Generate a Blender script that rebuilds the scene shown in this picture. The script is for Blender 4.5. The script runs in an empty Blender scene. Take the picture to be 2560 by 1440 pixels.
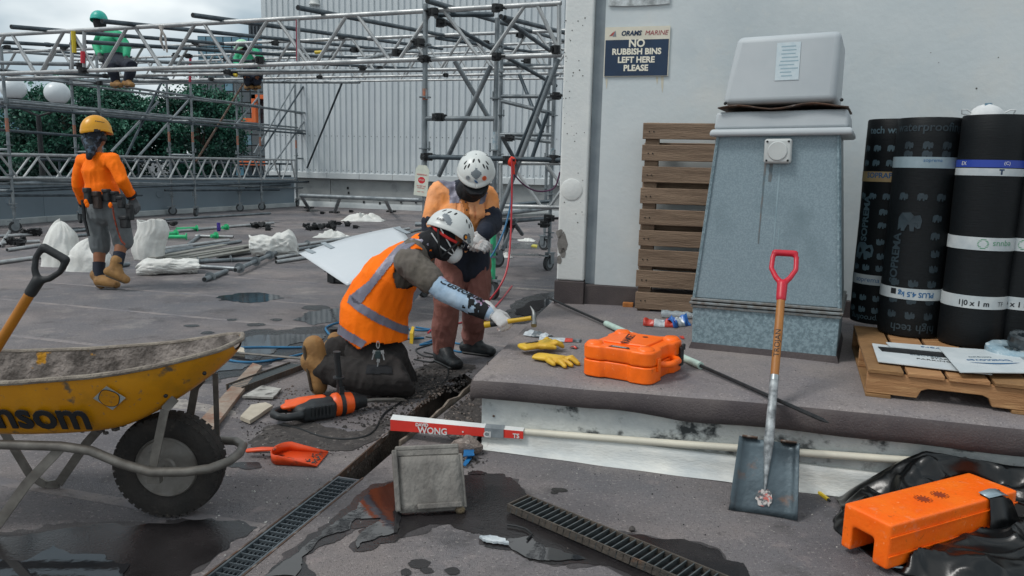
import bpy, bmesh, math, random
from mathutils import Vector, Matrix, noise, geometry
random.seed(7)
SC = bpy.context.scene
COL = SC.collection
R = math.radians
# ------------------------------------------------------------------ camera
CH, FPX, PITCH, ROLL = 1.35, 1900.0, math.atan(305 / 1900.0), 0.024
FW = Vector((0, math.cos(PITCH), -math.sin(PITCH)))
UP0 = Vector((0, math.sin(PITCH), math.cos(PITCH)))
RT = Vector((1, 0, 0)) * math.cos(ROLL) + UP0 * math.sin(ROLL)
UPV = UP0 * math.cos(ROLL) - Vector((1, 0, 0)) * math.sin(ROLL)
CAMP = Vector((0, 0, CH))
cam = bpy.data.cameras.new('camera'); camo = bpy.data.objects.new('camera', cam); COL.objects.link(camo)
cam.sensor_width = 36; cam.lens = 36 * FPX / 2560; cam.clip_end = 2000; cam.clip_start = .05
camo.matrix_world = Matrix((( RT.x, UPV.x, -FW.x, 0), (RT.y, UPV.y, -FW.y, 0), (RT.z, UPV.z, -FW.z, CH), (0, 0, 0, 1)))
SC.camera = camo
# ------------------------------------------------------------------ sky, sun, exposure
SUN_EL, SUN_AZ = R(54), R(-112)          # azimuth measured from +Y towards +X
w = bpy.data.worlds.new('World'); SC.world = w; w.use_nodes = True
nt = w.node_tree; nt.nodes.clear()
out = nt.nodes.new('ShaderNodeOutputWorld'); mixs = nt.nodes.new('ShaderNodeMixShader')
b1 = nt.nodes.new('ShaderNodeBackground'); b2 = nt.nodes.new('ShaderNodeBackground')
sky = nt.nodes.new('ShaderNodeTexSky'); sky.sky_type = 'NISHITA'; sky.sun_disc = False
sky.sun_elevation = SUN_EL; sky.sun_rotation = SUN_AZ
tc = nt.nodes.new('ShaderNodeTexCoord'); mp = nt.nodes.new('ShaderNodeMapping')
mp.inputs['Scale'].default_value = (1, 1, 2.2); mp.inputs['Location'].default_value = (.55, .1, .1)
nz = nt.nodes.new('ShaderNodeTexNoise'); nz.inputs['Scale'].default_value = 2.8; nz.inputs['Detail'].default_value = 5
nz.inputs['Roughness'].default_value = .48
rp = nt.nodes.new('ShaderNodeValToRGB')
rp.color_ramp.elements[0].position = .42; rp.color_ramp.elements[0].color = (.36, .45, .51, 1)
rp.color_ramp.elements[1].position = .58; rp.color_ramp.elements[1].color = (.9, .95, .96, 1)
nt.links.new(tc.outputs['Generated'], mp.inputs[0]); nt.links.new(mp.outputs[0], nz.inputs['Vector'])
nt.links.new(nz.outputs['Fac'], rp.inputs[0]); nt.links.new(rp.outputs[0], b2.inputs[0])
nt.links.new(sky.outputs[0], b1.inputs[0]); b1.inputs[1].default_value = .08; b2.inputs[1].default_value = 1.0
mixs.inputs[0].default_value = .93
nt.links.new(b1.outputs[0], mixs.inputs[1]); nt.links.new(b2.outputs[0], mixs.inputs[2]); nt.links.new(mixs.outputs[0], out.inputs[0])
sl = bpy.data.lights.new('sun', 'SUN'); sl.energy = 1.5; sl.angle = R(14); sl.color = (1, .97, .93)
so = bpy.data.objects.new('sun', sl); COL.objects.link(so)
sd = Vector((math.sin(SUN_AZ) * math.cos(SUN_EL), math.cos(SUN_AZ) * math.cos(SUN_EL), math.sin(SUN_EL)))
so.rotation_euler = sd.to_track_quat('Z', 'Y').to_euler()
SC.view_settings.view_transform = 'Standard'; SC.view_settings.look = 'None'
SC.view_settings.exposure = 0.22; SC.view_settings.gamma = 1
SC.render.resolution_x = 1024; SC.render.resolution_y = 576
SC.render.engine = 'CYCLES'
# ------------------------------------------------------------------ measuring helpers (pixel of the 2560x1440 photograph -> world)
def ray(x, y): return FW + RT * ((x - 1280) / FPX) + UPV * ((720 - y) / FPX)
def G(x, y, z=0.0):
    r = ray(x, y); return CAMP + r * ((z - CH) / r.z)
def P(x, y, Y):
    r = ray(x, y); return CAMP + r * (Y / r.y)
def VW(x, y, A, d):                     # on the vertical plane through A along d
    n = Vector((d.y, -d.x, 0)); r = ray(x, y); return CAMP + r * ((A - CAMP).dot(n) / r.dot(n))
def PJ(p):
    d = p - CAMP; z = d.dot(FW); return 1280 + FPX * d.dot(RT) / z, 720 - FPX * d.dot(UPV) / z
def frame(o, ex, ez=Vector((0, 0, 1))):  # matrix with x axis ex, z near ez
    ex = Vector(ex).normalized(); ez = Vector(ez); ey = ez.cross(ex).normalized(); ez = ex.cross(ey).normalized()
    return Matrix(((ex.x, ey.x, ez.x, o[0]), (ex.y, ey.y, ez.y, o[1]), (ex.z, ey.z, ez.z, o[2]), (0, 0, 0, 1)))
def TR(x, y, z): return Matrix.Translation((x, y, z))
def RX(a): return Matrix.Rotation(R(a), 4, 'X')
def RY(a): return Matrix.Rotation(R(a), 4, 'Y')
def RZ(a): return Matrix.Rotation(R(a), 4, 'Z')
# ------------------------------------------------------------------ materials
def hexc(h):
    v = [int(h[i:i + 2], 16) / 255 for i in (0, 2, 4)]
    return tuple((c / 12.92 if c <= .04045 else ((c + .055) / 1.055) ** 2.4) for c in v)
MATS = {}
def mat(name, c, c2=None, scale=8, rough=.6, metal=0, bump=0, bscale=60, detail=4, lo=.35, hi=.65, spec=.5, stretch=None,
        c3=None, s3=40, lo3=.6, hi3=.7, trans=0, rvar=0, alpha=1, coat=0, sss=0):
    """procedural Principled: two colours mixed by noise, a third one in spots, bump from a finer noise"""
    if name in MATS: return MATS[name]
    m = bpy.data.materials.new(name); m.use_nodes = True; n = m.node_tree.nodes; l = m.node_tree.links
    b = n['Principled BSDF']; c = hexc(c) if isinstance(c, str) else c
    b.inputs['Roughness'].default_value = rough; b.inputs['Metallic'].default_value = metal
    b.inputs['Specular IOR Level'].default_value = spec; b.inputs['Coat Weight'].default_value = coat
    if trans: b.inputs['Transmission Weight'].default_value = trans
    if alpha < 1: b.inputs['Alpha'].default_value = alpha
    tcn = n.new('ShaderNodeTexCoord'); src = tcn.outputs['Object']
    if stretch:
        mpn = n.new('ShaderNodeMapping'); mpn.inputs['Scale'].default_value = stretch; l.new(src, mpn.inputs[0]); src = mpn.outputs[0]
    col = None
    def nzr(sc, det, a, z):
        t = n.new('ShaderNodeTexNoise'); t.inputs['Scale'].default_value = sc; t.inputs['Detail'].default_value = det
        t.inputs['Roughness'].default_value = .6
        l.new(src, t.inputs['Vector']); r_ = n.new('ShaderNodeMapRange')
        r_.inputs['From Min'].default_value = a; r_.inputs['From Max'].default_value = z; l.new(t.outputs['Fac'], r_.inputs[0]); return r_.outputs[0]
    b.inputs['Base Color'].default_value = (*c, 1)
    if c2:
        c2 = hexc(c2) if isinstance(c2, str) else c2
        f = nzr(scale, detail, lo, hi); mx = n.new('ShaderNodeMix'); mx.data_type = 'RGBA'
        l.new(f, mx.inputs[0]); mx.inputs[6].default_value = (*c, 1); mx.inputs[7].default_value = (*c2, 1); col = mx.outputs[2]
        if rvar:
            rr = n.new('ShaderNodeMapRange'); rr.inputs['To Min'].default_value = rough; rr.inputs['To Max'].default_value = rough + rvar
            l.new(f, rr.inputs[0]); l.new(rr.outputs[0], b.inputs['Roughness'])
    if c3:
        c3 = hexc(c3) if isinstance(c3, str) else c3
        f = nzr(s3, 5, lo3, hi3); mx = n.new('ShaderNodeMix'); mx.data_type = 'RGBA'; l.new(f, mx.inputs[0])
        if col: l.new(col, mx.inputs[6])
        else: mx.inputs[6].default_value = (*c, 1)
        mx.inputs[7].default_value = (*c3, 1); col = mx.outputs[2]
    if col: l.new(col, b.inputs['Base Color'])
    if bump:
        t = n.new('ShaderNodeTexNoise'); t.inputs['Scale'].default_value = bscale; t.inputs['Detail'].default_value = 5
        l.new(src, t.inputs['Vector']); bp = n.new('ShaderNodeBump'); bp.inputs['Strength'].default_value = bump; bp.inputs['Distance'].default_value = .02
        l.new(t.outputs['Fac'], bp.inputs['Height']); l.new(bp.outputs[0], b.inputs['Normal'])
    MATS[name] = m; return m
# ------------------------------------------------------------------ mesh builder
class MB:
    def __init__(s, M=None): s.v = []; s.f = []; s.mi = []; s.M = M; s.m = 0
    def add(s, vs, fs):
        o = len(s.v)
        s.v += [(s.M @ Vector(p)) if s.M else Vector(p) for p in vs]
        for f in fs: s.f.append([i + o for i in f]); s.mi.append(s.m)
        return s
    def box(s, c, d, M=None):
        x, y, z = d[0] / 2, d[1] / 2, d[2] / 2; c = Vector(c)
        vs = [Vector((a * x, b * y, e * z)) for a in (-1, 1) for b in (-1, 1) for e in (-1, 1)]
        if M: vs = [M.to_3x3() @ p for p in vs]
        return s.add([c + p for p in vs], [(0, 1, 3, 2), (4, 6, 7, 5), (0, 4, 5, 1), (2, 3, 7, 6), (0, 2, 6, 4), (1, 5, 7, 3)])
    def hexa(s, a, b):                     # two quads (bottom, top), same winding seen from above ccw
        return s.add(list(a) + list(b), [(3, 2, 1, 0), (4, 5, 6, 7), (0, 1, 5, 4), (1, 2, 6, 5), (2, 3, 7, 6), (3, 0, 4, 7)])
    def bar(s, p, q, wd, h, up=(0, 0, 1)):  # rectangular bar from p to q
        p, q = Vector(p), Vector(q); d = (q - p).normalized(); u = Vector(up)
        sd_ = d.cross(u).normalized(); u = sd_.cross(d)
        a = [p + sd_ * (i * wd / 2) + u * (j * h / 2) for i, j in ((-1, -1), (1, -1), (1, 1), (-1, 1))]
        b = [q + sd_ * (i * wd / 2) + u * (j * h / 2) for i, j in ((-1, -1), (1, -1), (1, 1), (-1, 1))]
        return s.add(a + b, [(0, 1, 2, 3), (7, 6, 5, 4), (0, 4, 5, 1), (1, 5, 6, 2), (2, 6, 7, 3), (3, 7, 4, 0)])
    def rings(s, rs, cap=True, closed=False):
        n = len(rs[0]); vs = [p for r_ in rs for p in r_]; fs = []
        k = len(rs)
        for i in range(k if closed else k - 1):
            j = (i + 1) % k
            for a in range(n):
                b = (a + 1) % n; fs.append((i * n + a, i * n + b, j * n + b, j * n + a))
        if cap and not closed: fs.append(list(range(n))[::-1]); fs.append([(k - 1) * n + i for i in range(n)])
        return s.add(vs, fs)
    def tube(s, pts, r, n=10, cap=True, closed=False, side=None):   # r: number, list, or list of (a,b)
        pts = [Vector(p) for p in pts]; k = len(pts); rs = []
        rad = r if isinstance(r, (list, tuple)) else [r] * k
        prev = None
        for i, p in enumerate(pts):
            a = pts[(i - 1) % k] if (closed or i > 0) else p; b = pts[(i + 1) % k] if (closed or i < k - 1) else p
            t = (b - a)
            t = t.normalized() if t.length > 1e-9 else Vector((0, 0, 1))
            if side is not None: x = Vector(side)
            elif prev is None: x = Vector((0, 0, 1)) if abs(t.z) < .9 else Vector((1, 0, 0))
            else: x = prev
            x = (x - t * x.dot(t)); x = x.normalized() if x.length > 1e-6 else t.orthogonal().normalized()
            prev = x; y = t.cross(x)
            ra, rb = rad[i] if isinstance(rad[i], (list, tuple)) else (rad[i], rad[i])
            rs.append([p + x * (ra * math.cos(2 * math.pi * q / n)) + y * (rb * math.sin(2 * math.pi * q / n)) for q in range(n)])
        return s.rings(rs, cap, closed)
    def capsule(s, pts, r, n=12, side=None):   # tube with rounded ends (for unions)
        pts = [Vector(p) for p in pts]; rad = list(r) if isinstance(r, (list, tuple)) else [r] * len(pts)
        def mul(q, k): return (q[0] * k, q[1] * k) if isinstance(q, (list, tuple)) else q * k
        def mean(q): return min(q) if isinstance(q, (list, tuple)) else q
        d0 = (pts[0] - pts[1]).normalized(); d1 = (pts[-1] - pts[-2]).normalized()
        A = [(pts[0] + d0 * mean(rad[0]) * math.sin(a), mul(rad[0], math.cos(a))) for a in (1.45, 1.0, .5)]
        B = [(pts[-1] + d1 * mean(rad[-1]) * math.sin(a), mul(rad[-1], math.cos(a))) for a in (.5, 1.0, 1.45)]
        return s.tube([p for p, _ in A] + pts + [p for p, _ in B], [q for _, q in A] + rad + [q for _, q in B], n, True, False, side)
    def ball(s, c, r, n=14, M=None):
        r = (r, r, r) if not isinstance(r, (list, tuple)) else r; c = Vector(c); rs = []; m = n // 2
        for i in range(m + 1):
            th = math.pi * (i + .0) / m; th = min(max(th, .05), math.pi - .05)
            ring = [Vector((r[0] * math.sin(th) * math.cos(2 * math.pi * q / n), r[1] * math.sin(th) * math.sin(2 * math.pi * q / n), -r[2] * math.cos(th))) for q in range(n)]
            rs.append([c + (M.to_3x3() @ p if M else p) for p in ring])
        return s.rings(rs)
    def lathe(s, prof, n=24, o=(0, 0, 0)):   # (r,z) profile about z
        o = Vector(o)
        return s.rings([[o + Vector((r_ * math.cos(2 * math.pi * q / n), r_ * math.sin(2 * math.pi * q / n), z)) for q in range(n)] for r_, z in prof])
    def prism(s, poly, z0, z1):              # 2-D polygon extruded in z
        k = len(poly); vs = [(x, y, z0) for x, y in poly] + [(x, y, z1) for x, y in poly]
        return s.add(vs, [list(range(k))[::-1], [k + i for i in range(k)]] + [(i, (i + 1) % k, k + (i + 1) % k, k + i) for i in range(k)])
    def sheet(s, g, thick=0):                # grid of points g[i][j]
        a, b = len(g), len(g[0]); vs = [p for r_ in g for p in r_]
        return s.add(vs, [(i * b + j, i * b + j + 1, (i + 1) * b + j + 1, (i + 1) * b + j) for i in range(a - 1) for j in range(b - 1)])
    def mesh(s, name, mats, smooth=True, ang=40):
        me = bpy.data.meshes.new(name); me.from_pydata([tuple(p) for p in s.v], [], s.f)
        mats = mats if isinstance(mats, (list, tuple)) else [mats]
        for m in mats: me.materials.append(m)
        if len(mats) > 1: me.polygons.foreach_set('material_index', s.mi)
        bm = bmesh.new(); bm.from_mesh(me); bmesh.ops.recalc_face_normals(bm, faces=bm.faces)
        if smooth:
            for f in bm.faces: f.smooth = True
            for e in bm.edges:
                if len(e.link_faces) == 2 and e.calc_face_angle(0) > R(ang): e.smooth = False
        bm.to_mesh(me); bm.free(); return me
    def build(s, name, mats, parent=None, smooth=True, bevel=0, solid=0, sub=0, ang=40, seg=2):
        me = s.mesh(name, mats, smooth, ang); return put(name, me, parent, bevel, solid, sub, seg)
def put(name, me, parent=None, bevel=0, solid=0, sub=0, seg=2):
    o = bpy.data.objects.new(name, me); COL.objects.link(o)
    if parent is not None:
        o.parent = parent
        o.matrix_parent_inverse = WM(parent).inverted()
    if solid: m = o.modifiers.new('solid', 'SOLIDIFY'); m.thickness = solid; m.offset = 0
    if sub: m = o.modifiers.new('sub', 'SUBSURF'); m.levels = sub; m.render_levels = sub
    if bevel: m = o.modifiers.new('bevel', 'BEVEL'); m.width = bevel; m.segments = seg; m.limit_method = 'ANGLE'; m.harden_normals = False
    return o
def WM(o):
    m = Matrix.LocRotScale(o.location, o.rotation_euler, o.scale)
    return (WM(o.parent) @ o.matrix_parent_inverse @ m) if o.parent else m
def tag(o, label, cat, group=None):
    o['label'] = label; o['category'] = cat
    if group: o['group'] = group
    return o
def st(o, kind='structure'): o['kind'] = kind; return o
def thing(name, label, cat, loc, group=None):
    o = bpy.data.objects.new(name, None); COL.objects.link(o); o.location = loc; o.empty_display_size = .1
    return tag(o, label, cat, group)
def obj_at(name, me, parent, M):      # shared mesh placed by a world matrix
    o = bpy.data.objects.new(name, me); COL.objects.link(o)
    if parent is not None: o.parent = parent; o.matrix_parent_inverse = WM(parent).inverted()
    o.matrix_basis = M; return o
def voxel(mb, name, mats, size, parent=None, smooth=6, wr=0, wscale=9, amp2=0, seed=0, dec=0, sm=.6):
    """union of overlapping closed shapes -> one continuous skin"""
    me = bpy.data.meshes.new('tmp'); me.from_pydata([tuple(p) for p in mb.v], [], mb.f)
    bm = bmesh.new(); bm.from_mesh(me); bmesh.ops.recalc_face_normals(bm, faces=bm.faces); bm.to_mesh(me); bm.free()
    o = bpy.data.objects.new('tmp', me); COL.objects.link(o)
    m = o.modifiers.new('r', 'REMESH'); m.mode = 'VOXEL'; m.voxel_size = size; m.use_smooth_shade = True
    m = o.modifiers.new('s', 'SMOOTH'); m.iterations = smooth; m.factor = sm
    if dec: m = o.modifiers.new('d', 'DECIMATE'); m.ratio = dec
    dg = bpy.context.evaluated_depsgraph_get(); me2 = bpy.data.meshes.new_from_object(o.evaluated_get(dg))
    bpy.data.objects.remove(o); bpy.data.meshes.remove(me); me2.name = name
    if wr:
        nrm = [v.normal.copy() for v in me2.vertices]
        for v, nn in zip(me2.vertices, nrm):
            q = v.co * wscale + Vector((seed * 3.1, seed * 1.7, seed))
            a = noise.noise(q) ; b_ = noise.noise(Vector((q.x * 2.3, q.y * 2.3, q.z * .9)) + Vector((9, 4, 2)))
            v.co += nn * (wr * (a * .6 + (1 - abs(b_) * 2.2) * .5))
    me2.materials.clear()
    for mm in (mats if isinstance(mats, (list, tuple)) else [mats]): me2.materials.append(mm)
    me2.polygons.foreach_set('use_smooth', [True] * len(me2.polygons))
    return put(name, me2, parent)
def text(name, body, size, m, M, parent, align='CENTER', bend=0, ext=.0006, shear=0, sx=1, space=1, bold=0, vbend=0):
    """flat lettering; M places its x/y plane; bend > 0 wraps x round a cylinder whose axis is local y"""
    c = bpy.data.curves.new('t', 'FONT'); c.body = body; c.size = size; c.align_x = align; c.align_y = 'CENTER'; c.shear = shear
    c.space_character = space; c.offset = bold; c.resolution_u = 3; c.extrude = ext if not (bend or vbend) else 0
    o = bpy.data.objects.new('t', c); COL.objects.link(o); dg = bpy.context.evaluated_depsgraph_get()
    me = bpy.data.meshes.new_from_object(o.evaluated_get(dg)); bpy.data.objects.remove(o); bpy.data.curves.remove(c)
    if bend or vbend:
        bm = bmesh.new(); bm.from_mesh(me); bmesh.ops.triangulate(bm, faces=bm.faces)
        bmesh.ops.subdivide_edges(bm, edges=[e for e in bm.edges if e.calc_length() > size * .25], cuts=2); bm.to_mesh(me); bm.free()
    for v in me.vertices:
        x, y, z = v.co; x *= sx
        if vbend: a = y / vbend; v.co = M @ Vector((x, vbend * math.sin(a), vbend * math.cos(a)))
        elif bend: a = x / bend; v.co = M @ Vector((bend * math.sin(a), y, bend * math.cos(a)))
        else: v.co = M @ Vector((x, y, z))
    me.materials.clear(); me.materials.append(m); me.name = name
    return put(name, me, parent)
# ================================================================== materials shared
M_deck = mat('deck_membrane', '948a87', '706e72', .9, .78, bump=.8, bscale=240, c3='b5aeaa', s3=150, lo3=.58, hi3=.72, spec=.35, detail=9, lo=.34, hi=.66)
M_deck2 = mat('platform_membrane', '928985', '706d72', 2.0, .8, bump=.5, bscale=230, c3='8f8a8a', s3=190, lo3=.6, hi3=.74, spec=.28, detail=7, lo=.3, hi=.72)
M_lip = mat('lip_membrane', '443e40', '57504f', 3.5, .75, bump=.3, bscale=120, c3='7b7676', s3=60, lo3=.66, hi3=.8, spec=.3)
M_white = mat('white_render', 'd2d4d0', 'b7bcbc', 5, .7, bump=.25, bscale=60, c3='33383a', s3=4.2, lo3=.565, hi3=.63, stretch=(1, 1, 1.3))
M_white2 = mat('white_render_fillet', 'dcdcd6', 'bfc4c4', 4, .7, bump=.2, bscale=40, c3='a39d90', s3=9, lo3=.66, hi3=.8, stretch=(1, 1, 3))
M_wall = mat('painted_concrete_wall', 'cfd4d4', 'bec7ca', .7, .65, bump=.1, bscale=25, c3='cfd1ce', s3=2.6, lo3=.5, hi3=.75, detail=6, lo=.3, hi=.7)
M_col = mat('pitted_column_paint', 'd9dbd8', 'cdd1d0', 3, .7, bump=.12, bscale=40, c3='6f6e6a', s3=26, lo3=.735, hi3=.76)
M_joint = mat('grey_sealant', '8d969b', '7d868c', 6, .6)
M_clad = mat('cladding_paint', 'c9cfd1', 'bfc6ca', .8, .45, bump=.03, spec=.4)
M_conc = mat('pale_concrete', '9fa2a1', '8b8f90', 1.2, .85, bump=.2, bscale=30, c3='777a7b', s3=3, lo3=.6, hi3=.8)
M_para = mat('parapet_blue_grey', '7e8b94', '74838d', .6, .55, bump=.04, bscale=30)
M_kerb = mat('kerb_paint', 'b6bbbb', 'a3a9ab', 3, .7)
M_galv = mat('galvanised_tube', '8b9194', '6c7479', 5, .42, metal=.55, bump=.08, bscale=80, c3='a9aeae', s3=18, lo3=.6, hi3=.8, rvar=.2)
M_galvd = mat('dark_tube', '4f5a61', '3a444b', 5, .45, metal=.5, bump=.08, bscale=80, rvar=.2)
M_galvl = mat('aluminium_tube', 'b4b6b6', '979b9d', 6, .38, metal=.5, bump=.06, bscale=90, c3='cfcfcc', s3=22, lo3=.6, hi3=.75, rvar=.15)
M_black = mat('black_rubber', '17191b', '232628', 20, .6, bump=.1, bscale=120)
M_blkst = mat('black_steel', '1d2023', '2c2d2e', 30, .5, metal=.4, bump=.2, bscale=150)
M_rust = mat('rusty_steel', '4a4039', '62493a', 14, .75, metal=.3, bump=.3, bscale=120, c3='8f8a85', s3=20, lo3=.55, hi3=.7)
M_dirt = mat('dark_rubble', '3d3a39', '57524f', 30, .95, bump=.6, bscale=200)
def grime(m_, scale, col, lo, hi, fac, detail=8):
    """a second, larger layer of dirt mixed over a material's colour"""
    n = m_.node_tree.nodes; l = m_.node_tree.links; b = n['Principled BSDF']; src = b.inputs['Base Color'].links[0].from_socket
    tcn = n.new('ShaderNodeTexCoord'); t = n.new('ShaderNodeTexNoise'); t.inputs['Scale'].default_value = scale; t.inputs['Detail'].default_value = detail; t.inputs['Roughness'].default_value = .65
    l.new(tcn.outputs['Object'], t.inputs['Vector']); r_ = n.new('ShaderNodeMapRange'); r_.inputs['From Min'].default_value = lo; r_.inputs['From Max'].default_value = hi; r_.inputs['To Max'].default_value = fac
    l.new(t.outputs['Fac'], r_.inputs[0]); mx = n.new('ShaderNodeMix'); mx.data_type = 'RGBA'; l.new(r_.outputs[0], mx.inputs[0]); l.new(src, mx.inputs[6]); mx.inputs[7].default_value = (*hexc(col), 1); l.new(mx.outputs[2], b.inputs['Base Color'])
grime(M_deck, .35, '666a72', .45, .62, .6); grime(M_deck, 1.0, '625e61', .5, .62, .55); grime(M_deck, 1.7, 'a8a09a', .57, .7, .6); grime(M_deck, 2.6, '474444', .57, .68, .6); grime(M_deck, 5.5, 'aa9d99', .58, .72, .55); grime(M_deck, 14, '4f4b4b', .62, .7, .5); grime(M_deck, 85, '4a4646', .56, .63, .55, 3); grime(M_deck, 60, 'b9b1ac', .6, .66, .5, 3)
grime(M_deck2, 1.3, '8f8580', .55, .75, .6); grime(M_deck2, 7, '5a5556', .6, .72, .6); grime(M_deck2, 95, '4d4949', .56, .63, .5, 3); grime(M_deck2, 70, 'b5adaa', .6, .66, .45, 3); grime(M_lip, 6, '6a6461', .6, .75, .5)
grime(M_wall, .45, '9aa7ad', .45, .7, .6); grime(M_wall, 3.5, 'd6d4cc', .62, .72, .5); grime(M_clad, .25, 'a5adb3', .45, .7, .6); grime(M_conc, 1.2, '6f7372', .55, .7, .6); grime(M_white, 2.2, '8f918d', .5, .72, .65); grime(M_white, 11, '5e605d', .6, .7, .6); grime(M_white2, 2.4, 'a3a19a', .5, .72, .65); grime(M_white2, 13, '77746e', .64, .72, .6)
# ================================================================== ground and deck with the drain slot
g = MB(); g.add([(-400, -400, -.8), (400, -400, -.8), (400, 400, -.8), (-400, 400, -.8)], [(0, 1, 2, 3)])
st(g.build('ground', mat('street_asphalt', '4c4f52', '3f4245', .3, .9)))
d0 = (G(846, 1188) - G(514, 1439)); d0.z = 0; DV = d0.normalized(); DU = Vector((DV.y, -DV.x, 0))   # along / across the drain
LA, RA = G(846, 1188), G(908, 1195)
Lnear = LA - DV * 1.9; Rnear = LA + DU * ((RA - LA).dot(DU)) - DV * 1.9; RA = Rnear + DV * (1.9 + (RA - LA).dot(DV))
Lfar = G(1150, 925); Rmid = G(985, 1128); Rfar = G(1197, 962)
slot = [Lnear, Rnear, RA, Rmid, Rfar, Lfar, LA]
outer = [Vector((-24, -6, 0)), Vector((14, -6, 0)), Vector((14, 25, 0)), Vector((-24, 25, 0))]
pts = outer + slot
tri = geometry.tessellate_polygon([outer, slot])
dk = MB(); dk.add(pts, tri); o = dk.build('deck', M_deck, smooth=False); st(o)
for p in o.data.polygons:
    if p.normal.z < 0: p.flip()
DEP = .17
tw = MB(); k = len(slot)
tw.add([Vector((p.x, p.y, -.0005)) for p in slot] + [Vector((p.x, p.y, -DEP)) for p in slot], [(i, (i + 1) % k, k + (i + 1) % k, k + i) for i in range(k)] + [[k + i for i in range(k)]])
st(tw.build('drain_channel', mat('wet_channel', '3a3430', '57504a', 9, .5, bump=.5, bscale=60, c3='221f1e', s3=5, lo3=.5, hi3=.62), smooth=False))
# ================================================================== platform (raised plinth)
PZ = .335
B1, B2 = G(1210, 1116), G(1995, 1219); U = (B2 - B1).normalized(); V = Vector((-U.y, U.x, 0))
C0 = B1.copy(); CR = B1 + U * 3.4
TL = G(1395, 757, .352); TL.z = 0                       # back left corner at the wall
LD = (TL - C0).normalized()
back = 3.3
def PZf(s): return .352 + .036 * min(1, max(0, s / 1.5))
def GP(x, y, dz=0.0):                  # pixel on the gently sloping platform top
    z = PZ
    for _ in range(12): z = PZf((G(x, y, z) - C0).dot(U)) + dz
    return G(x, y, z)
def pl(s, t, z):                                      # s along the front, t back along the left side
    p = C0 + U * s + LD * t; return Vector((p.x, p.y, z))
plat = thing('platform', 'raised concrete platform with grey membrane top and white painted front', 'platform', C0); del plat['category']; del plat['label']; st(plat)
m = MB(); m.hexa([pl(.0, .012, .09), pl(3.6, .012, .09), pl(3.6, back, .09), pl(.0, back, .09)], [pl(.0, .012, .262), pl(3.6, .012, .262), pl(3.6, back, .262), pl(.0, back, .262)])
m.build('upper_face', M_white, plat, smooth=False)
m = MB()                                              # coved fillet at the foot of the wall
def prof_sweep(mb, prof, s0, s1, n):
    rows = []
    for i in range(n + 1):
        s_ = s0 + (s1 - s0) * i / n
        rows.append([pl(s_, t + .004 * noise.noise(Vector((s_ * 3, z * 9, 1))), z + .004 * noise.noise(Vector((s_ * 4, z * 7, 5)))) for t, z in prof])
    mb.sheet(rows)
prof_sweep(m, [(.05, .112), (-.008, .11), (-.016, .1), (-.018, .07), (-.022, .04), (-.034, .018), (-.05, .002)], -.005, 3.6, 60)
fil = m.build('foot_fillet', M_white2, plat)
m = MB(); rows = []                                   # left end of the same wall
for t in (.0, .3, 1.2, back): rows.append([pl(-.02, t, .112), pl(-.03, t, .06), pl(-.05, t, 0)])
m.sheet(rows); m.build('side_fillet', M_white2, plat)
m = MB(); rows = []                                   # membrane cap: top surface rolled over the front and the left edge
N1, N2 = 90, 36
def lipz(s_): return .105 + .022 * min(1, max(0, (s_ - .62) / .3)) + .012 * noise.noise(Vector((s_ * 2.1, 3, 0)))
for i in range(N1 + 1):
    s_ = -.055 + 3.655 * (i / N1) ** 1.0; row = []; PZ = PZf(s_)
    lz = lipz(s_)
    bulge = .012 * noise.noise(Vector((s_ * 2.5, 0, 2)))
    for t, z in [(.0, PZ - lz), (-.022 + bulge, PZ - lz * .99), (-.036 + bulge, PZ - lz * .93), (-.042 + bulge * .9, PZ - lz * .7), (-.042 + bulge * .6, PZ - lz * .5), (-.036 + bulge * .4, PZ - .034), (-.024 + bulge * .2, PZ - .016), (-.004, PZ - .006), (.025, PZ - .001), (.06, PZ), (.25, PZ), (.7, PZ), (1.4, PZ), (back, PZ)]:
        row.append(pl(s_, t, z + (.004 * noise.noise(Vector((s_ * 3, t * 3, 0))) if t < .6 else 0)))
    if i == 0: row = [Vector((p.x, p.y, p.z - .004)) for p in row]
    rows.append(row)
s_ = -.068; PZ = PZf(0); rows.insert(0, [Vector((*pl(s_, t, 0).to_2d(), z)) for t, z in [(-.0, PZ - .12), (-.015, PZ - .12), (-.022, PZ - .11), (-.028, PZ - .085), (-.028, PZ - .06), (-.022, PZ - .045), (-.012, PZ - .035), (0, PZ - .026), (.025, PZ - .021), (.06, PZ - .02), (.25, PZ - .02), (.7, PZ - .02), (1.4, PZ - .02), (back, PZ - .02)]])
rows.insert(0, [pl(-.062, max(t, -.02), PZ - .13) for t in (-.02, -.02, -.02, -.02, -.02, -.02, -.01, 0, .025, .06, .25, .7, 1.4, back)])
PZ = .335
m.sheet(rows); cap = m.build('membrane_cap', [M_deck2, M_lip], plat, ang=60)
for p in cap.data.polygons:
    if p.center.z < PZf((p.center - C0).dot(U)) - .022: p.material_index = 1  # front lip takes a darker membrane colour, partly painting in its shade
m = MB(); m.hexa([pl(-.02, .02, .02), pl(3.6, .02, .02), pl(3.6, back, .02), pl(-.02, back, .02)], [pl(-.02, .02, .3), pl(3.6, .02, .3), pl(3.6, back, .3), pl(-.02, back, .3)])
m.build('core', M_white, plat, smooth=False)
m = MB()                                              # cracked joint lines and bolts on the white face
for px, py in ((1234, 1040),): m.ball(VW(px, py, pl(0, .01, 0), U), .006, 8)
m.build('bolt', M_rust, plat)
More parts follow.
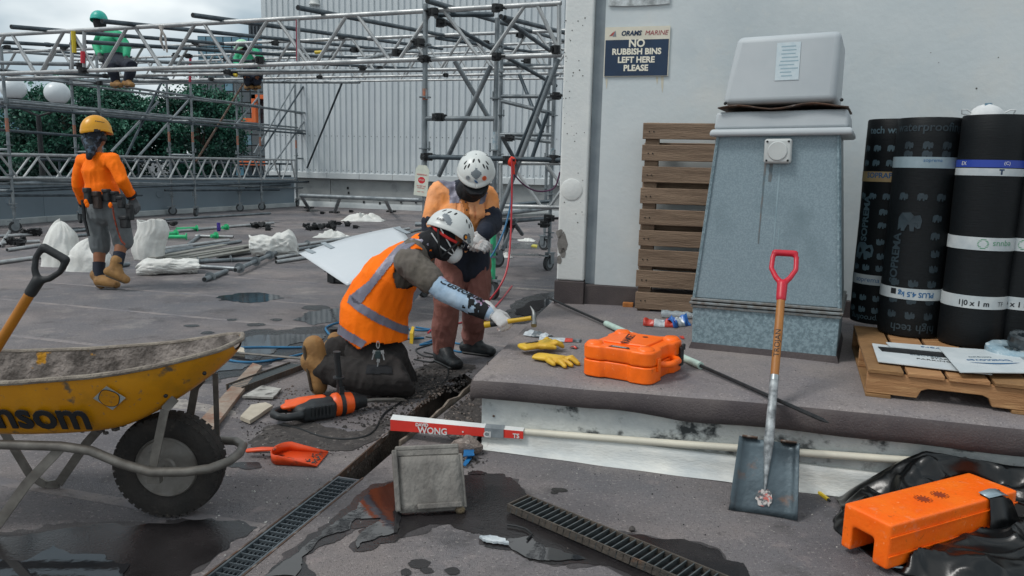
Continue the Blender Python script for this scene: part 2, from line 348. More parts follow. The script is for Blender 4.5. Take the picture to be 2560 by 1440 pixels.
# ================================================================== white wall with pitted column at the right
WU = Vector((math.cos(R(-15)), math.sin(R(-15)), 0)); WV = Vector((-WU.y, WU.x, 0))
WA = G(1389, 757, .352); WA.z = 0
def wl(px, py): return VW(px, py, WA, WU)
def ws(px, py): return (wl(px, py) - WA).dot(WU)
sc1 = ws(1467, 500); sj = ws(1492, 500)
def wbox(mb, s0, s1, n0, n1, z0, z1):
    a = [WA + WU * s + WV * n for s, n in ((s0, n0), (s1, n0), (s1, n1), (s0, n1))]
    mb.hexa([Vector((p.x, p.y, z0)) for p in a], [Vector((p.x, p.y, z1)) for p in a])
zb = wl(1430, 702).z
wall = thing('building_wall', 'white painted concrete wall with stains behind the metal vent box', 'wall', WA)
m = MB(); wbox(m, sj + .004, 7.5, .03, .3, zb - .02, 5.2); m.build('wall_panel', M_wall, wall, smooth=False)
m = MB(); wbox(m, sc1 + .002, sj + .002, .05, .3, zb - .02, 5.2); m.build('joint_strip', M_joint, wall, smooth=False)
m = MB(); wbox(m, 0, sc1, 0, .3, zb, 5.2); o = m.build('column', M_col, wall, smooth=False, bevel=.012); o['label'] = 'pitted white concrete column with a round cover disc'
m = MB(); wbox(m, -.012, sc1 + .005, -.014, .3, 0, zb - .003); wbox(m, sc1 + .004, 7.5, .012, .3, 0, zb - .023); m.build('membrane_upstand', M_lip, wall, smooth=False, bevel=.006)
c = wl(1429, 474); m = MB(frame(c - WV * .001, WU, WV * -1)); m.lathe([(.0, .006), (.07, .006), (.078, .003), (.079, -.002)], 32); m.build('cover_disc', M_col, wall)
m = MB()                                              # chips where paint has come off the column
for px, py, w_, h_ in ((1405, 610, 12, 28), (1400, 585, 9, 12), (1398, 650, 7, 10), (1408, 632, 7, 14)):
    p0 = wl(px, py) - WV * .002; k = w_ / 340.; hh = h_ / 340.; n_ = 14; pts = []
    for i in range(n_):
        a = 2 * math.pi * i / n_; rr = 1 + .5 * noise.noise(Vector((math.cos(a) * 1.5, math.sin(a) * 1.5, px)))
        pts.append(p0 + WU * (k * rr * math.cos(a)) + Vector((0, 0, hh * rr * math.sin(a))))
    m.add(pts, [list(range(n_))])
m.build('paint_chip', mat('bare_concrete', '827f7b', '6b6966', 30, .9), wall, smooth=False)
m = MB()
for i in range(46):                                   # bug holes
    px, py = random.uniform(1408, 1464), random.uniform(20, 560)
    if (px - 1429) ** 2 + (py - 474) ** 2 < 900: continue
    p0 = wl(px, py) - WV * .0015; r_ = random.uniform(.002, .006)
    m.add([p0 + WU * (r_ * math.cos(a)) + Vector((0, 0, r_ * math.sin(a))) for a in [k * math.pi / 3 for k in range(6)]], [list(range(6))])
o = m.build('pit_holes', mat('pit_dark', '55534f'), wall, smooth=False); o['kind'] = 'stuff'
m = MB()
for px, py, r_ in ((2445, 220, .006), (2100, 250, .004), (2330, 130, .003), (2350, 155, .003), (1640, 440, .003), (2500, 142, .004), (2380, 330, .003)):
    p0 = wl(px, py) + WV * .0285; m.add([p0 + WU * (r_ * math.cos(a)) + Vector((0, 0, r_ * math.sin(a))) for a in [k * math.pi / 3 for k in range(6)]], [list(range(6))])
m.build('pin_holes', MATS['pit_dark'], wall, smooth=False)
# rust runs below the sign
M_stain = mat('rust_run', 'c9c6b9', 'c4bca6', 12, .7, stretch=(3, 3, .7))
m = MB()
for px, py, w_, h_ in ((1515, 208, 3, 14), (1655, 210, 4, 22), (1642, 200, 3, 10)):
    a = [wl(px + dx, py + dy) + WV * .0287 for dx, dy in ((-w_, -h_), (w_, -h_ * .9), (w_ * .5, h_ * .4), (0, h_), (-w_ * .6, h_ * .2))]; m.add(a, [list(range(5))])
m.build('rust_run', M_stain, wall, smooth=False)
# ================================================================== far corrugated building
K1, K2 = G(742, 514), G(1052, 527); KU = (K2 - K1).normalized(); KU.z = 0; KV = Vector((-KU.y, KU.x, 0))
def kw(px, py, n=0): return VW(px, py, K1 + KV * n, KU)
clb = kw(900, 436).z
sA = (kw(666, 300) - K1).dot(KU); sB = (kw(1440, 300) - K1).dot(KU)
bld = thing('corrugated_building', 'pale grey corrugated metal building behind the scaffold', 'building', K1)
PIT = (sB - sA) / 52
def kpt(s, n, z): p = K1 + KU * s + KV * n; return Vector((p.x, p.y, z))
prof = [(0, 0), (.62, 0), (.70, -.035), (.92, -.035), (1.0, 0)]
sh = MB(); rows = []
for i in range(4):
    for a, n in prof[:-1]: rows.append([((i + a) * PIT, n, 0), ((i + a) * PIT, n, 7.2)])
rows.append([(4 * PIT - .002, 0, 0), (4 * PIT - .002, 0, 7.2)]); sh.sheet(rows); shm = sh.mesh('cladding_sheet', M_clad, True, 20)
for i in range(13):
    o = obj_at('cladding_sheet', shm, bld, frame(kpt(sA + i * 4 * PIT, -.12 - (i % 2) * .002, clb), KU))
m = MB()
for i in range(9):
    a = sA + i * (sB - sA) / 9; b = a + (sB - sA) / 9 - .012
    m.hexa([kpt(a, -.17, clb - .14), kpt(b, -.17, clb - .14), kpt(b, -.09, clb - .14), kpt(a, -.09, clb - .14)], [kpt(a, -.17, clb + .02), kpt(b, -.17, clb + .02), kpt(b, -.09, clb + .06), kpt(a, -.09, clb + .06)])
m.build('base_flashing', mat('flashing', 'c2c7c8', 'b5bbbd', 2, .5), bld, smooth=False)
m = MB()
for i in range(52):
    for z in (clb + .1, clb + 1.1): m.ball(kpt(sA + (i + .35) * PIT, -.124, z), .012, 6)
o = m.build('fixing_screw', M_blkst, bld); o['kind'] = 'stuff'
for a, b in ((0, 1.15), (1.19, 9)):
    m = MB(); m.hexa([kpt(a - .02, 0, -.1), kpt(b, 0, -.1), kpt(b, .3, -.1), kpt(a - .02, .3, -.1)], [kpt(a - .02, 0, clb), kpt(b, 0, clb), kpt(b, .3, clb), kpt(a - .02, .3, clb)])
    m.build('concrete_base', M_conc, bld, smooth=False)
m = MB(); m.hexa([kpt(sA, .05, -.8), kpt(sB, .05, -.8), kpt(sB, 4, -.8), kpt(sA, 4, -.8)], [kpt(sA, -.06, 9), kpt(sB, -.06, 9), kpt(sB, 4, 9), kpt(sA, 4, 9)]); m.build('body', M_clad, bld, smooth=False)
m = MB(); m.hexa([kpt(0, -.06, 0), kpt(9, -.06, 0), kpt(9, .0, 0), kpt(0, .0, 0)], [kpt(0, -.03, .1), kpt(9, -.03, .1), kpt(9, .0, .16), kpt(0, .0, .16)]); m.build('kerb', M_kerb, bld, smooth=False)
for px, py in ((870, 470), (872, 482), (910, 505), (1003, 505), (1040, 505), (950, 508)):
    p = kw(px, py); m = MB(); m.box(p - KV * .01, (.05, .03, .07)); m.build('anchor_bolt', M_blkst, bld)
# wall light near the top
p = kw(786, 6, -.2); m = MB(frame(p, KU)); m.lathe([(0, .1), (.12, .1), (.13, .0), (.16, -.06), (.13, -.07), (0, -.07)], 20); m.tube([(.05, 0, 0), (.16, .1, -.05)], .03)
tag(m.build('wall_floodlight', mat('lamp_white', 'c9ccca')), 'small white floodlight high on the corrugated wall', 'light')
# ================================================================== blue grey parapet on the left
Q0, Q1, Q2 = G(-260, 588), G(113, 556), G(737, 517)
par = thing('parapet_wall', 'low blue grey parapet wall along the left edge of the roof', 'wall', Q1)
ztop = VW(300, 446, Q1, (Q2 - Q1).normalized()).z
for a, b, nm in ((Q0, Q1, 0), (Q1, Q2, 1)):
    d = (b - a).normalized(); n = Vector((-d.y, d.x, 0)); off = 0 if nm else .06
    m = MB(); A = [a, b, b + n * .25, a + n * .25]; m.hexa([Vector((p.x, p.y, -.1)) for p in A], [Vector((p.x, p.y, ztop - off)) for p in A]); m.build('wall_segment', M_para, par, smooth=False, bevel=.01)
    m = MB(); A = [a - n * .05, b - n * .05, b - n * .002, a - n * .002]; m.hexa([Vector((p.x, p.y, 0)) for p in A], [Vector((p.x, p.y, .13)) for p in A]); m.build('kerb', M_kerb, par, smooth=False, bevel=.02)
for px, py in ((22, 500), (397, 485), (600, 477)):
    p = VW(px, py, Q1 if px > 113 else Q0, (Q2 - Q1).normalized() if px > 113 else (Q1 - Q0).normalized())
    d = (Q2 - Q1).normalized(); m = MB(frame(p - Vector((-d.y, d.x, 0)) * .012, d, Vector((d.y, -d.x, 0)))); m.lathe([(0, .006), (.085, .006), (.09, 0)], 24); m.build('cover_disc', M_para, par)
# hand rail on top of the parapet
rl = thing('roof_handrail', 'grey tube handrail standing on the parapet behind the scaffold', 'railing', Q1)
d = (Q2 - Q1).normalized(); n = Vector((-d.y, d.x, 0))
Ld = (Q2 - Q1).length
for zz in (.35, .0):
    m = MB(); m.tube([Q1 + n * .12 + Vector((0, 0, ztop + .03 + zz)), Q2 + n * .12 + Vector((0, 0, ztop + .03 + zz))], .028, 8); m.build('rail', M_galvd, rl)
for i in range(8):
    p = Q1 + d * (Ld * (i + .5) / 8) + n * .12; m = MB(); m.tube([p + Vector((0, 0, ztop - .07)), p + Vector((0, 0, ztop + .38))], .022, 8); m.build('post', M_galvd, rl)
# ================================================================== puddles (thin sheets of water and wet membrane)
M_pud = mat('puddle_water', '1a1d20', '2a292b', 3, .03, spec=.6, rvar=.0, bump=.012, bscale=30)
M_wet = mat('wet_membrane', '1f1d1e', '2a2728', 5, .1, spec=.32, rvar=.22, bump=.12, bscale=120, detail=6)
def puddle(poly, m_, z=.003, rough=.05, sub=4, seed=0, label=None, plane=0):
    P_ = [G(x, y, plane) for x, y in poly]; out_ = []
    k = len(P_)
    for i in range(k):
        a, b = P_[i], P_[(i + 1) % k]; n_ = max(2, int((b - a).length / .012)); n_ = min(n_, 70)
        for j in range(n_):
            p = a.lerp(b, j / n_); sc_ = 1
            q = Vector((p.x, p.y, seed))
            f1 = max(5, .22 / rough); o5 = Vector((5, 5, 5)); fr_ = lambda w_: noise.noise(w_ * f1) + .55 * noise.noise(w_ * f1 * 2.3) + .3 * noise.noise(w_ * f1 * 5.1)
            out_.append(Vector((p.x + rough * fr_(q), p.y + rough * fr_(q + o5), plane + z)))
    mb = MB(); mb.add(out_, geometry.tessellate_polygon([out_])); o_ = mb.build('puddle', m_, smooth=False)
    for p in o_.data.polygons:
        if p.normal.z < 0: p.flip()
    return st(o_)
def inset(poly, f, dx=0, dy=0):
    cx = sum(p[0] for p in poly) / len(poly); cy = sum(p[1] for p in poly) / len(poly)
    return [(cx + (x - cx) * f + dx, cy + (y - cy) * f + dy) for x, y in poly]
pA = [(-90, 1345), (60, 1335), (150, 1325), (260, 1305), (330, 1318), (420, 1312), (520, 1300), (590, 1305), (625, 1325), (570, 1378), (478, 1450), (430, 1520), (-120, 1520)]
M_damp = mat('damp_membrane', '4f4b4c', '3d3a3b', 6, .5, spec=.35, bump=.6, bscale=200, detail=7)
puddle(inset(pA, 1.0, 0, -9), M_damp, .0016, .09, seed=71)
puddle(pA, M_wet, .003, .04, seed=1); puddle([(-90, 1385), (70, 1395), (150, 1370), (260, 1400), (330, 1420), (300, 1520), (-120, 1520)], M_pud, .006, .05, seed=2)
pB = [(985, 1205), (929, 1213), (907, 1234), (839, 1290), (731, 1376), (655, 1439), (600, 1490), (760, 1500), (778, 1439), (764, 1396), (796, 1370), (846, 1353), (875, 1327), (925, 1313), (893, 1349), (873, 1370), (880, 1384), (918, 1378), (940, 1360), (983, 1356), (1029, 1335), (1069, 1313), (1123, 1313), (1170, 1335), (1202, 1337), (1216, 1363), (1270, 1378), (1318, 1410), (1427, 1413), (1512, 1413), (1575, 1440), (1640, 1490), (1880, 1490), (1863, 1440), (1856, 1413), (1807, 1396), (1793, 1375), (1730, 1357), (1670, 1350), (1582, 1338), (1533, 1338), (1476, 1305), (1424, 1283), (1371, 1273), (1329, 1248), (1301, 1224), (1290, 1199), (1230, 1187), (1100, 1188)]
puddle(pB, M_damp, .0016, .05, seed=73); puddle(pB, M_wet, .003, .03, seed=3)
puddle([(985, 1212), (925, 1228), (880, 1275), (800, 1340), (720, 1400), (660, 1445), (740, 1445), (755, 1390), (800, 1350), (850, 1335), (890, 1300), (940, 1300), (900, 1345), (890, 1372), (950, 1345), (1000, 1335), (1010, 1290), (1000, 1240)], M_pud, .006, .02, seed=4)
puddle([(1215, 1345), (1290, 1348), (1330, 1345), (1370, 1370), (1420, 1385), (1470, 1400), (1380, 1405), (1320, 1398), (1270, 1370)], M_pud, .006, .02, seed=5)
for i, (cx, cy, rx, ry) in enumerate([(1045, 1412, 28, 12), (1065, 1428, 18, 7), (1015, 1432, 14, 9), (1130, 1430, 20, 8), (1398, 1226, 18, 5), (1385, 1233, 10, 3), (625, 745, 76, 12), (705, 748, 0, 0), (790, 770, 40, 6), (480, 815, 18, 4), (640, 812, 25, 4), (580, 800, 14, 3), (690, 800, 16, 3), (520, 832, 16, 4), (615, 1165, 40, 8), (1190, 1185, 25, 6), (1000, 720, 0, 0)]):
    if rx: puddle([(cx + rx * math.cos(a), cy + ry * math.sin(a)) for a in [j * math.pi / 7 for j in range(14)]], M_pud if i == 6 else M_wet, .003, .38 * min(rx, ry * 4) / ((cy - 408) / 1.35), seed=10 + i)
pC = [(586, 841), (627, 826), (730, 824), (824, 816), (860, 838), (840, 863), (761, 880), (699, 900), (655, 916), (605, 938), (511, 955), (440, 955), (400, 930), (520, 890)]
puddle(inset(pC, 1.05), M_damp, .0016, .09, seed=76); puddle(pC, M_wet, .003, .05, seed=30); puddle([(540, 905), (600, 850), (640, 838), (720, 838), (810, 835), (800, 855), (720, 862), (660, 895), (600, 925), (530, 935)], M_pud, .006, .05, seed=31)
puddle([(735, 800), (770, 780), (850, 772), (880, 785), (850, 805), (790, 812)], M_pud, .004, .06, seed=32)
puddle([(1235, 800), (1290, 752), (1345, 735), (1420, 728), (1430, 760), (1370, 775), (1345, 800), (1290, 812)], M_wet, .003, .06, seed=33)
puddle([(1285, 785), (1320, 757), (1400, 742), (1400, 760), (1350, 772), (1320, 792)], M_pud, .006, .04, seed=34)
for i, (cx, cy, rx, ry) in enumerate([(720, 553, 60, 4), (880, 541, 60, 3), (800, 550, 60, 3), (650, 566, 40, 3), (1310, 615, 60, 8), (1320, 640, 50, 6), (230, 574, 60, 6), (590, 531, 60, 3), (780, 527, 20, 3), (1290, 600, 40, 4)]):
    puddle([(cx + rx * math.cos(a), cy + ry * math.sin(a)) for a in [j * math.pi / 7 for j in range(14)]], M_wet, .003, .15, seed=50 + i)

# laps between the membrane sheets and remains of old line paint
M_lap = mat('membrane_lap', '8a827f', '6b696e', 3, .8, bump=.5, bscale=200, c3='5a5658', s3=30, lo3=.55, hi3=.7)
for i in range(7):
    c0 = LA + DV * (-.55 + i * 1.02 + .1 * math.sin(i * 3)); 
    for s0, s1 in ((-9, -.02), ):
        mb = MB(); rows = []
        for j in range(60):
            t_ = s0 + (s1 - s0) * j / 59; w_ = .012 * noise.noise(Vector((t_ * 2, i, 0))); p_ = c0 + DU * t_; rows.append([p_ + DV * (w_ - .006) + Vector((0, 0, .0008)), p_ + DV * (w_) + Vector((0, 0, .0022)), p_ + DV * (w_ + .05) + Vector((0, 0, .0018)), p_ + DV * (w_ + .058) + Vector((0, 0, .0006))])
        mb.sheet(rows); st(mb.build('membrane_lap', M_lap))
M_lpt = mat('worn_line_paint', '9d9790', '857f7b', 9, .8, bump=.4, bscale=150, c3='76706e', s3=22, lo3=.45, hi3=.6)
for k_, poly in enumerate(([(398, 1003), (440, 996), (520, 1012), (592, 1028), (585, 1042), (500, 1030), (420, 1020)], [(1222, 716), (1390, 724), (1390, 728), (1222, 720)], [(300, 1215), (380, 1195), (410, 1205), (340, 1228)])):
    o = puddle(poly, M_lpt, .0025, .02, seed=140 + k_); o.name = 'line_paint'
# ================================================================== scaffold helpers
GU = Vector((math.cos(R(-19)), math.sin(R(-19)), 0)); GV = Vector((-GU.y, GU.x, 0)); GA = Vector((-.2, 7.5, 0))
def gp(px, py, s=0.0): return VW(px, py, GA + GV * s, GU)
def above(base, py):                     # point straight above base that shows at image row py
    lo, hi = -1.0, 9.0
    for _ in range(40):
        mid = (lo + hi) / 2
        if PJ(Vector((base.x, base.y, mid)))[1] > py: lo = mid
        else: hi = mid
    return Vector((base.x, base.y, lo))
cm = MB(); cm.tube([(0, 0, -.035), (0, 0, .035)], .042, 10); cm.box((.05, 0, 0), (.03, .05, .06)); cm.tube([(.03, -.06, 0), (.08, .06, 0)], .012, 6); cm.box((-.02, .045, .0), (.05, .02, .05))
ME_CPL = cm.mesh('coupler', M_blkst)
cm = MB(); cm.lathe([(.026, -.006), (.06, -.006), (.06, .006), (.026, .006)], 12); cm.tube([(.05, 0, -.02), (.05, 0, .07)], .011, 6); ME_ROS = cm.mesh('rosette', M_galv)
def coupler(p, parent, sc=1.0, ros=False):
    return obj_at('rosette' if ros else 'coupler', ME_ROS if ros else ME_CPL, parent, Matrix.Translation(p) @ Matrix.Rotation(random.uniform(0, 6), 4, 'Z') @ Matrix.Scale(sc, 4))
def stube(p, q, m_, parent=None, r=.0245, name='tube', open_end=True):
    p, q = Vector(p), Vector(q); mb = MB(); mb.tube([p, q], r, 10, True)
    if open_end:                          # visible bore at both ends
        d = (q - p).normalized(); mb.m = 1
        for e, s_ in ((p, -1), (q, 1)):
            mb.tube([e + d * s_ * .0008, e + d * s_ * .0012], r * .8, 10, True)
        return mb.build(name, [m_, M_black], parent)
    return mb.build(name, m_, parent)
cw = MB(); cw.tube([(-.022, 0, .1), (.022, 0, .1)], .1, 20); ME_WHL = cw.mesh('wheel', mat('caster_tyre', '2e3133', '3a3d3f', 9, .7))
cw = MB(); cw.tube([(-.026, 0, .1), (.026, 0, .1)], .065, 16); cw.tube([(-.05, 0, .1), (.05, 0, .1)], .014, 8); ME_HUB = cw.mesh('hub', M_galv)
cw = MB(); cw.box((-.042, .02, .16), (.008, .08, .14)); cw.box((.042, .02, .16), (.008, .08, .14)); cw.box((0, .03, .232), (.1, .11, .014)); cw.box((0, -.06, .2), (.05, .1, .02)); ME_FRK = cw.mesh('fork', M_galv)
def caster(p, parent, rot):
    Mx = Matrix.Translation(p) @ RZ(rot)
    wo = obj_at('caster_wheel', ME_WHL, parent, Mx)
    h = bpy.data.objects.new('hub', ME_HUB); COL.objects.link(h); h.parent = wo; h = bpy.data.objects.new('fork', ME_FRK); COL.objects.link(h); h.parent = wo
    mb = MB(); mb.tube([Vector(p) + Vector((0, 0, .235)), Vector(p) + Vector((0, 0, .55))], .017, 8); mb.tube([Vector(p) + Vector((0, 0, .43)), Vector(p) + Vector((0, 0, .45))], .05, 8); mb.build('screw_jack', M_galv, parent)
def girder(name, label, tA, tB, bA, bB, mtop, parent_pos, r=.0245, per=.95, group='lattice girders of the scaffold roof', ends=True, verts=()):
    root = thing(name, label, 'girder', parent_pos, group)
    stube(tA, tB, mtop, root, r, 'top_chord'); stube(bA, bB, mtop, root, r, 'bottom_chord')
    L = (tB - tA).length; n = int(L / per); st_ = per
    def top(s): return tA.lerp(tB, min(1, max(0, s / L)))
    def bot(s): return bA.lerp(bB, min(1, max(0, s / L)))
    for i in range(n + 1):
        s = .1 + i * st_
        if s + .05 < L: mb = MB(); mb.tube([top(s + .05), bot(s + .42)], r * .8, 8); mb.build('diagonal', M_galvl, root)
        if s + .9 < L: mb = MB(); mb.tube([top(s + .88), bot(s + .52)], r * .8, 8); mb.build('diagonal', M_galvl, root)
    for s in ([.02, L - .02] if ends else []) + list(verts):
        mb = MB(); mb.tube([top(s), bot(s)], r * .85, 8); mb.build('upright', M_galvl, root)
    return root
# ---- four girders carrying the temporary roof
g0 = girder('lattice_girder', 'nearest bright lattice girder spanning the top of the picture', gp(-130, 94.8), gp(1403, 8), gp(-130, 188.5), gp(1403, 137), M_galvl, gp(1000, 137), verts=(gp(737, 43).x - gp(-130, 94).x + .32, gp(190, 70).x - gp(-130, 94).x + .05, gp(216, 70).x - gp(-130, 94).x + .09))
for s, (t0, t1, b0_, b1_), x0, lab in ((3.2, (131, 76.5, 196, 168), -60, 'second lattice girder, just behind the nearest one'), (6.2, (157, 106, 208, 183), 180, 'third lattice girder from the camera under the roof tubes'), (9.3, (168, 124, 214, 196), 240, 'farthest lattice girder, against the corrugated wall')):
    f = lambda a, b, x: a + (b - a) * x / 1400
    girder('lattice_girder', lab, gp(x0, f(t0, t1, x0), s), gp(1480, f(t0, t1, 1480), s), gp(x0, f(b0_, b1_, x0), s), gp(1480, f(b0_, b1_, 1480), s), M_galvl, gp(1000, 180, s))
# ---- dark tubes laid across the girders
lab5 = ['leftmost dark scaffold tube laid across the girder tops', 'dark scaffold tube beside the teal helmet on the girder tops', 'dark roof tube ending above the tall dark building', 'dark roof tube ending just left of the wall floodlight', 'rightmost dark scaffold tube on the girder tops']
for (x0, y0, x1, y1), lab in zip(((28, 67, 565, 110), (255, 53, 755, 103), (482, 38, 920, 97), (745, 19, 1113, 89), (1069, 2, 1330, 79)), lab5):
    a = gp(x0, y0, -.45); b = gp(x1, y1, 3.25); b = b + (b - a) * .75
    tag(stube(a, b, M_galvd, None, .026, 'scaffold_tube'), lab, 'tube', 'dark tubes across the girders')
rt = thing('roof_ledgers', 'level tubes and couplers tying the lattice girders together', 'scaffold', gp(720, 150, 1.5))
for x0, y0, s0, x1, y1, s1, mm in ((216, 105, .1, 720, 138, 3.4, M_galvd), (-40, 103, .1, 214, 117, 1.9, M_galvd), (-40, 156, .2, 192, 161, .2, M_galv), (640, 134, 3.3, 890, 144, 6.2, M_galvd), (-40, 117, 3.3, 330, 143, 6.2, M_galvd), (300, 150, 3.3, 640, 163, 6.2, M_galv), (1096, 37, .15, 1234, 36, .15, M_galvd), (1000, 128, .5, 1058, 106, -.1, M_galvd), (900, 150, 2.6, 1005, 128, .4, M_galv), (-40, 124, 3.2, 560, 168, 8.6, M_galv), (560, 150, 3.3, 1060, 172, 8.6, M_galvd), (1262, 44, .2, 1500, 104, 3.4, M_galvd), (1090, 41, .1, 1390, 214, 3.3, M_galvd), (1252, 41, .15, 1380, 130, 2.5, M_galvd), (240, 205, 6.2, 900, 206, 6.3, M_galv), (-40, 199, 3.3, 640, 203, 9.2, M_galv), (380, 178, 3.1, 1060, 176, 3.1, M_galv), (700, 120, 3.3, 1060, 131, 6.2, M_galv), (1090, 95, 3.1, 1400, 140, 6.3, M_galvd), (80, 180, 1.0, 420, 197, 6.2, M_galvd)):
    stube(gp(x0, y0, s0), gp(x1, y1, s1), mm, rt, .0245, 'ledger')
for x, y, s in ((190, 108, .05), (205, 176, 0), (200, 165, .05), (20, 118, 3.2), (160, 120, 3.2), (490, 107, 3.2), (440, 138, 3.2), (650, 150, 0), (583, 185, 3.1), (528, 198, 6.2), (263, 190, 3.1), (250, 208, 3.2), (570, 180, 3), (855, 92, 3.2), (885, 125, 3.2), (950, 172, 3.2), (1115, 188, 6.2), (905, 170, 3), (800, 193, 6.2), (720, 205, 9.2), (1240, 20, 0), (1085, 30, 0), (1302, 88, 3.2), (1215, 108, 3.2), (990, 132, .4), (1050, 106, -.05), (1100, 58, .1), (1240, 142, 0), (1062, 148, 0), (1390, 124, 0), (1320, 152, 3.2), (300, 165, 3), (470, 140, 3.2), (690, 108, 3.2), (120, 112, 3.2)):
    coupler(gp(x, y, s - .03), rt, 1.0)
for x0, y0, x1, y1, s, cc in ((183, 78, 186, 132, -.03, 'c9b326'), (207, 128, 207, 158, -.04, 'c0283a'), (742, 50, 743, 152, -.01, '8a3346'), (476, 142, 475, 205, 5, 'a82f46'), (788, 131, 808, 130, 3.16, 'c4ab1e'), (578, 184, 592, 189, 3.06, 'c4ab1e')):
    p, q = gp(x0, y0, s), gp(x1, y1, s); mb = MB(); mb.tube([p, q], .0125 if x0 == 742 else .0255, 8); mb.build('tape_band', mat('band' + cc, cc, None, rough=.5), rt)
p = gp(404, 80, -.05)                    # cloth tie knotted on the near chord
mb = MB(); mb.tube([p + Vector((0, 0, .06)), p + Vector((.01, -.02, .0)), p + Vector((.0, -.03, -.09)), p + Vector((.03, -.02, -.2))], [.03, .012, .015, .008], 7); mb.tube([p + Vector((0, -.02, .03)), p + Vector((.05, -.03, -.05)), p + Vector((.06, -.02, -.22))], [.014, .012, .01], 7)
tag(mb.build('cloth_tie', mat('grubby_cloth', 'b5b0aa', '8d8884', 20, .9)), 'pale rag tied round the nearest girder above the trees', 'rag')
# ---- tower on the right
F1, F2, T1b, T2b, T3b = G(1060, 742), G(1230, 748), G(1243, 668), G(1360, 625), G(1371, 676)
tw_ = thing('scaffold_tower', 'grey tube scaffold tower on casters beside the white column', 'scaffold', (F1 + F2) / 2)
for b, yt in ((F1, 10), (F2, 45), (T1b, 62), (T2b, 105), (T3b, 140)):
    t = above(b, yt); stube(b + Vector((0, 0, .3)), t, M_galv, tw_, .0245, 'post', False); caster(b, tw_, random.uniform(-60, 60))
    for z in (.5, 1.0, 1.5, 2.0, 2.5): coupler(Vector((b.x, b.y, z)), tw_, 1.0, True)
def ab(b, y): return above(b, y)
def led(p, q, m_=M_galv, r=.0245, nm='ledger'): return stube(p, q, m_, tw_, r, nm)
led(ab(F1, 296), ab(F2, 297)); led(ab(F1, 392) - GV * .05 - GU * .02, ab(F2, 397) + GU * .75 - GV * .05, M_galvd); led(ab(T1b, 241), ab(T3b, 241)); led(ab(T1b, 336), ab(T3b, 337)); led(ab(T1b, 252), ab(T3b, 284)); led(ab(T1b, 340), ab(T3b, 355))
led(ab(F2, 537) + GV * .03, ab(T3b, 520) + GV * .04); led(ab(T1b, 515), ab(T3b, 503), M_galvd); led(ab(F2, 556), ab(T3b, 545), M_galvd); led(ab(F1, 562) - GU * .1, ab(F2, 560), M_galv); led(ab(T1b, 160), ab(T2b, 165), M_galvd); led(ab(F2, 175), ab(T1b, 178)); led(ab(T2b, 250), ab(T3b, 245)); led(ab(T2b, 420), ab(T3b, 430), M_galvd); led(ab(F2, 590), ab(T1b, 580))
for (a, b) in ((gp(1227, 166, .05), gp(1097, 440, .35)), (gp(1396, 147, .02), gp(1244, 545, .06)), (gp(1137, 153, .3), gp(1225, 300, .5)), (gp(1299, 187, 3), gp(1356, 330, 2.6)), (gp(1257, 345, 1.2), gp(1285, 395, 2.2)), (gp(1370, 280, 2), gp(1325, 410, 2)), (gp(1372, 190, 2.2), gp(1290, 395, 2.4)), (gp(1283, 555, .4), gp(1305, 585, 1.9)), (gp(1290, 548, .9), gp(1256, 625, .7)), (gp(1268, 560, .9), gp(1262, 620, .9))): led(a, b, M_galvd if b.y > 8.3 else M_galv, .0245, 'brace')
for x, y, s in ((1070, 392, -.06), (1268, 400, 0), (1385, 398, .1), (1098, 293, 0), (1370, 545, .8), (1360, 560, 1), (1272, 345, 1.2), (1280, 560, .6), (1062, 640, 0), (1390, 240, 1.3)): coupler(gp(x, y, s), tw_, 1.1)
mb = MB(); a, b, c_, d_ = ab(F2, 540), ab(T3b, 533), ab(T2b, 525), ab(T1b, 528); mb.hexa([a - Vector((0, 0, .03)), b - Vector((0, 0, .03)), c_ - Vector((0, 0, .03)), d_ - Vector((0, 0, .03))], [a, b, c_, d_]); mb.build('deck_plank', mat('plank_grey', '8e9290', '75797a', 6, .7), tw_, smooth=False)
mb = MB(); p, q = ab(F2, 580), G(1226, 690) ; mb.tube([ab(F2, 578), ab(F2, 705)], .03, 10); o = mb.build('jack_sleeve', mat('mint_paint', '3fb884', '2f9a6e', 12, .5), tw_); o['label'] = 'mint green painted sleeve near the foot of the tower'
mb = MB(); p = ab(F1, 250); mb.tube([ab(F1, 222), ab(F1, 250)], .0265, 10); mb.build('label_band', mat('orange_label', 'b0674a', '7d6a60', 30, .6), tw_)
for b, y0, y1 in ((F2, 330, 375), (T3b, 370, 395)): mb = MB(); mb.tube([ab(b, y0), ab(b, y1)], .0265, 10); mb.build('label_band', mat('white_label', 'b9bcbc', '7f97a3', 30, .6), tw_)
girder('lattice_girder', 'low lattice girder standing inside the tower beside the column', gp(1248, 408, 1.5), gp(1480, 408, 1.5), gp(1248, 515, 1.5), gp(1480, 520, 1.5), M_galvl, gp(1300, 515, 1.5), per=.42)
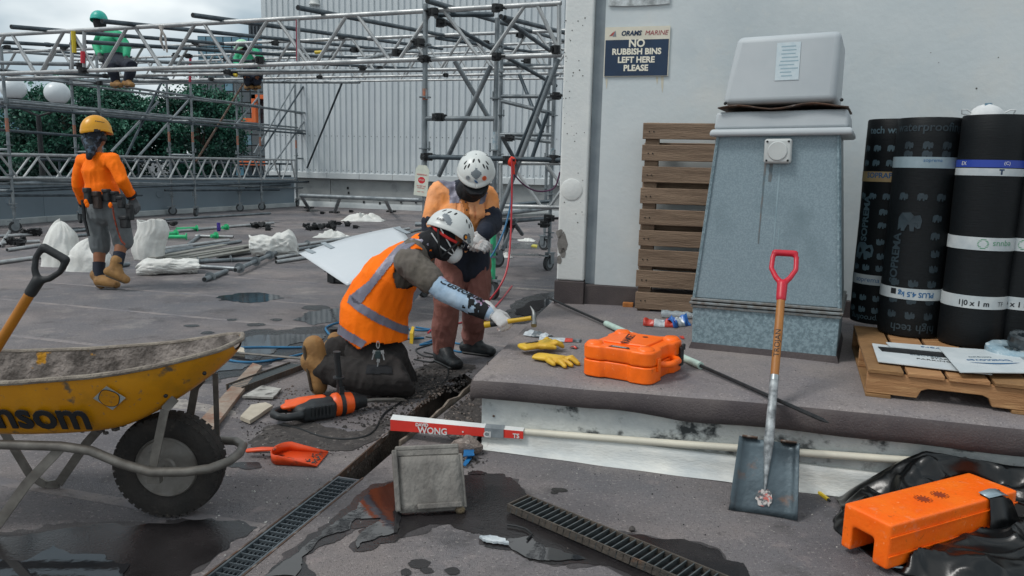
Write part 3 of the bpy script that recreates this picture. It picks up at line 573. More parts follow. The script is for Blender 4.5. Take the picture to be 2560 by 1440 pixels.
# ---- scaffold on the left, two rows of posts running away from the camera
LB0, LB1, LA0, LA1 = G(490, 541), G(655, 526), G(432, 538), G(600, 529)
LV = (LB1 - LB0).normalized(); bay = (LB1 - LB0).length
ls = thing('perimeter_scaffold', 'long tube scaffold on casters in front of the blue grey parapet', 'scaffold', LB0)
rowB = [LB0 - LV * bay * 1.75, LB0 - LV * bay, LB0, LB1, LB1 + LV * bay * 1.05]
rowA = [LA0 - LV * bay * 1.75, LA0 - LV * bay, LA0, LA1, LA1 + LV * bay * 1.05]
for row in (rowA, rowB):
    for i, b in enumerate(row):
        topz = 3.3 + (i - 1) * .18 if row is rowB else 3.2 + (i - 1) * .18
        if i == 4: topz = 3.6
        stube(b + Vector((0, 0, .3)), Vector((b.x, b.y, topz)), M_galv, ls, .0265, 'post', False); caster(b, ls, random.uniform(-90, 90))
        for z in (.5, 1.0, 1.5, 2.2, 2.75): coupler(Vector((b.x, b.y, z)), ls, 1.1, True)
        mb = MB(); mb.tube([Vector((b.x, b.y, 1.72)), Vector((b.x, b.y, 1.95))], .0285, 8); mb.build('label_band', MATS['orange_label'], ls)
    for i in range(4):
        for z, mm in ((2.74, M_galv), (2.22, M_galv), (2.13, M_galvd) if row is rowB else (2.3, M_galv), (.72, M_galvd)): stube(row[i] + Vector((0, 0, z)) - LV * .1, row[i + 1] + Vector((0, 0, z + .02)) + LV * .1, mm, ls, .0245, 'ledger', False)
for i in range(5):
    for z in (2.74, 2.2, 1.42, .72): stube(rowA[i] + Vector((0, 0, z)), rowB[i] + Vector((0, 0, z)), M_galv, ls, .0245, 'transom', False)
def lp(px, py): return VW(px, py, LB0, LV)
for x0, y0, x1, y1, mm in ((284, 380, 402, 254, M_galv), (312, 410, 419, 186, M_galvd), (340, 405, 478, 250, M_galv), (495, 405, 616, 205, M_rust), (590, 318, 652, 242, M_galv), (662, 447, 771, 295, M_galv), (640, 384, 743, 208, M_galv), (643, 403, 768, 208, M_galvd), (-30, 322, 214, 341, M_galvd), (-30, 459, 430, 462, M_galv), (-30, 489, 361, 488, M_galvd), (418, 476, 703, 475, M_galvd), (620, 469, 730, 462, M_galvd), (-40, 447, 760, 470, M_galv)):
    stube(lp(x0, y0) - Vector((-LV.y, LV.x, 0)) * -.06, lp(x1, y1) - Vector((-LV.y, LV.x, 0)) * -.06, mm, ls, .025, 'brace')
stube(P(768, 419, 21.5), P(856, 205, 18.6), M_galvd, ls, .025, 'brace')
girder('lattice_girder', 'long low lattice girder along the perimeter scaffold behind the walking worker', lp(-160, 382), lp(738, 400), lp(-160, 444), lp(738, 449), M_galvl, lp(300, 449), group='low girders of the perimeter scaffold', per=.95)
Ln = Vector((-LV.y, LV.x, 0)) * .62
girder('lattice_girder', 'rear low lattice girder between the long one and the parapet', lp(-100, 386) + Ln, lp(720, 402) + Ln, lp(-100, 446) + Ln, lp(720, 450) + Ln, M_galv, lp(300, 449) + Ln, group='low girders of the perimeter scaffold', per=.95)
# ---- red stop tag on the tower post
t0 = above(F1, 480) - GV * .04
tg = thing('scaffold_tag', 'white warning tag with red stop sign hanging on the tower post', 'tag', t0)
Mt = frame(gp(1054, 452, -.1), GU, (0, 0, 1)) @ RY(5) @ Matrix.Diagonal((1.35, 1, 1.15, 1))
mb = MB(Mt); pl_ = [(-.055, -.13), (.055, -.13), (.055, .1), (.03, .135), (-.03, .135), (-.055, .1)]
mb.add([(x, -.002, y) for x, y in pl_] + [(x, .002, y) for x, y in pl_], [list(range(6)), list(range(6, 12))[::-1]] + [(i, (i + 1) % 6, 6 + (i + 1) % 6, 6 + i) for i in range(6)]); mb.build('card', mat('tag_card', 'cfd2c4', 'c2c6ba', 20, .6), tg)
M_redp = mat('red_print', 'c4202c', None, rough=.6)
mb = MB(Mt); mb.add([(.03 * math.cos(a), -.0026, .03 * math.sin(a) + .005) for a in [math.pi / 8 + k * math.pi / 4 for k in range(8)]], [list(range(8))]); mb.build('stop_octagon', M_redp, tg, smooth=False)
for tx, sz, z, mm in (('WARNING', .017, .052, M_redp), ('STOP', .018, .005, MATS['tag_card']), ('DO NOT USE', .012, -.045, M_redp), ('SCAFFOLD', .012, -.062, M_redp), ('DATE   TIME', .01, -.095, M_redp)): text('lettering', tx, sz, mm, Mt @ TR(0, -.0034, z) @ RX(90), tg)
# ================================================================== trees, lamp and buildings beyond the roof
M_leaf = [mat('leaf_shaded', '15302b', '20463c', 1.2, .6, spec=.3), mat('leaf_mid', '2f6653', '22503f', 1.5, .55, spec=.35), mat('leaf_lit', '5b957c', '3a705c', 2, .5, spec=.4)]
M_bark = mat('bark', '3a332e', '51483f', 8, .9, bump=.5, bscale=30)
def tree(label, x, y, Y, rx, rz, n, seed):
    rnd = random.Random(seed); c = P(x, y, Y); base = Vector((c.x, c.y, -.8))
    t = thing('broadleaf_tree', label, 'tree', base, 'dark trees behind the parapet')
    mb = MB(); mb.tube([base, base.lerp(c, .4) + Vector((.1, 0, 0)), base.lerp(c, .75), c + Vector((0, 0, rz * .4))], [.28, .22, .14, .04], 10); tops = []
    clumps = []
    for i in range(130):
        while True:
            v = Vector((rnd.uniform(-1, 1), rnd.uniform(-1, 1), rnd.uniform(-1, 1)))
            if .25 < v.length < 1: break
        v = v.normalized() * (v.length ** .5); p = c + Vector((v.x * rx, v.y * rx, v.z * rz)) * (.9 + .35 * noise.noise(v * 2 + Vector((seed, 0, 0))))
        clumps.append((p, rnd.uniform(.2, .5)))
        if i % 9 == 0: s_ = base.lerp(c, rnd.uniform(.5, .8)); mb.tube([s_, s_.lerp(p, .5) + Vector((0, 0, .15)), p], [.09, .05, .015], 6)
    mb.build('trunk', M_bark, t)
    lf = MB()
    for i in range(n):
        p, r_ = clumps[rnd.randrange(len(clumps))]
        q = p + Vector((rnd.gauss(0, 1), rnd.gauss(0, 1), rnd.gauss(0, .8))) * r_ * .55
        a = Vector((rnd.uniform(-1, 1), rnd.uniform(-1, 1), rnd.uniform(-.5, 1))).normalized(); b = a.orthogonal().normalized(); b = (b * math.cos(i) + a.cross(b) * math.sin(i))
        l_ = rnd.uniform(.045, .085); u_, w_ = b * l_, b.cross(a) * l_ * .55
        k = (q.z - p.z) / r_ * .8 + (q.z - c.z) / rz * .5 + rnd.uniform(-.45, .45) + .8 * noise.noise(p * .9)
        lf.m = 2 if k > .95 else (1 if k > .0 else 0)  # paler leaves on clump tops, darker below: light and shade painted in
        lf.add([q - u_, q + w_ + a * l_ * .15, q + u_, q - w_ + a * l_ * .15], [(0, 1, 2, 3)])
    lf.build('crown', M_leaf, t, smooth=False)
tree('dark leafy tree behind the walking worker, nearest the globe lamps', 165, 345, 26, 1.9, 1.75, 27000, 1)
tree('dark leafy tree in the middle, its top between the globes and glass tower', 300, 335, 28.5, 1.5, 1.85, 22000, 2)
tree('dark leafy tree in front of the glass office tower', 495, 335, 29.5, 1.75, 1.95, 26000, 3)
tree('dark leafy tree farthest left, low behind the parapet', 20, 405, 27, 1.5, 1.0, 12000, 4)
# twin globe lamp
b = P(96, 290, 21); lamp = thing('globe_street_lamp', 'dark street lamp with two white globes above the trees', 'street lamp', (b.x, b.y, -.8))
mb = MB(); mb.tube([(b.x, b.y, -.8), (b.x, b.y, 1.2), b], [.09, .07, .06], 10); mb.build('pole', M_blkst, lamp)
for x, y in ((33, 221), (143, 233)):
    c = P(x, y, 21); mb = MB(); mb.ball(c, (.32, .32, .3), 24); mb.build('globe', mat('opal_globe', 'cdd3d6', None, rough=.35, spec=.5), lamp)
    mb = MB(); mb.tube([b, b + (c - b) * .55 + Vector((0, 0, -.25)), c - Vector((0, 0, .42))], .03, 8); mb.lathe([(.04, -.44), (.05, -.36), (.17, -.31), (.18, -.27), (.1, -.25)], 16, c); mb.build('arm', M_blkst, lamp)
# glass office tower with orange frames
M_gl = mat('office_glass', '10202a', '1c3a48', 1.5, .08, spec=.8); M_gl2 = mat('office_glass_pale', '3a6a80', '52879b', 1.2, .1, spec=.8)
M_mull = mat('mullion', '1b2328', None, rough=.5); M_or = mat('orange_panel', 'e0632a', 'd6713f', 3, .6)
YB = 60
def bp(x, y, dy=0): return P(x, y, YB + dy)
off = thing('glass_office_tower', 'dark blue glass office tower with orange frames beside the corrugated building', 'building', Vector((bp(590, 400).x, YB, -.8)))
x0, x1 = bp(500, 250).x, bp(690, 250).x; z1 = bp(590, 92).z; zs = bp(590, 160).z
mb = MB(); mb.hexa([(x0, YB, -.8), (x1, YB, -.8), (x1, YB + 8, -.8), (x0, YB + 8, -.8)], [(x0, YB, z1), (x1, YB, z1), (x1, YB + 8, z1), (x0, YB + 8, z1)]); mb.build('body', M_mull, off, smooth=False)
NC, NR = 9, 14; pm = MB(); wd, hg = (x1 - x0) / NC, (z1 + .8) / NR
pm.box((0, 0, 0), (wd - .07, .06, hg - .09)); me_d = pm.mesh('window_pane', M_gl, False); pm.m = 0; me_p = pm.mesh('window_pane', M_gl2, False)
for i in range(NC):
    for j in range(NR): obj_at('window_pane', me_p if j >= NR - 3 or (i * 7 + j * 5) % 11 == 0 else me_d, off, Matrix.Translation((x0 + (i + .5) * wd, YB - .03, -.8 + (j + .5) * hg)) @ Matrix.Rotation(.02 * math.sin(i * 3 + j), 4, 'Z'))
a, b, c = bp(565, 300, -.4), bp(641, 300, -.4), bp(641, 243, -.4)
for p, q in (((a.x, a.z), (b.x + .15, a.z)), ):
    mb = MB(); mb.box(((p[0] + q[0]) / 2, YB - .5, a.z), (q[0] - p[0], 1, .3)); mb.box((b.x, YB - .5, (a.z + c.z) / 2 + .15), (.3, 1, c.z - a.z)); mb.box((b.x + .45, YB - .5, c.z), (1.2, 1, .3)); mb.build('orange_frame', M_or, off, smooth=False)
mb = MB(); d = bp(640, 408, -.4); mb.box((d.x, YB - .5, d.z), (2.4, 1, .3)); mb.build('orange_band', M_or, off, smooth=False)
mb = MB(); p, q = bp(622, 95, 2), bp(700, 60, 2)
mb.hexa([(p.x, YB + 2, p.z - 1), (q.x, YB + 2, p.z - 1), (q.x, YB + 6, p.z - 1), (p.x, YB + 6, p.z - 1)], [(p.x, YB + 2, q.z), (q.x, YB + 2, q.z), (q.x, YB + 6, q.z), (p.x, YB + 6, q.z)]); mb.build('plant_room', mat('louvre_dark', '343a40', None, rough=.6), off, smooth=False)
for i in range(9):
    mb = MB(); mb.box((p.x + (q.x - p.x) * (i + .5) / 9, YB + 1.95, (p.z + q.z) / 2), (.09, .1, q.z - p.z)); mb.build('louvre', mat('louvre_mid', '565d63', None, rough=.6), off, smooth=False)
# low office block far left
YL = 70; A, B = P(-60, 268, YL), P(62, 330, YL)
lb = thing('far_apartment_block', 'small pale office block at the far left behind the globe lamp', 'building', (A.x, YL, -.8))
mb = MB(); mb.hexa([(A.x, YL, -.8), (B.x, YL, -.8), (B.x, YL + 8, -.8), (A.x, YL + 8, -.8)], [(A.x, YL, A.z), (B.x, YL, A.z), (B.x, YL + 8, A.z), (A.x, YL + 8, A.z)]); mb.build('wall', mat('block_dark', '3b4450', '4b545e', .5, .7), lb, smooth=False)
mb = MB(); mb.box(((A.x + B.x) / 2 + .3, YL + 4, A.z + .5), ((B.x - A.x) - .6, 7.6, 1.0)); mb.build('penthouse', mat('block_pale', 'aeb9bf', None, rough=.6), lb, smooth=False)
pm = MB(); pm.box((0, 0, 0), (.75, .08, .7)); me_w = pm.mesh('window_pane', M_gl2, False)
for i in range(5):
    for j in range(4): obj_at('window_pane', me_w, lb, Matrix.Translation((A.x + .6 + i * .95, YL - .02 + (.18 if j == 3 else 0), A.z - 2.6 + j * 1.04)))
# ================================================================== right side: signs, pallet, vent, rolls
M_wood = mat('weathered_pallet', '8d7763', '6d5a4a', 6, .85, bump=.4, bscale=40, stretch=(.35, 1, 6), c3='8e7964', s3=14, lo3=.6, hi3=.75)
M_wood2 = mat('new_pine', 'a87d54', '8f6640', 5, .75, bump=.3, bscale=40, stretch=(.35, 1.5, 6), c3='bd9567', s3=12, lo3=.55, hi3=.75)
M_wood3 = mat('stained_pine', '7a5a38', '8d6a43', 8, .8, bump=.3, bscale=40, stretch=(1, 1, 4))
M_ink = mat('dark_ink', '14181d', None, rough=.6); M_navy = mat('navy_print', '12304d', '0f2a45', 8, .45); M_wht = mat('white_print', 'd8d8d2', None, rough=.55)
# ---- no rubbish bins sign
a, b, c_, d_ = [wl(*p) + WV * .022 for p in ((1512, 68), (1675, 62), (1670, 190), (1508, 190))]
ctr = (a + b + c_ + d_) / 4; W_ = ((b - a).length + (c_ - d_).length) / 2; H_ = ((a - d_).length + (b - c_).length) / 2
sg = thing('wall_sign', 'navy and cream sign on the white wall about rubbish bins', 'sign', ctr)
Ms = frame(ctr, (b - a).lerp(c_ - d_, .5), -WV)
mb = MB(Ms); mb.box((0, 0, 0), (W_, H_, .006)); mb.build('board', mat('cream_board', 'd9d3c2', 'cfcab9', 8, .5), sg, smooth=False)
mb = MB(Ms); mb.box((0, -.125 * H_, .0035), (W_ * .975, H_ * .73, .002)); mb.build('navy_panel', M_navy, sg, smooth=False)
k = W_ / .48
M_cream = mat('cream_print', 'e4dfce', None, rough=.5)
for tx, sz, y in (('NO', .078, .175), ('RUBBISH BINS', .06, -.005), ('LEFT HERE', .06, -.185), ('PLEASE', .06, -.365)): text('lettering', tx, sz * k, M_cream, Ms @ TR(0, y * H_ * .92, .0052), sg, bold=.0022 * k, sx=.98)
text('lettering', 'ORAMS', .047 * k, M_navy, Ms @ TR(-.045 * k, H_ * .365, .0042), sg, shear=.2, bold=.0018 * k, sx=.95)
text('lettering', 'MARINE', .047 * k, mat('maroon_print', '9a3a44', None, rough=.5), Ms @ TR(.14 * k, H_ * .365, .0042), sg, shear=.2)
for pts_, cc in (([(-.2, .33), (-.17, .42), (-.168, .33)], 'b5483f'), ([(-.185, .31), (-.162, .43), (-.155, .31)], '7d8288'), ([(-.21, .32), (-.18, .40), (-.19, .32)], '9b5a55')):
    mb = MB(Ms); mb.add([(x * k, y * H_, .0037 + (.0005 if cc[0] == '7' else 0)) for x, y in pts_], [(0, 1, 2)]); mb.build('sail_logo', mat('logo' + cc, cc, None, rough=.5), sg, smooth=False)
# ---- remnant of a second sign at the top edge
mb = MB(); A = [wl(x, y) + WV * .022 for x, y in ((1520, 13), (1560, 14), (1620, 12), (1674, 8), (1676, -60), (1518, -60))]; mb.add(A + [p - WV * .006 for p in A], [list(range(6)), list(range(6, 12))[::-1]] + [(i, (i + 1) % 6, 6 + (i + 1) % 6, 6 + i) for i in range(6)])
tag(mb.build('torn_sign', mat('torn_board', 'c9cfd0', '8b9090', 22, .6), smooth=False), 'torn pale sign remnant above the navy sign, cut by the picture edge', 'sign')
# ---- weathered pallet standing against the wall
pa = GP(1586, 778); pw = .95; pn = -WV
pt = above(pa, 304); ph = pt.z - pa.z
lean = Vector((0, 0, 1))
pal = thing('upright_pallet', 'weathered grey brown pallet standing against the wall behind the vent', 'pallet', pa)
def pbox(s0, s1, n0, n1, z0, z1, nm, mm):
    m_ = MB(); A = [pa + WU * s + WV * n for s, n in ((s0, n0), (s1, n0), (s1, n1), (s0, n1))]
    m_.hexa([Vector((p.x, p.y, pa.z + z0)) for p in A], [Vector((p.x, p.y, pa.z + z1)) for p in A]); return m_.build(nm, mm, pal, bevel=.004)
nb = 9; gap = ph / nb
for i in range(nb):
    z0 = ph - (i + 1) * gap + (.03 if i < nb - 1 else .02); pbox(random.uniform(-.008, .008), pw, -.0, .02, z0, z0 + gap * (.74 if i < 6 else .82), 'slat', M_wood)
for s in (.015, pw / 2, pw - .1): pbox(s, s + .09, .022, .11, .0, ph - .005, 'stringer', M_wood)
for i in range(5): z0 = ph * (i + .1) / 5; pbox(0, pw, .112, .13, z0, z0 + .1, 'slat', M_wood)
m_ = MB()
for i in range(nb):
    for s in (.04, .07): m_.ball(pa + WU * s - WV * .001 + Vector((0, 0, ph - (i + .45) * gap)), .005, 6)
m_.build('nail_heads', M_blkst, pal)
# ---- galvanised roof vent
M_gv = mat('galvanised_spangle', '788a92', '8799a1', 130, .42, metal=.15, bump=.03, bscale=40, c3='65787f', s3=3, lo3=.55, hi3=.8, detail=2, lo=.42, hi=.6)
M_gv2 = mat('galvanised_coarse', '6d8189', '8a9ea6', 60, .4, metal=.15, c3='93abb2', s3=70, lo3=.58, hi3=.66, detail=2, lo=.42, hi=.6)
M_lid = mat('grey_plastic', 'b4babd', 'a7aeb2', 2, .5, spec=.4)
VL, VR = GP(1729, 870), GP(2089, 907); vw = (VR - VL).length; vx = (VR - VL).normalized(); vd = .66
zs_ = above(VL, 752).z; zt = above(VL, 336).z
Mv = frame(VL, vx); H1 = zs_ - VL.z; H2 = zt - VL.z
vent = thing('roof_vent', 'tall galvanised metal vent box with grey plastic hood on top', 'vent', VL)
def frus(x0, x1, y0, y1, z0, X0, X1, Y0, Y1, z1): return [(x0, y0, z0), (x1, y0, z0), (x1, y1, z0), (x0, y1, z0)], [(X0, Y0, z1), (X1, Y0, z1), (X1, Y1, z1), (X0, Y1, z1)]
mb = MB(Mv); mb.hexa(*frus(0, vw, 0, vd, 0, -.004, vw + .004, 0, vd, H1 - .02)); mb.build('curb', M_gv2, vent, smooth=False, bevel=.004)
mb = MB(Mv); mb.hexa(*frus(-.014, vw + .014, -.014, vd, -.0, -.003, vw + .003, -.004, vd, .035)); mb.build('base_flashing', M_lip, vent, smooth=False)
mb = MB(Mv)
for z, e in ((H1 - .035, .012), (H1 - .015, .02), (H1 + .005, .014)): mb.hexa(*frus(-e, vw + e, -e, vd, z, -e, vw + e, -e, vd, z + .014))
mb.build('seam_strip', mat('seam_metal', '8c9496', '746f69', 30, .45, metal=.5), vent, smooth=False, bevel=.003)
tp = .03
tL, tR = .085, .062
mb = MB(Mv); mb.hexa(*frus(.0, vw, 0, vd, H1 + .019, tL, vw - tR, tp, vd, H2)); mb.build('tapered_body', M_gv, vent, smooth=False, bevel=.006)
for x in (.0, vw): mb = MB(Mv); mb.bar((x, -.001, H1 + .02), (x + (tL if x == 0 else -tR), tp - .002, H2), .02, .012); mb.build('edge_fold', M_gv2, vent, smooth=False)
mb = MB(Mv); mb.hexa(*frus(.045, vw + .005, -.02, vd, H2 - .012, .05, vw, -.015, vd, H2 + .025)); mb.hexa(*frus(.065, vw - .018, .005, vd, H2 + .024, .075, vw - .025, .015, vd, H2 + .115)); mb.build('lid', M_lid, vent, bevel=.016, seg=4)
zpl = H2 + .14
mb = MB(Mv); rows = []
for i in range(13):
    x = .085 + (vw - .11) * i / 12; rows.append([(x, y, zpl + .012 * math.sin(i * .9) * (1 - j / 3) - .006) for j, y in enumerate((-.015, .2, .4, vd))])
mb.sheet(rows); mb.build('rusty_plate', M_rust, vent, solid=.006)
mb = MB(Mv); cx = vw * .5 + .02
hz = above(VL, 92).z - VL.z
mb.hexa(*frus(.1, vw - .085, .02, vd - .03, zpl + .012, .155, vw - .08, .06, vd - .08, hz)); hood = mb.build('plastic_hood', M_lid, vent, bevel=.034, seg=6, ang=60)
mb = MB(Mv)
for x in (.115, vw - .06): mb.ball((x, .03, zpl + .02), .009, 8)
mb.build('bolt', M_blkst, vent)
def vf(px, py, n=0.0):                   # on the front plane of the vent
    return VW(px, py, VL - Vector((-vx.y, vx.x, 0)) * n, vx)
vy = Vector((-vx.y, vx.x, 0))
p = vf(1946, 378, -.022); Mj = frame(p, vx, -vy)
mb = MB(Mj); mb.box((0, 0, .02), (.135, .125, .04)); jb = mb.build('switch_box', mat('box_white', 'c2c6c4', 'b3b7b6', 6, .45), vent, bevel=.014, seg=4)
mb = MB(Mj); mb.lathe([(0, .046), (.045, .046), (.05, .041)], 24); mb.build('round_cover', MATS['box_white'], jb)
mb = MB(Mj)
for x in (-.052, .052):
    for y in (-.048, .048): mb.ball((x, y, .04), .006, 8)
mb.build('screw', M_blkst, jb)
def blob2(Mx, w_, h_, mm, nm, par, seed, z=0, y0=0):
    m_ = MB(Mx); n_ = 30; pts = []
    for i in range(n_):
        a = 2 * math.pi * i / n_; rr_ = 1 + .35 * noise.noise(Vector((math.cos(a) * 2, math.sin(a) * 2, seed))); pts.append((w_ / 2 * rr_ * math.cos(a), y0 + h_ / 2 * rr_ * math.sin(a), z))
    m_.add(pts, [list(range(n_))]); return m_.build(nm, mm, par, smooth=False)
M_drip = mat('drip_stain', '6f6a66', '5a6e76', 14, .6); M_drip2 = mat('pale_drip', '8ea2aa', '7b929b', 14, .5)
for x_, w_, y0, y1, mm in ((.43, .012, .35, .88, M_drip), (.53, .01, .3, .86, M_drip2), (.56, .008, .1, .45, M_drip2), (.47, .02, .72, .9, M_drip)):
    m_ = MB(Mv); rows = []
    for i in range(15):
        t_ = y0 + (y1 - y0) * i / 14; z_ = H1 + .02 + (H2 - H1 - .02) * t_; y_ = tp * t_ - .0015; ww = w_ * (.3 + .7 * t_) * (1 + .5 * noise.noise(Vector((i * .6, x_ * 30, 0)))); xc = vw * x_ + .02 * t_ + .006 * noise.noise(Vector((i * .3, x_ * 9, 3)))
        rows.append([(xc - ww / 2, y_, z_), (xc + ww / 2, y_, z_)])
    m_.sheet(rows); m_.build('drip_stain', mm, vent, smooth=False)
hf = hz - zpl - .012; Ml = Mv @ TR(vw * .56, .02 + .04 * .6 - .001, zpl + .012 + hf * .6) @ RX(90 - math.degrees(math.atan2(.04, hf)))
mb = MB(Ml); mb.box((0, 0, .0015), (.115, .19, .001)); lb_ = mb.build('data_label', mat('silver_label', 'b6c4ca', 'c3cdd0', 40, .35, metal=.2), vent, smooth=False)
for i in range(9): mb = MB(Ml); mb.box((random.uniform(-.01, .01), .075 - i * .0185, .0023), (random.uniform(.05, .09), .006, .0004)); mb.build('print_line', mat('pale_print', '8fa6b0', None), lb_, smooth=False)
# ---- pine pallet on the right
e1, e2 = GP(2163, 990), GP(2560, 1038); ex = (e2 - e1).normalized(); ey = Vector((-ex.y, ex.x, 0))
bk = GP(2129, 823, .13); eyv = Vector((bk.x - e1.x, bk.y - e1.y, 0)); ey = (eyv.normalized() + ey).normalized()
Mp = Matrix(((ex.x, ey.x, 0, e1.x), (ex.y, ey.y, 0, e1.y), (0, 0, 1, e1.z), (0, 0, 0, 1)))
rp_ = thing('pine_pallet', 'new pine pallet carrying the black membrane rolls', 'pallet', e1)
PLL, PLW, PH = 1.25, 1.0, .135
out_ = [(0, 0), (.2, 0), (.215, .035), (.24, .045), (.44, .045), (.465, .035), (.48, 0), (.76, 0), (.775, .035), (.8, .045), (1.0, .045), (1.02, .035), (1.035, 0), (PLL, 0), (PLL, .09), (0, .09)]
for y in (.0, PLW / 2 - .02, PLW - .04):
    mb = MB(Mp @ TR(0, y + .04, .017) @ RX(90)); mb.prism(out_, 0, .038); mb.build('stringer', M_wood2, rp_, bevel=.003)
x = 0
for i, w_ in enumerate((.14, .14, .15, .14, .15, .14, .14, .14)):
    mb = MB(Mp); mb.box((x + w_ / 2, PLW / 2, .108 + .0095), (w_, PLW + .02, .018)); mb.build('deck_board', M_wood2 if i % 3 else M_wood3, rp_, bevel=.003); x += w_ + .016
for xx in (.05, .6, PLL - .1):
    mb = MB(Mp); mb.box((xx, PLW / 2, .008), (.1, PLW + .01, .016)); mb.build('bottom_board', M_wood3, rp_, bevel=.003)
mk = Mp @ TR(1.07, -.0015, .06) @ RX(90)
text('stamp', 'IPPC', .02, M_ink, mk @ TR(.03, .004, 0), rp_, ext=.0002)
mb = MB(mk)
for bx_, by_, w_, h_ in ((0.02, .022, .075, .002), (.02, -.02, .075, .002), (-.018, 0, .002, .042), (.058, 0, .002, .042), (.0, 0, .002, .042)): mb.box((bx_, by_, 0), (w_, h_, .0004))
mb.build('stamp_frame', M_ink, rp_, smooth=False)
# ---- rolls of roofing membrane
M_roll = mat('black_membrane', '0a0d10', '101518', 30, .55, bump=.1, bscale=14, stretch=(1, 1, 14), spec=.25)
M_bandw = mat('band_white', 'bcc2c3', 'a6afb3', 12, .45); M_bandb = mat('band_blue', '27409a', None, rough=.45); M_bandt = mat('band_tan', 'b49a6b', 'a48a62', 10, .5); M_bandg = mat('band_grey', '8fa0a8', '7f9199', 10, .45)
M_gry = mat('grey_print', '566c75', '475c66', 12, .6); M_gryd = mat('faded_print', '1e2a31', '2b3a42', 10, .6); M_blup = mat('blue_print', '2a5f8c', None, rough=.5); M_grn = mat('green_print', '4f8a6a', None, rough=.5)
ELE = [(-.5, -.4), (-.5, .2), (-.35, .42), (.05, .45), (.2, .3), (.45, .35), (.55, .1), (.5, -.25), (.38, -.3), (.38, -.05), (.25, .0), (.25, -.42), (.08, -.42), (.05, -.12), (-.15, -.12), (-.18, -.42), (-.33, -.42), (-.36, -.15)]
def mark(rt_, mm, Mx, r, x, y, s, flip=1):      # small trunked animal emblem wrapped on the roll
    n = len(ELE); vs = []
    for u_, v_ in ELE:
        xx = x + u_ * s; a = xx / r; vs.append(Mx @ Vector((r * math.sin(a), y + v_ * s * flip, r * math.cos(a))))
    mb = MB(); cc = Mx @ Vector((r * math.sin(x / r), y, r * math.cos(x / r))); mb.add(vs + [cc], [(i, (i + 1) % n, n) for i in range(n)]); mb.build('emblem', mm, rt_, smooth=False)
ROLLN = 0
def roll(px, py, ytop, r, label, turn=0):
    f = G(px, py, e1.z + PH); dirc = Vector((f.x, f.y, 0)).normalized(); c = f + dirc * r
    zt_ = above(Vector((c.x, c.y, 0)), ytop).z; H = zt_ - c.z
    rt_ = thing('membrane_roll', label, 'roofing roll', c, 'rolls of black roofing membrane on the pine pallet')
    mb = MB(Matrix.Translation(c)); rad = lambda z: r * (1 + .012 * math.sin(z * 9 + px))
    mb.lathe([(.03, H * .98), (.03, .01), (r * .97, 0), (rad(.02), .02)] + [(rad(H * t), H * t) for t in (.1, .2, .3, .4, .5, .6, .7, .8, .9)] + [(rad(H), H - .006), (r * .97, H), (r * .9, H - .004), (r * .8, H), (r * .6, H - .003), (.03, H - .002)], 40)
    mb.build('roll_body', M_roll, rt_)
    out_ = -dirc; exx = Vector((0, 0, 1)).cross(out_); Mx = frame(c, exx, out_) @ RY(turn)
    return rt_, Mx, H, r, c
def band(rr, z, h, m_, nm='label_band'):
    rt_, Mx, H, r, c = rr; mb = MB(Matrix.Translation(c)); mb.lathe([(r * 1.016, z - h / 2), (r * 1.019, z - h / 2), (r * 1.019, z + h / 2), (r * 1.016, z + h / 2)], 40); return mb.build(nm, m_, rt_)
def rtext(rr, tx, size, m_, x, z, vert=False, flip=False, par_=None, off=1.014, **kw):
    rt_, Mx, H, r, c = rr; Mt_ = Mx @ TR(0, z, 0)
    if vert: a = x / r; Mt_ = Mx @ RY(math.degrees(a)) @ TR(0, z, 0) @ RZ(90); return text('lettering', tx, size, m_, Mt_, par_ or rt_, vbend=r * off, **kw)
    Mt_ = Mx @ RY(math.degrees(x / r)) @ TR(0, z, 0) @ (RZ(180) if flip else Matrix.Identity(4))
    return text('lettering', tx, size, m_, Mt_, par_ or rt_, bend=r * off, **kw)
r1 = roll(2186, 812, 300, .135, 'leftmost membrane roll, brightly printed with small pale emblems', -18)
H = r1[2]
for zf in (.86, .79, .63, .555, .49, .41, .34, .28, .13, .07):
    for x in (-.105, -.035, .04) if zf not in (.555, .49, .41) else (.03, .1): mark(r1[0], M_gry, r1[1], r1[3] * 1.014, x, H * zf, .04, 1 if zf > .45 else -1)
rtext(r1, 'tech wa', .052, M_gry, -.01, H * .945, bold=.001); rtext(r1, 'terproofing', .045, M_gry, .0, H * .02 + .01, flip=True)
rtext(r1, 'SOPREMA', .058, M_gry, -.065, H * .52, True, bold=.002); mark(r1[0], M_gry, r1[1], r1[3] * 1.014, -.06, H * .36, .11)
b_ = band(r1, H * .725, .055, M_bandt); rtext(r1, 'SOPRAPLUS', .04, M_blup, .02, H * .73, par_=b_, off=1.024, bold=.001)
b_ = band(r1, H * .22, .055, M_bandw); rtext(r1, 'soprema      0', .04, M_blup, .02, H * .22, par_=b_, off=1.024)
r2 = roll(2268, 842, 297, .152, 'second membrane roll from the left, with faint dark emblems', 0)
H = r2[2]
for zf in (.875, .835, .645, .39, .32, .25, .17, .1):
    for x in (-.09, .0, .09): 
        if not (zf in (.39, .32) and x < .05): mark(r2[0], M_gryd, r2[1], r2[3] * 1.014, x, H * zf, .045, 1 if zf > .45 else -1)
for zf in (.55, .47): mark(r2[0], M_gryd, r2[1], r2[3] * 1.014, .08, H * zf, .045)
mark(r2[0], M_gryd, r2[1], r2[3] * 1.014, -.05, H * .53, .11)
rtext(r2, 'waterproofing', .06, M_gryd, .0, H * .955, bold=.001); rtext(r2, 'high tech', .06, M_gryd, .02, H * .04, flip=True, bold=.001); rtext(r2, 'SOPREMA', .06, M_gryd, -.1, H * .36, True, bold=.002)
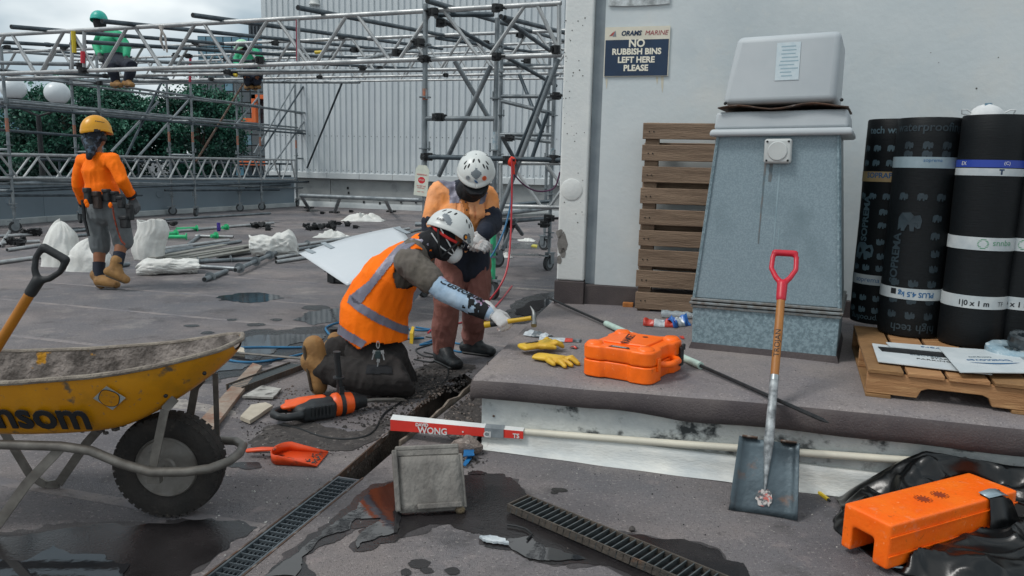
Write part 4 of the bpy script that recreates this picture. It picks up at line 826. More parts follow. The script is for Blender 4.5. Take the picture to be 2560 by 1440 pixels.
b_ = band(r2, H * .80, .055, M_bandg); rtext(r2, 'soprema', .025, M_blup, .03, H * .81, par_=b_, off=1.024)
b_ = band(r2, H * .2, .058, M_bandw); rtext(r2, 'PLUS 4.5 kg', .036, M_blup, .02, H * .2, flip=True, par_=b_, off=1.024, bold=.001); rtext(r2, '■', .04, M_ink, -.09, H * .205, par_=b_, off=1.024)
for i, (px, py, yt, lab, tn) in enumerate(((2420, 868, 290, 'plain black membrane roll with blue and white bands, under the dust mask', 0), (2532, 872, 292, 'plain black banded membrane roll at the right edge, beside the one under the mask', -8))):
    rr = roll(px, py, yt, .143, lab, tn); H = rr[2]
    b_ = band(rr, H * .795, .035, M_bandb); b_ = band(rr, H * .76, .035, M_bandw); rtext(rr, 'T', .032, M_navy, .05, H * .76, par_=b_, off=1.024, bold=.002); rtext(rr, 'EX', .026, M_wht, -.12, H * .795, par_=b_, off=1.024); rtext(rr, '(C)', .022, M_wht, .07, H * .797, par_=b_, off=1.024)
    b_ = band(rr, H * .455, .062, M_bandw); rtext(rr, 'equus', .04, M_grn, .095, H * .455, flip=True, par_=b_, off=1.024)
    mb = MB()
    for j in range(7):
        z = H * .455 - .021 + j * .007; w_ = math.sqrt(max(0, .024 ** 2 - (z - H * .455) ** 2)); pts_ = [(-w_, z - .002), (w_, z - .002), (w_, z + .002), (-w_, z + .002)]
        mb.add([rr[1] @ Vector((rr[3] * 1.024 * math.sin((x + .01) / rr[3]), y, rr[3] * 1.024 * math.cos((x + .01) / rr[3]))) for x, y in pts_], [(0, 1, 2, 3)])
    mb.build('round_logo', M_grn, b_, smooth=False)
    b_ = band(rr, H * .2, .062, M_bandw); rtext(rr, '1|0 x 1 m', .036, M_ink, .0, H * .195, par_=b_, off=1.024, bold=.001); rtext(rr, 'TF', .032, M_ink, .125, H * .195, par_=b_, off=1.024)
for px, py, yt, lab, tn in ((2372, 815, 300, 'dark membrane roll half hidden between the printed and the banded rolls', 10), (2470, 800, 296, 'dark membrane roll standing behind the one under the dust mask', 0), (2640, 868, 292, 'membrane roll cut off by the right picture edge', 0)):
    rr = roll(px, py, yt, .14, lab, tn); H = rr[2]; band(rr, H * .79, .05, M_bandb if px > 2500 else M_bandg); band(rr, H * .2, .06, M_bandw if px > 2500 else M_bandg)
# ---- dust mask on the banded roll
p = P(2470, 272, 4.0); mk_ = thing('dust_mask', 'white dust mask lying on top of a black roll', 'mask', p)
tz = e1.z + PH
c = above(Vector((p.x, p.y, 0)), 290)
M_msk = mat('mask_white', 'd0d2d2', 'c3c6c7', 20, .8)
mb = MB(frame(c, (1, -.2, 0))); rows = [[(rr_ * 1.2 * math.cos(a), rr_ * math.sin(a), z + .004 * math.sin(3 * a)) for a in [k_ * math.pi / 12 for k_ in range(24)]] for rr_, z in ((.07, .0), (.066, .012), (.058, .03), (.04, .047), (.02, .054), (.004, .056))]
mb.rings(rows, True); mb.build('cup', M_msk, mk_)
mb = MB(frame(c, (1, -.2, 0))); mb.lathe([(.0, .064), (.016, .064), (.018, .052), (0, .05)], 16); mb.build('valve', mat('valve_blue', '5b7a8c', None, rough=.5), mk_)
for s_ in (-1, 1): mb = MB(frame(c, (1, -.2, 0))); mb.tube([(s_ * .07, 0, .012), (s_ * .1, -.01, .03), (s_ * .125, -.01, .03), (s_ * .12, .0, .01), (s_ * .085, 0, .004)], .0035, 6); mb.build('strap', M_msk, mk_)
# ---- loose sign boards on the pallet
zt_ = e1.z + PH
def board(corners, z, label, lines, flip=0, mm=None, th=.004):
    A = [G(x, y, zt_ + z) for x, y in corners]; o_ = sum(A, Vector()) / 4
    t = thing('sign_board', label, 'sign', o_, 'boards lying on the pine pallet')
    mb = MB(); mb.hexa(A, [p_ + Vector((0, 0, th)) for p_ in A]); mb.build('board', mm or mat('board_white', 'ccd2d4', 'bfc7ca', 10, .4), t, smooth=False)
    exb = (A[1] - A[0]).normalized(); Mb = frame(o_ + Vector((0, 0, th + .001)), exb, (0, 0, 1)) @ RZ(180 if flip else 0)
    for tx, sz, x, y, m_ in lines: text('lettering', tx, sz, m_, Mb @ TR(x, y, 0), t, ext=.0003)
    return t, Mb
board(((2195, 905), (2480, 938), (2420, 888), (2180, 860)), .001, 'white parking sign, lowest of the stacked boards', [('ELECTRIC', .03, .0, .03, M_gry), ('STAFF', .03, .06, .0, M_ink), ('PARKING', .034, .03, -.045, M_ink)])
board(((2205, 878), (2475, 905), (2470, 893), (2195, 868)), .006, 'dark framed board sticking out under the longest white one', [], mm=M_blkst)
t, Mb = board(((2225, 868), (2545, 900), (2500, 880), (2215, 857)), .012, 'long white board with upside down blue lettering', [('boatcovers', .05, .0, .0, M_blup)], 1)
t, Mb = board(((2400, 932), (2600, 934), (2530, 880), (2345, 868)), .018, 'square white board, topmost of the stack, with upside down lettering', [('boatcover', .05, .0, .01, M_blup), ('company', .03, .0, -.045, M_gry)], 1)
mb = MB(Mb); n_ = 16; top_ = [(-.12 + .24 * i / n_, .05 + .03 * math.sin(math.pi * i / n_), .0006) for i in range(n_ + 1)]; bot_ = [(-.12 + .24 * i / n_, .05 + .012 * math.sin(math.pi * i / n_), .0006) for i in range(n_ + 1)]
mb.sheet([top_, bot_]); mb.build('swoosh', M_blup, t, smooth=False)
# ---- wrapped tape rolls at the right edge
p = G(2540, 895, zt_)
for k_, (dx, dz, r_, h_, mm, lab) in enumerate(((0, .02, .11, .05, mat('clear_wrap', '9fb2bb', '7d98a6', 14, .15, spec=.7, c3='c2ced3', s3=25, lo3=.55, hi3=.65), 'roll of tape in crumpled clear wrap on the pallet, lower one'), (.06, .075, .075, .06, mat('black_wrap', '23282b', '3a4145', 20, .2, spec=.6), 'dark wrapped roll stacked on the clear wrapped one'))):
    mb = MB(Matrix.Translation(p + Vector((dx, .03, dz))) @ RX(8 + 4 * k_)); rows = []
    for rr_, z in ((.04, h_ * .4), (.045, h_ * .5), (r_ * .8, h_ * .55), (r_, h_ * .4), (r_ * 1.03, 0), (r_, -h_ * .4), (r_ * .9, -h_ * .5), (.04, -h_ * .5)):
        rows.append([(rr_ * (1 + .06 * noise.noise(Vector((a * 2, z * 30, k_)))) * math.cos(a), rr_ * (1 + .06 * noise.noise(Vector((a * 2, z * 30, k_)))) * math.sin(a), z + .006 * noise.noise(Vector((a * 3, rr_ * 40, k_)))) for a in [j * math.pi / 16 for j in range(32)]])
    mb.rings(rows, False, True); tag(mb.build('tape_roll', mm), lab, 'tape')
# ================================================================== things on the platform
M_org = mat('safety_orange', 'ff6f0c', 'f86608', 4, .4, spec=.45, bump=.05, bscale=90, c3='b8450f', s3=9, lo3=.68, hi3=.8)
grime(M_org, 5, 'd95a10', .5, .7, .6); grime(M_org, 30, '8f4a22', .64, .7, .6); grime(M_org, 75, 'ffa368', .63, .68, .5)
a, b, c_ = GP(1450, 938), GP(1590, 962), GP(1690, 905)
ax = (b - a).normalized(); L1 = .365; L2 = .40; Hc = .152
Mc = frame(a + Vector((0, 0, .004)), ax)
case = thing('tool_case', 'orange hard plastic tool case lying on the platform', 'case', a)
def lobes(L, W, ins):
    o_ = []; r_ = .05
    def arc(cx, cy, a0, a1, n=5):
        for i in range(n + 1): t = R(a0 + (a1 - a0) * i / n); o_.append((cx + r_ * math.cos(t), cy + r_ * math.sin(t)))
    arc(r_, r_, 180, 270); o_.extend([(L * .28, 0), (L * .34, ins), (L * .66, ins), (L * .72, 0)]); arc(L - r_, r_, 270, 360)
    o_.extend([(L, W * .3), (L - ins * 1.3, W * .37), (L - ins * 1.3, W * .63), (L, W * .7)]); arc(L - r_, W - r_, 0, 90)
    o_.extend([(L * .72, W), (L * .66, W - ins), (L * .34, W - ins), (L * .28, W)]); arc(r_, W - r_, 90, 180)
    o_.extend([(0, W * .7), (ins, W * .64), (ins, W * .36), (0, W * .3)]); return o_
lo_ = lobes(L1, L2, .016)
mb = MB(Mc); mb.prism(lo_, 0, Hc * .52); mb.build('lower_shell', M_org, case, bevel=.007, seg=3)
mb = MB(Mc); mb.prism(lo_, Hc * .535, Hc); mb.build('upper_shell', M_org, case, bevel=.011, seg=4)
for x, y in ((.05, .05), (L1 - .05, .05), (L1 - .05, L2 - .05), (.05, L2 - .05)): mb = MB(Mc); mb.lathe([(0, .012), (.03, .012), (.04, .004), (.043, -.004)], 20, (x, y, Hc + .001)); mb.build('corner_boss', M_org, case)
mb = MB(Mc); mb.box((L1 * .5, L2 * .5, Hc + .004), (L1 * .62, L2 * .5, .012)); mb.build('raised_panel', M_org, case, bevel=.006, seg=3)
mb = MB(Mc); mb.tube([(L1 - .03, L2 * .3, Hc * .5), (L1 + .02, L2 * .34, Hc * .5), (L1 + .035, L2 * .4, Hc * .5), (L1 + .035, L2 * .6, Hc * .5), (L1 + .02, L2 * .66, Hc * .5), (L1 - .03, L2 * .7, Hc * .5)], .016, 10); mb.build('carry_handle', M_org, case)
for y in (L2 * .86,): mb = MB(Mc); mb.box((L1 + .008, y, Hc * .5), (.014, .035, .095)); mb.box((L1 + .016, y, Hc * .8), (.014, .03, .03)); mb.build('latch', M_black, case, bevel=.004)
mb = MB(Mc); mb.box((L1 + .004, L2 * .2, Hc * .55), (.012, .03, .06)); mb.build('hinge_clip', M_org, case, bevel=.004)
mb = MB(Mc); mb.add([(L1 * .37, .0225, Hc + .0012), (L1 * .68, .0225, Hc + .0012), (L1 * .63, .052, Hc + .0012), (L1 * .39, .052, Hc + .0012)], [(0, 1, 2, 3)]); pl2 = mb.build('warning_plate', M_ink, case, smooth=False)
for i in (0, 1): mb = MB(Mc); mb.box((L1 * .51, .032 + i * .01, Hc + .002), (L1 * .2, .003, .0004)); mb.build('print_line', M_wht, pl2, smooth=False)
text('lettering', 'RAMSET', .058, M_ink, Mc @ TR(L1 * .44, L2 * .48, Hc + .0108) @ RZ(105), case, shear=.15, bold=.001, ext=.0003)
mb = MB(Mc @ TR(L1 * .58, L2 * .68, Hc + .0106)); mb.lathe([(.012, 0), (.014, 0), (.014, .0006), (.012, .0006)], 20); mb.build('round_mark', M_ink, case)
# long black rod with pale sleeves
q0, q1 = GP(1372, 745, .03), GP(2072, 1057, .012)
rod = thing('black_pole', 'long thin black pole lying across the platform under the case', 'pole', q0)
mb = MB(); mb.tube([q0, q0.lerp(q1, .5) , q1 - (q1 - q0).normalized() * .04, q1], [.009, .009, .009, .002], 8); mb.build('rod', M_blkst, rod)
dq = (q1 - q0).normalized()
def onrod(px):
    lo_2, hi_2 = 0, 1
    for _ in range(30):
        mid = (lo_2 + hi_2) / 2
        if PJ(q0.lerp(q1, mid))[0] < px: lo_2 = mid
        else: hi_2 = mid
    return q0.lerp(q1, lo_2)
mb = MB(); mb.tube([onrod(1515), onrod(1752)], .0185, 14); mb.build('sleeve', mat('pale_sleeve', 'b9cfc4', 'a3bab0', 14, .55, c3='8a8f80', s3=20, lo3=.62, hi3=.75), rod)
# yellow rubber gloves
M_yel = mat('yellow_rubber', 'd9b335', 'c79a2a', 12, .5, bump=.1, bscale=60, c3='8d6d22', s3=14, lo3=.7, hi3=.85)
def rubber_glove(pc, ang, label, seed, flat=.55, stripe=False):
    Mx = Matrix.Translation(pc) @ RZ(ang); mb = MB(Mx); rnd = random.Random(seed)
    def cap(pts, r_): mb.capsule([Vector(p_) * 1.15 for p_ in pts], [tuple(1.3 * y for y in x) if isinstance(x, tuple) else x * 1.3 for x in r_], 10)
    cap([(-.1, 0, .016), (-.03, .0, .018), (.03, 0, .02)], [(.012, .042), (.014, .036), (.017, .042)])
    for i, y in enumerate((-.032, -.011, .011, .031)):
        l_ = (.062, .075, .07, .055)[i] * rnd.uniform(.85, 1.05); cap([(.03, y, .018), (.03 + l_ * .5, y * 1.4, .022 + rnd.uniform(0, .012)), (.03 + l_, y * 1.7 + rnd.uniform(-.01, .01), .012)], [.012, .011, .009])
    cap([(-.02, -.03, .018), (.0, -.055, .022), (.035, -.068, .016)], [.014, .012, .009])
    g_ = voxel(mb, 'rubber_glove', M_yel, .005, None, 3, .002, 22, seed=seed); tag(g_, label, 'glove', 'pair of yellow gloves on the platform')
    if stripe: m2 = MB(Mx); m2.add([(-.095, -.005, .0385), (-.02, -.012, .043), (-.02, .004, .043), (-.1, .005, .0385)], [(0, 1, 2, 3)]); m2.build('black_mark', M_ink, g_, smooth=False)
    return g_
rubber_glove(GP(1390, 908), -38, 'yellow rubber glove with fingers spread towards the camera', 4)
rubber_glove(GP(1352, 880) + Vector((0, 0, .02)), 28, 'yellow rubber glove with black mark, lying over the other one', 5, stripe=True)
# crumpled packets
def packet(px, py, w_, d_, ang, cols, label, seed, h=.03):
    o_ = GP(px, py); Mx = Matrix.Translation(o_) @ RZ(ang); mb = MB(Mx); n1, n2 = 22, 9; rows = []
    for i in range(n1):
        u_ = i / (n1 - 1); k_ = min(int(u_ * len(cols)), len(cols) - 1)
        rows.append([((u_ - .5) * w_, (j / (n2 - 1) - .5) * d_ * (.8 + .25 * noise.noise(Vector((u_ * 4, 1, seed)))), .006 + max(0, h * math.sin(math.pi * j / (n2 - 1)) ** .7 * (.55 + .6 * noise.noise(Vector((u_ * 6, j * .35, seed)))))) for j in range(n2)])
    mb.sheet(rows); 
    for i in range(n1 - 1):
        for j in range(n2 - 1): mb.mi[i * (n2 - 1) + j] = min(int(i / (n1 - 1) * len(cols)), len(cols) - 1)
    return tag(mb.build('packet', cols, None, True, solid=.0015), label, 'packet')
M_pkw = mat('packet_white', 'c9cfd2', '9fa8ae', 30, .3); M_pkr = mat('packet_red', 'c8402f', 'a8342a', 20, .35); M_pkb = mat('packet_blue', '2458a8', '3a76bd', 20, .3); M_pkg = mat('packet_grey', '70787d', '2e3235', 25, .3)
packet(1345, 842, .16, .1, -30, [M_pkw, M_pkg, M_pkw], 'crumpled white foil tube end beside the yellow gloves', 1, .035)
packet(1400, 852, .24, .11, -8, [M_pkw, M_pkw, M_pkw, M_pkr, M_pkg], 'flat white sachet with red band between gloves and case', 2, .014)
packet(1648, 815, .2, .13, -12, [M_pkr, M_pkw, M_pkr], 'crumpled red and white packet behind the case', 3, .06); packet(1692, 815, .15, .13, 30, [M_pkb, M_pkw, M_pkb], 'crumpled blue packet beside the red one near the vent', 4, .08)
packet(1435, 872, .03, .05, 60, [M_pkr, M_pkg], 'small red and grey bottle cap scrap beside the case', 6, .014)
packet(1704, 846, .02, .08, 0, [M_pkr], 'narrow red scrap at the foot of the vent', 7, .01)
o_ = GP(1690, 797); mb = MB(Matrix.Translation(o_ + Vector((0, 0, .03))) @ RZ(-12) @ RY(90)); rows = []
for z, r_ in ((-.1, .01), (-.098, .03), (-.06, .034), (-.03, .024), (0, .034), (.04, .027), (.07, .033), (.1, .02), (.12, .014), (.13, .014)): rows.append([(r_ * (1 + .25 * noise.noise(Vector((math.cos(a), math.sin(a), z * 30)))) * math.cos(a) * .75, r_ * (1 + .25 * noise.noise(Vector((math.cos(a) + 4, math.sin(a), z * 30)))) * math.sin(a), z) for a in [k_ * math.pi / 9 for k_ in range(18)]])
mb.rings(rows); tag(mb.build('plastic_bottle', mat('clear_plastic', 'c9d4d8', 'aab6bc', 30, .12, alpha=.55, spec=.7)), 'crushed clear plastic bottle beside the vent', 'bottle')
mb = MB(frame(GP(1570, 768), WU)); mb.box((0, 0, .018), (.075, .04, .035)); tag(mb.build('wood_offcut', mat('orange_wood', 'b5763c', '9a5f2e', 14, .8), bevel=.004), 'small orange brown wood offcut beside the upright pallet', 'offcut')
# ================================================================== foreground: shovel, bag, barrow, tools
M_shw = mat('ash_handle', 'a9702f', '8f5a26', 10, .5, bump=.1, bscale=30, stretch=(1, 1, .15))
M_redp2 = mat('red_plastic', 'c1172f', 'b0132a', 6, .4)
M_blade = mat('worn_blade', '3a444a', '56636a', 6, .4, metal=.6, bump=.1, bscale=60, c3='6d5548', s3=10, lo3=.6, hi3=.75, rvar=.2)
M_sock = mat('worn_white_steel', 'aeb3b5', '5d6164', 26, .55, metal=.3)
bl, br = G(1822, 1276), G(1993, 1303); bm_ = (bl + br) / 2
cl_ = VW(1931, 1000, pl(0, -.085, 0), U); sdv = (cl_ - bm_).normalized()
lo_, hi_ = .3, 2.
for _ in range(40):
    md = (lo_ + hi_) / 2
    if PJ(bm_ + sdv * md)[1] > 628: lo_ = md
    else: hi_ = md
SL = lo_
exs = (br - bl).normalized(); ezs = exs.cross(sdv).normalized(); Msh = Matrix(((exs.x, sdv.x, ezs.x, bm_.x), (exs.y, sdv.y, ezs.y, bm_.y), (exs.z, sdv.z, ezs.z, bm_.z), (0, 0, 0, 1)))
# y up the shaft, x across, z towards the camera
if ezs.y > 0: pass
shov = thing('square_shovel', 'square mouth shovel with red handle leaning on the platform', 'shovel', bm_)
BW = (br - bl).length; BLn = .3
mb = MB(Msh); rows = []
for j in range(11):
    y = BLn * j / 10; row = []
    wj = BW * (1 - .1 * (j / 10)); 
    for i in range(15):
        t = (i / 14 - .5) * 2; x = t * wj / 2; e = max(0, abs(t) - .75) / .25
        z = .028 * e ** 1.5 * min(1, j / 3 + .4) + .01 * math.exp(-(t * 5) ** 2) * (j / 10) + (.012 * ((j - 8) / 2) ** 2 if j > 8 else 0)
        row.append((x, y + (.0 if j else .006 * math.cos(t * 1.5)), z + .002 * noise.noise(Vector((x * 12, y * 9, 1)))))
    rows.append(row)
mb.sheet(rows); mb.build('blade', M_blade, shov, solid=.003)
for s_ in (-1, 1): mb = MB(Msh); mb.box((s_ * BW * .29, BLn + .004, .02), (BW * .24, .008, .03)); mb.build('foot_tread', M_rust, shov, bevel=.003)
mb = MB(Msh); mb.tube([(0, .1, .009), (0, .2, .014), (0, BLn - .01, .02), (0, BLn + .06, .018), (0, BLn + .16, .012), (0, SL * .475, .012)], [(.004, .004), (.009, .012), (.014, .02), (.017, .019), (.018, .018), (.0185, .0185)], 12); mb.build('socket', M_sock, shov)
mb = MB(Msh); mb.tube([(0, SL * .475, .012), (0, SL * .495, .012)], .0195, 14); mb.build('ferrule', mat('bright_ring', '9aa0a2', None, rough=.35, metal=.8), shov)
yg = SL * .83
mb = MB(Msh); mb.tube([(0, SL * .49, .012), (0, SL * .66, .012), (0, yg, .012)], [.0175, .0185, .0175], 14); mb.build('shaft', M_shw, shov)
text('lettering', 'TROJAN', .034, M_ink, Msh @ TR(0, SL * .615, .012) @ RZ(90), shov, vbend=.0192)
mb = MB(Msh); mb.capsule([(0, yg - .04, .012), (0, yg + .03, .012)], [.022, .023], 12)
gw = .052; yt_ = SL - .016
for s_ in (-1, 1): mb.capsule([(0, yg + .03, .012), (s_ * .028, yg + .06, .012), (s_ * gw, yg + .105, .012), (s_ * (gw - .002), yt_ - .02, .012), (s_ * .04, yt_, .012)], [(.012, .015), (.011, .013), (.010, .012), (.010, .012), .014], 10)
mb.capsule([(-.042, yt_, .012), (.042, yt_, .012)], .0155, 12); voxel(mb, 'd_grip', M_redp2, .0045, shov, 4)
mb = MB(Msh); pts_ = []
for i in range(26):
    a = 2 * math.pi * i / 26; rr_ = .03 * (1 + .45 * noise.noise(Vector((math.cos(a) * 3, math.sin(a) * 3, 3)))); pts_.append((rr_ * math.cos(a) * 1.05, .07 + rr_ * 1.15 * math.sin(a), .0075))
mb.add(pts_, [list(range(26))]); mb.build('worn_sticker', mat('worn_sticker', 'b0aaa6', '474b4e', 60, .6, c3='b3584e', s3=40, lo3=.55, hi3=.62, lo=.45, hi=.55), shov, smooth=False)
# ---- orange block on the black bag
hb = .165; zb_ = .02
tA, tB, tC = G(2228, 1314, zb_ + hb), G(2114, 1254, zb_ + hb), G(2545, 1226, zb_ + hb)
ox = (tC - tA); oy = (tB - tA); Lb, Wb = ox.length, oy.length; ox.normalize(); oy = (oy - ox * oy.dot(ox)).normalized(); Wb *= .97
Mo = Matrix(((ox.x, oy.x, 0, tA.x), (ox.y, oy.y, 0, tA.y), (0, 0, 1, zb_), (0, 0, 0, 1)))
ofoot = thing('orange_base_block', 'large orange plastic fence base block lying on a black bag', 'block', Mo.translation)
M_org2 = mat('orange_block_plastic', 'fb660a', 'fa7418', 6, .42, spec=.4, bump=.12, bscale=70, c3='f09468', s3=16, lo3=.62, hi3=.8)
grime(M_org2, 4, 'e2560a', .5, .7, .6); grime(M_org2, 26, '9a4c1e', .64, .7, .65); grime(M_org2, 60, 'ffab78', .62, .68, .55)
mb = MB(Mo)
yy = [0, Wb * .3, Wb * .78, Wb]
sec = [(0, 0), (Wb * .32, 0), (Wb * .32, hb * .55), (Wb * .78, hb * .55), (Wb * .78, 0), (Wb, 0), (Wb, hb), (0, hb)]
mb.rings([[(0, y, z) for y, z in sec], [(.16, y, z) for y, z in sec]]); mb.hexa([(.158, 0, 0), (Lb, 0, 0), (Lb, Wb, 0), (.158, Wb, 0)], [(.158, 0, hb), (Lb, 0, hb), (Lb, Wb, hb), (.158, Wb, hb)])
o = voxel(mb, 'body', M_org2, .0065, ofoot, 4)
for x in (Lb * .42, Lb * .55):
    mb = MB(Mo)
    for i in range(14):
        a = 2 * math.pi * i / 14; mb.add([(x + .02 * math.cos(a), Wb * .5 + .02 * math.sin(a), hb + .0008), (x + .032 * math.cos(a + .12), Wb * .5 + .032 * math.sin(a + .12), hb + .0012), (x + .032 * math.cos(a - .12), Wb * .5 + .032 * math.sin(a - .12), hb + .0012)], [(0, 1, 2)])
    mb.add([(x + .021 * math.cos(a), Wb * .5 + .021 * math.sin(a), hb + .001) for a in [k_ * math.pi / 8 for k_ in range(16)]], [list(range(16))])
    mb.build('socket_hole', mat('hole_orange', '8a3206', None, rough=.7), ofoot, smooth=False)
mb = MB(Mo)
for z in (hb * .3, hb * .72): mb.bar((.0, -.0035, z), (Lb, -.0035, z), .004, .004)
mb.build('mould_line', M_org2, ofoot, smooth=False)
M_bag = mat('black_bag_film', '050708', '090b0d', 9, .28, spec=.45, bump=.15, bscale=9, detail=4)
out_px = [(2078, 1304), (2098, 1276), (2122, 1256), (2165, 1262), (2300, 1287), (2430, 1309), (2560, 1330), (2700, 1352), (2760, 1380), (2740, 1440), (2600, 1500), (2400, 1478), (2262, 1444), (2190, 1402), (2110, 1352)]
O_ = [G(x, y) for x, y in out_px]; cen = G(2340, 1345); NA = 260; NRr = 60
def outl(a):
    d_ = Vector((math.cos(a), math.sin(a), 0)); best = .3
    for i in range(len(O_)):
        p_, q_ = O_[i], O_[(i + 1) % len(O_)]; e_ = q_ - p_; den = d_.x * e_.y - d_.y * e_.x
        if abs(den) < 1e-9: continue
        w0 = p_ - cen; t_ = (w0.x * e_.y - w0.y * e_.x) / den; u_ = (w0.x * d_.y - w0.y * d_.x) / den
        if t_ > 0 and -.001 <= u_ <= 1.001: best = t_
    return best
def p_w(a): return outl(a) * math.cos(a) + .05
mb = MB(); rows = []
for i in range(NA):
    a = 2 * math.pi * i / NA; ro = outl(a) * (1 + .05 * noise.noise(Vector((math.cos(a) * 4, math.sin(a) * 4, 2)))); d_ = Vector((math.cos(a), math.sin(a), 0)); row = []
    backness = max(0, d_.dot(V)); rightness = max(0, d_.dot(U)); ridge = .045 + .03 * rightness
    for j in range(NRr + 1):
        t_ = .12 + .88 * j / NRr; p_ = cen + d_ * (ro * t_)
        lc = Mo.inverted() @ p_; inside = -.01 < lc.x < Lb + .01 and -.01 < lc.y < Wb + .01
        q_ = Vector((p_.x, p_.y, 0)); q2 = q_ + Vector((noise.noise(q_ * 3), noise.noise(q_ * 3 + Vector((7, 7, 0))), 0)) * .06; cr = (1 - abs(noise.noise(q2 * 5))) ** 5 * .035 + (1 - abs(noise.noise(q2 * 11 + Vector((3, 1, 0))))) ** 5 * .012
        bump_ = math.sin(min(1, max(0, (1 - t_) / .28)) * math.pi * .62)
        z = .006 if inside else ridge * bump_ + cr * (.25 + bump_)
        sw = (p_ - C0).dot(U); dw = -(p_ - pl(0, -.05, 0)).dot(V); pk = (G(2300, 1287) - C0).dot(U); lf = (G(2100, 1250) - C0).dot(U)
        zr = .25 * max(0, min(1, (sw - lf) / (pk - lf))) if sw < pk else .25 - .06 * min(1.5, (sw - pk) / .45)
        u_b = 0
        if not inside and u_b > 0: z = max(z * (1 - u_b), zr * u_b ** .8 + cr * .8)
        z = max(z, .006)
        if j == NRr and u_b < .3: z = .004
        row.append(Vector((p_.x, p_.y, z)))
    rows.append(row)
rows.append(rows[0]); mb.sheet(rows)
bag = mb.build('rubbish_bag', M_bag, None, True, solid=.002, ang=75); tag(bag, 'black plastic rubbish bag crumpled around the orange block', 'bag')
sL, sR = lf - .02, 3.1; rows = []
for i in range(110):
    s2 = sL + (sR - sL) * i / 109; zr = .25 * max(0, min(1, (s2 - lf) / (pk - lf))) ** .85 if s2 < pk else .25 - .02 * math.sin((s2 - pk) * 5); zr = zr + .012 * noise.noise(Vector((s2 * 7, 1, 0))) + .004
    far = pl(s2, -.062, 0); row = []; dmax = .24
    for j in range(1, 40):
        q_ = Mo.inverted() @ (far - V * (.24 * j / 39))
        if -.01 < q_.x < Lb + .01 and q_.y < Wb + .012: dmax = .24 * (j - 1) / 39; break
    hit_ = dmax < .235
    for j in range(15):
        v_ = j / 14; p_ = far - V * (dmax * v_); z0 = .13 if hit_ else .012
        z = z0 + (max(zr, z0 * .3) - z0) * (1 - v_) ** 1.3; q_ = Vector((p_.x, p_.y, z)); q2 = q_ + Vector((noise.noise(q_ * 4), noise.noise(q_ * 4 + Vector((7, 7, 0))), 0)) * .08
        w_ = math.sin(math.pi * v_) ** .7; z += w_ * (.03 * noise.noise(Vector((s2 * 9 + v_ * 4, v_ * 2, 1))) + (1 - abs(noise.noise(q2 * 9))) ** 5 * .03); row.append(Vector((p_.x, p_.y, max(.008, z))))
    rows.append(row)
mb = MB(); mb.sheet(rows); mb.build('bag_back', M_bag, bag, True, solid=.002, ang=75)
def flap(name, pts_, mm, label=None, parent=None, cat='tape'):
    mb = MB(); mb.sheet([[Vector(p_) for p_ in r_] for r_ in pts_]); o_ = mb.build(name, mm, parent, True, solid=.002)
    if label: tag(o_, label, cat)
    return o_
M_sil = mat('silver_tape', '9fb0b8', '7f8f97', 14, .3, metal=.3)
e = Mo @ Vector((Lb * .78, -.004, hb)); f_ = lambda x, y, z: Mo @ Vector((x, y, z))
flap('bag_flap', [[f_(Lb * .74, .03, hb + .006), f_(Lb * .84, .035, hb + .007), f_(Lb * .9, .03, hb + .004)], [f_(Lb * .745, -.006, hb - .002), f_(Lb * .86, -.01, hb - .004), f_(Lb * .93, -.012, hb - .03)], [f_(Lb * .75, -.016, hb * .55), f_(Lb * .86, -.03, hb * .5), f_(Lb * .96, -.03, hb * .45)], [f_(Lb * .72, -.03, hb * .2), f_(Lb * .85, -.06, hb * .2), f_(Lb * 1.0, -.06, hb * .2)]], M_bag, parent=bag)
flap('silver_tape', [[f_(Lb * .735, .034, hb + .012), f_(Lb * .83, .037, hb + .013), f_(Lb * .88, .034, hb + .008)], [f_(Lb * .74, -.004, hb + .004), f_(Lb * .85, -.006, hb + .003), f_(Lb * .9, -.008, hb - .006)]], M_sil, 'strip of silver tape folded over the orange block')
flap('silver_tape', [[G(2205, 1402, .02), G(2240, 1412, .015), G(2270, 1420, .02), G(2283, 1412, .03)], [G(2203, 1418, .006), G(2240, 1420, .01), G(2268, 1424, .01), G(2286, 1426, .006)]], M_sil, 'loose silver tape strip on the ground below the orange block')
# yellow knife on the ground
k0, k1 = G(2045, 1229, .008), G(2075, 1252, .008); kn = thing('marker_pen', 'yellow and black pen lying on the ground by the white wall', 'pen', k0)
mb = MB(); mb.bar(k0.lerp(k1, .1), k0.lerp(k1, .85), .012, .01); mb.build('barrel', mat('yellow_plastic', 'd8b81e', None, rough=.45), kn)
mb = MB(); mb.tube([k0, k0.lerp(k1, .1)], [.003, .005], 8); mb.tube([k0.lerp(k1, .85), k1], [.006, .004], 8); mb.build('cap', M_black, kn)
# ---- pipe with rolled up agent sign
pf = lambda px, py, n=.0: VW(px, py, pl(0, -.012 - n, 0), U)
pp = thing('plastic_pipe', 'long white plastic pipe resting on the ledge of the platform wall', 'pipe', pf(1310, 1080))
p0, p1 = pf(1215, 1072), pf(2262, 1150); mb = MB(); mb.tube([p0, p0.lerp(p1, .5) + Vector((0, 0, -.003)), p1 + (p1 - p0) * .02], .0165, 16); mb.build('pipe', mat('aged_pvc', 'd5d0bf', 'c6c2b4', 5, .4, spec=.4), pp)
s0, s1 = pf(983, 1056, .005), pf(1311, 1083, .005); sx_ = (s1 - s0).normalized(); rs_ = thing('rolled_sign', 'red and white agent sign rolled round the end of the white pipe', 'sign', s0)
Mr = frame(s0, sx_); Lr = (s1 - s0).length
M_signr = mat('sign_red', 'd63a30', 'c9352c', 8, .4); M_signw = mat('sign_white', 'd4d5d2', 'c4c7c7', 8, .45)
mb = MB(Mr); rows = []
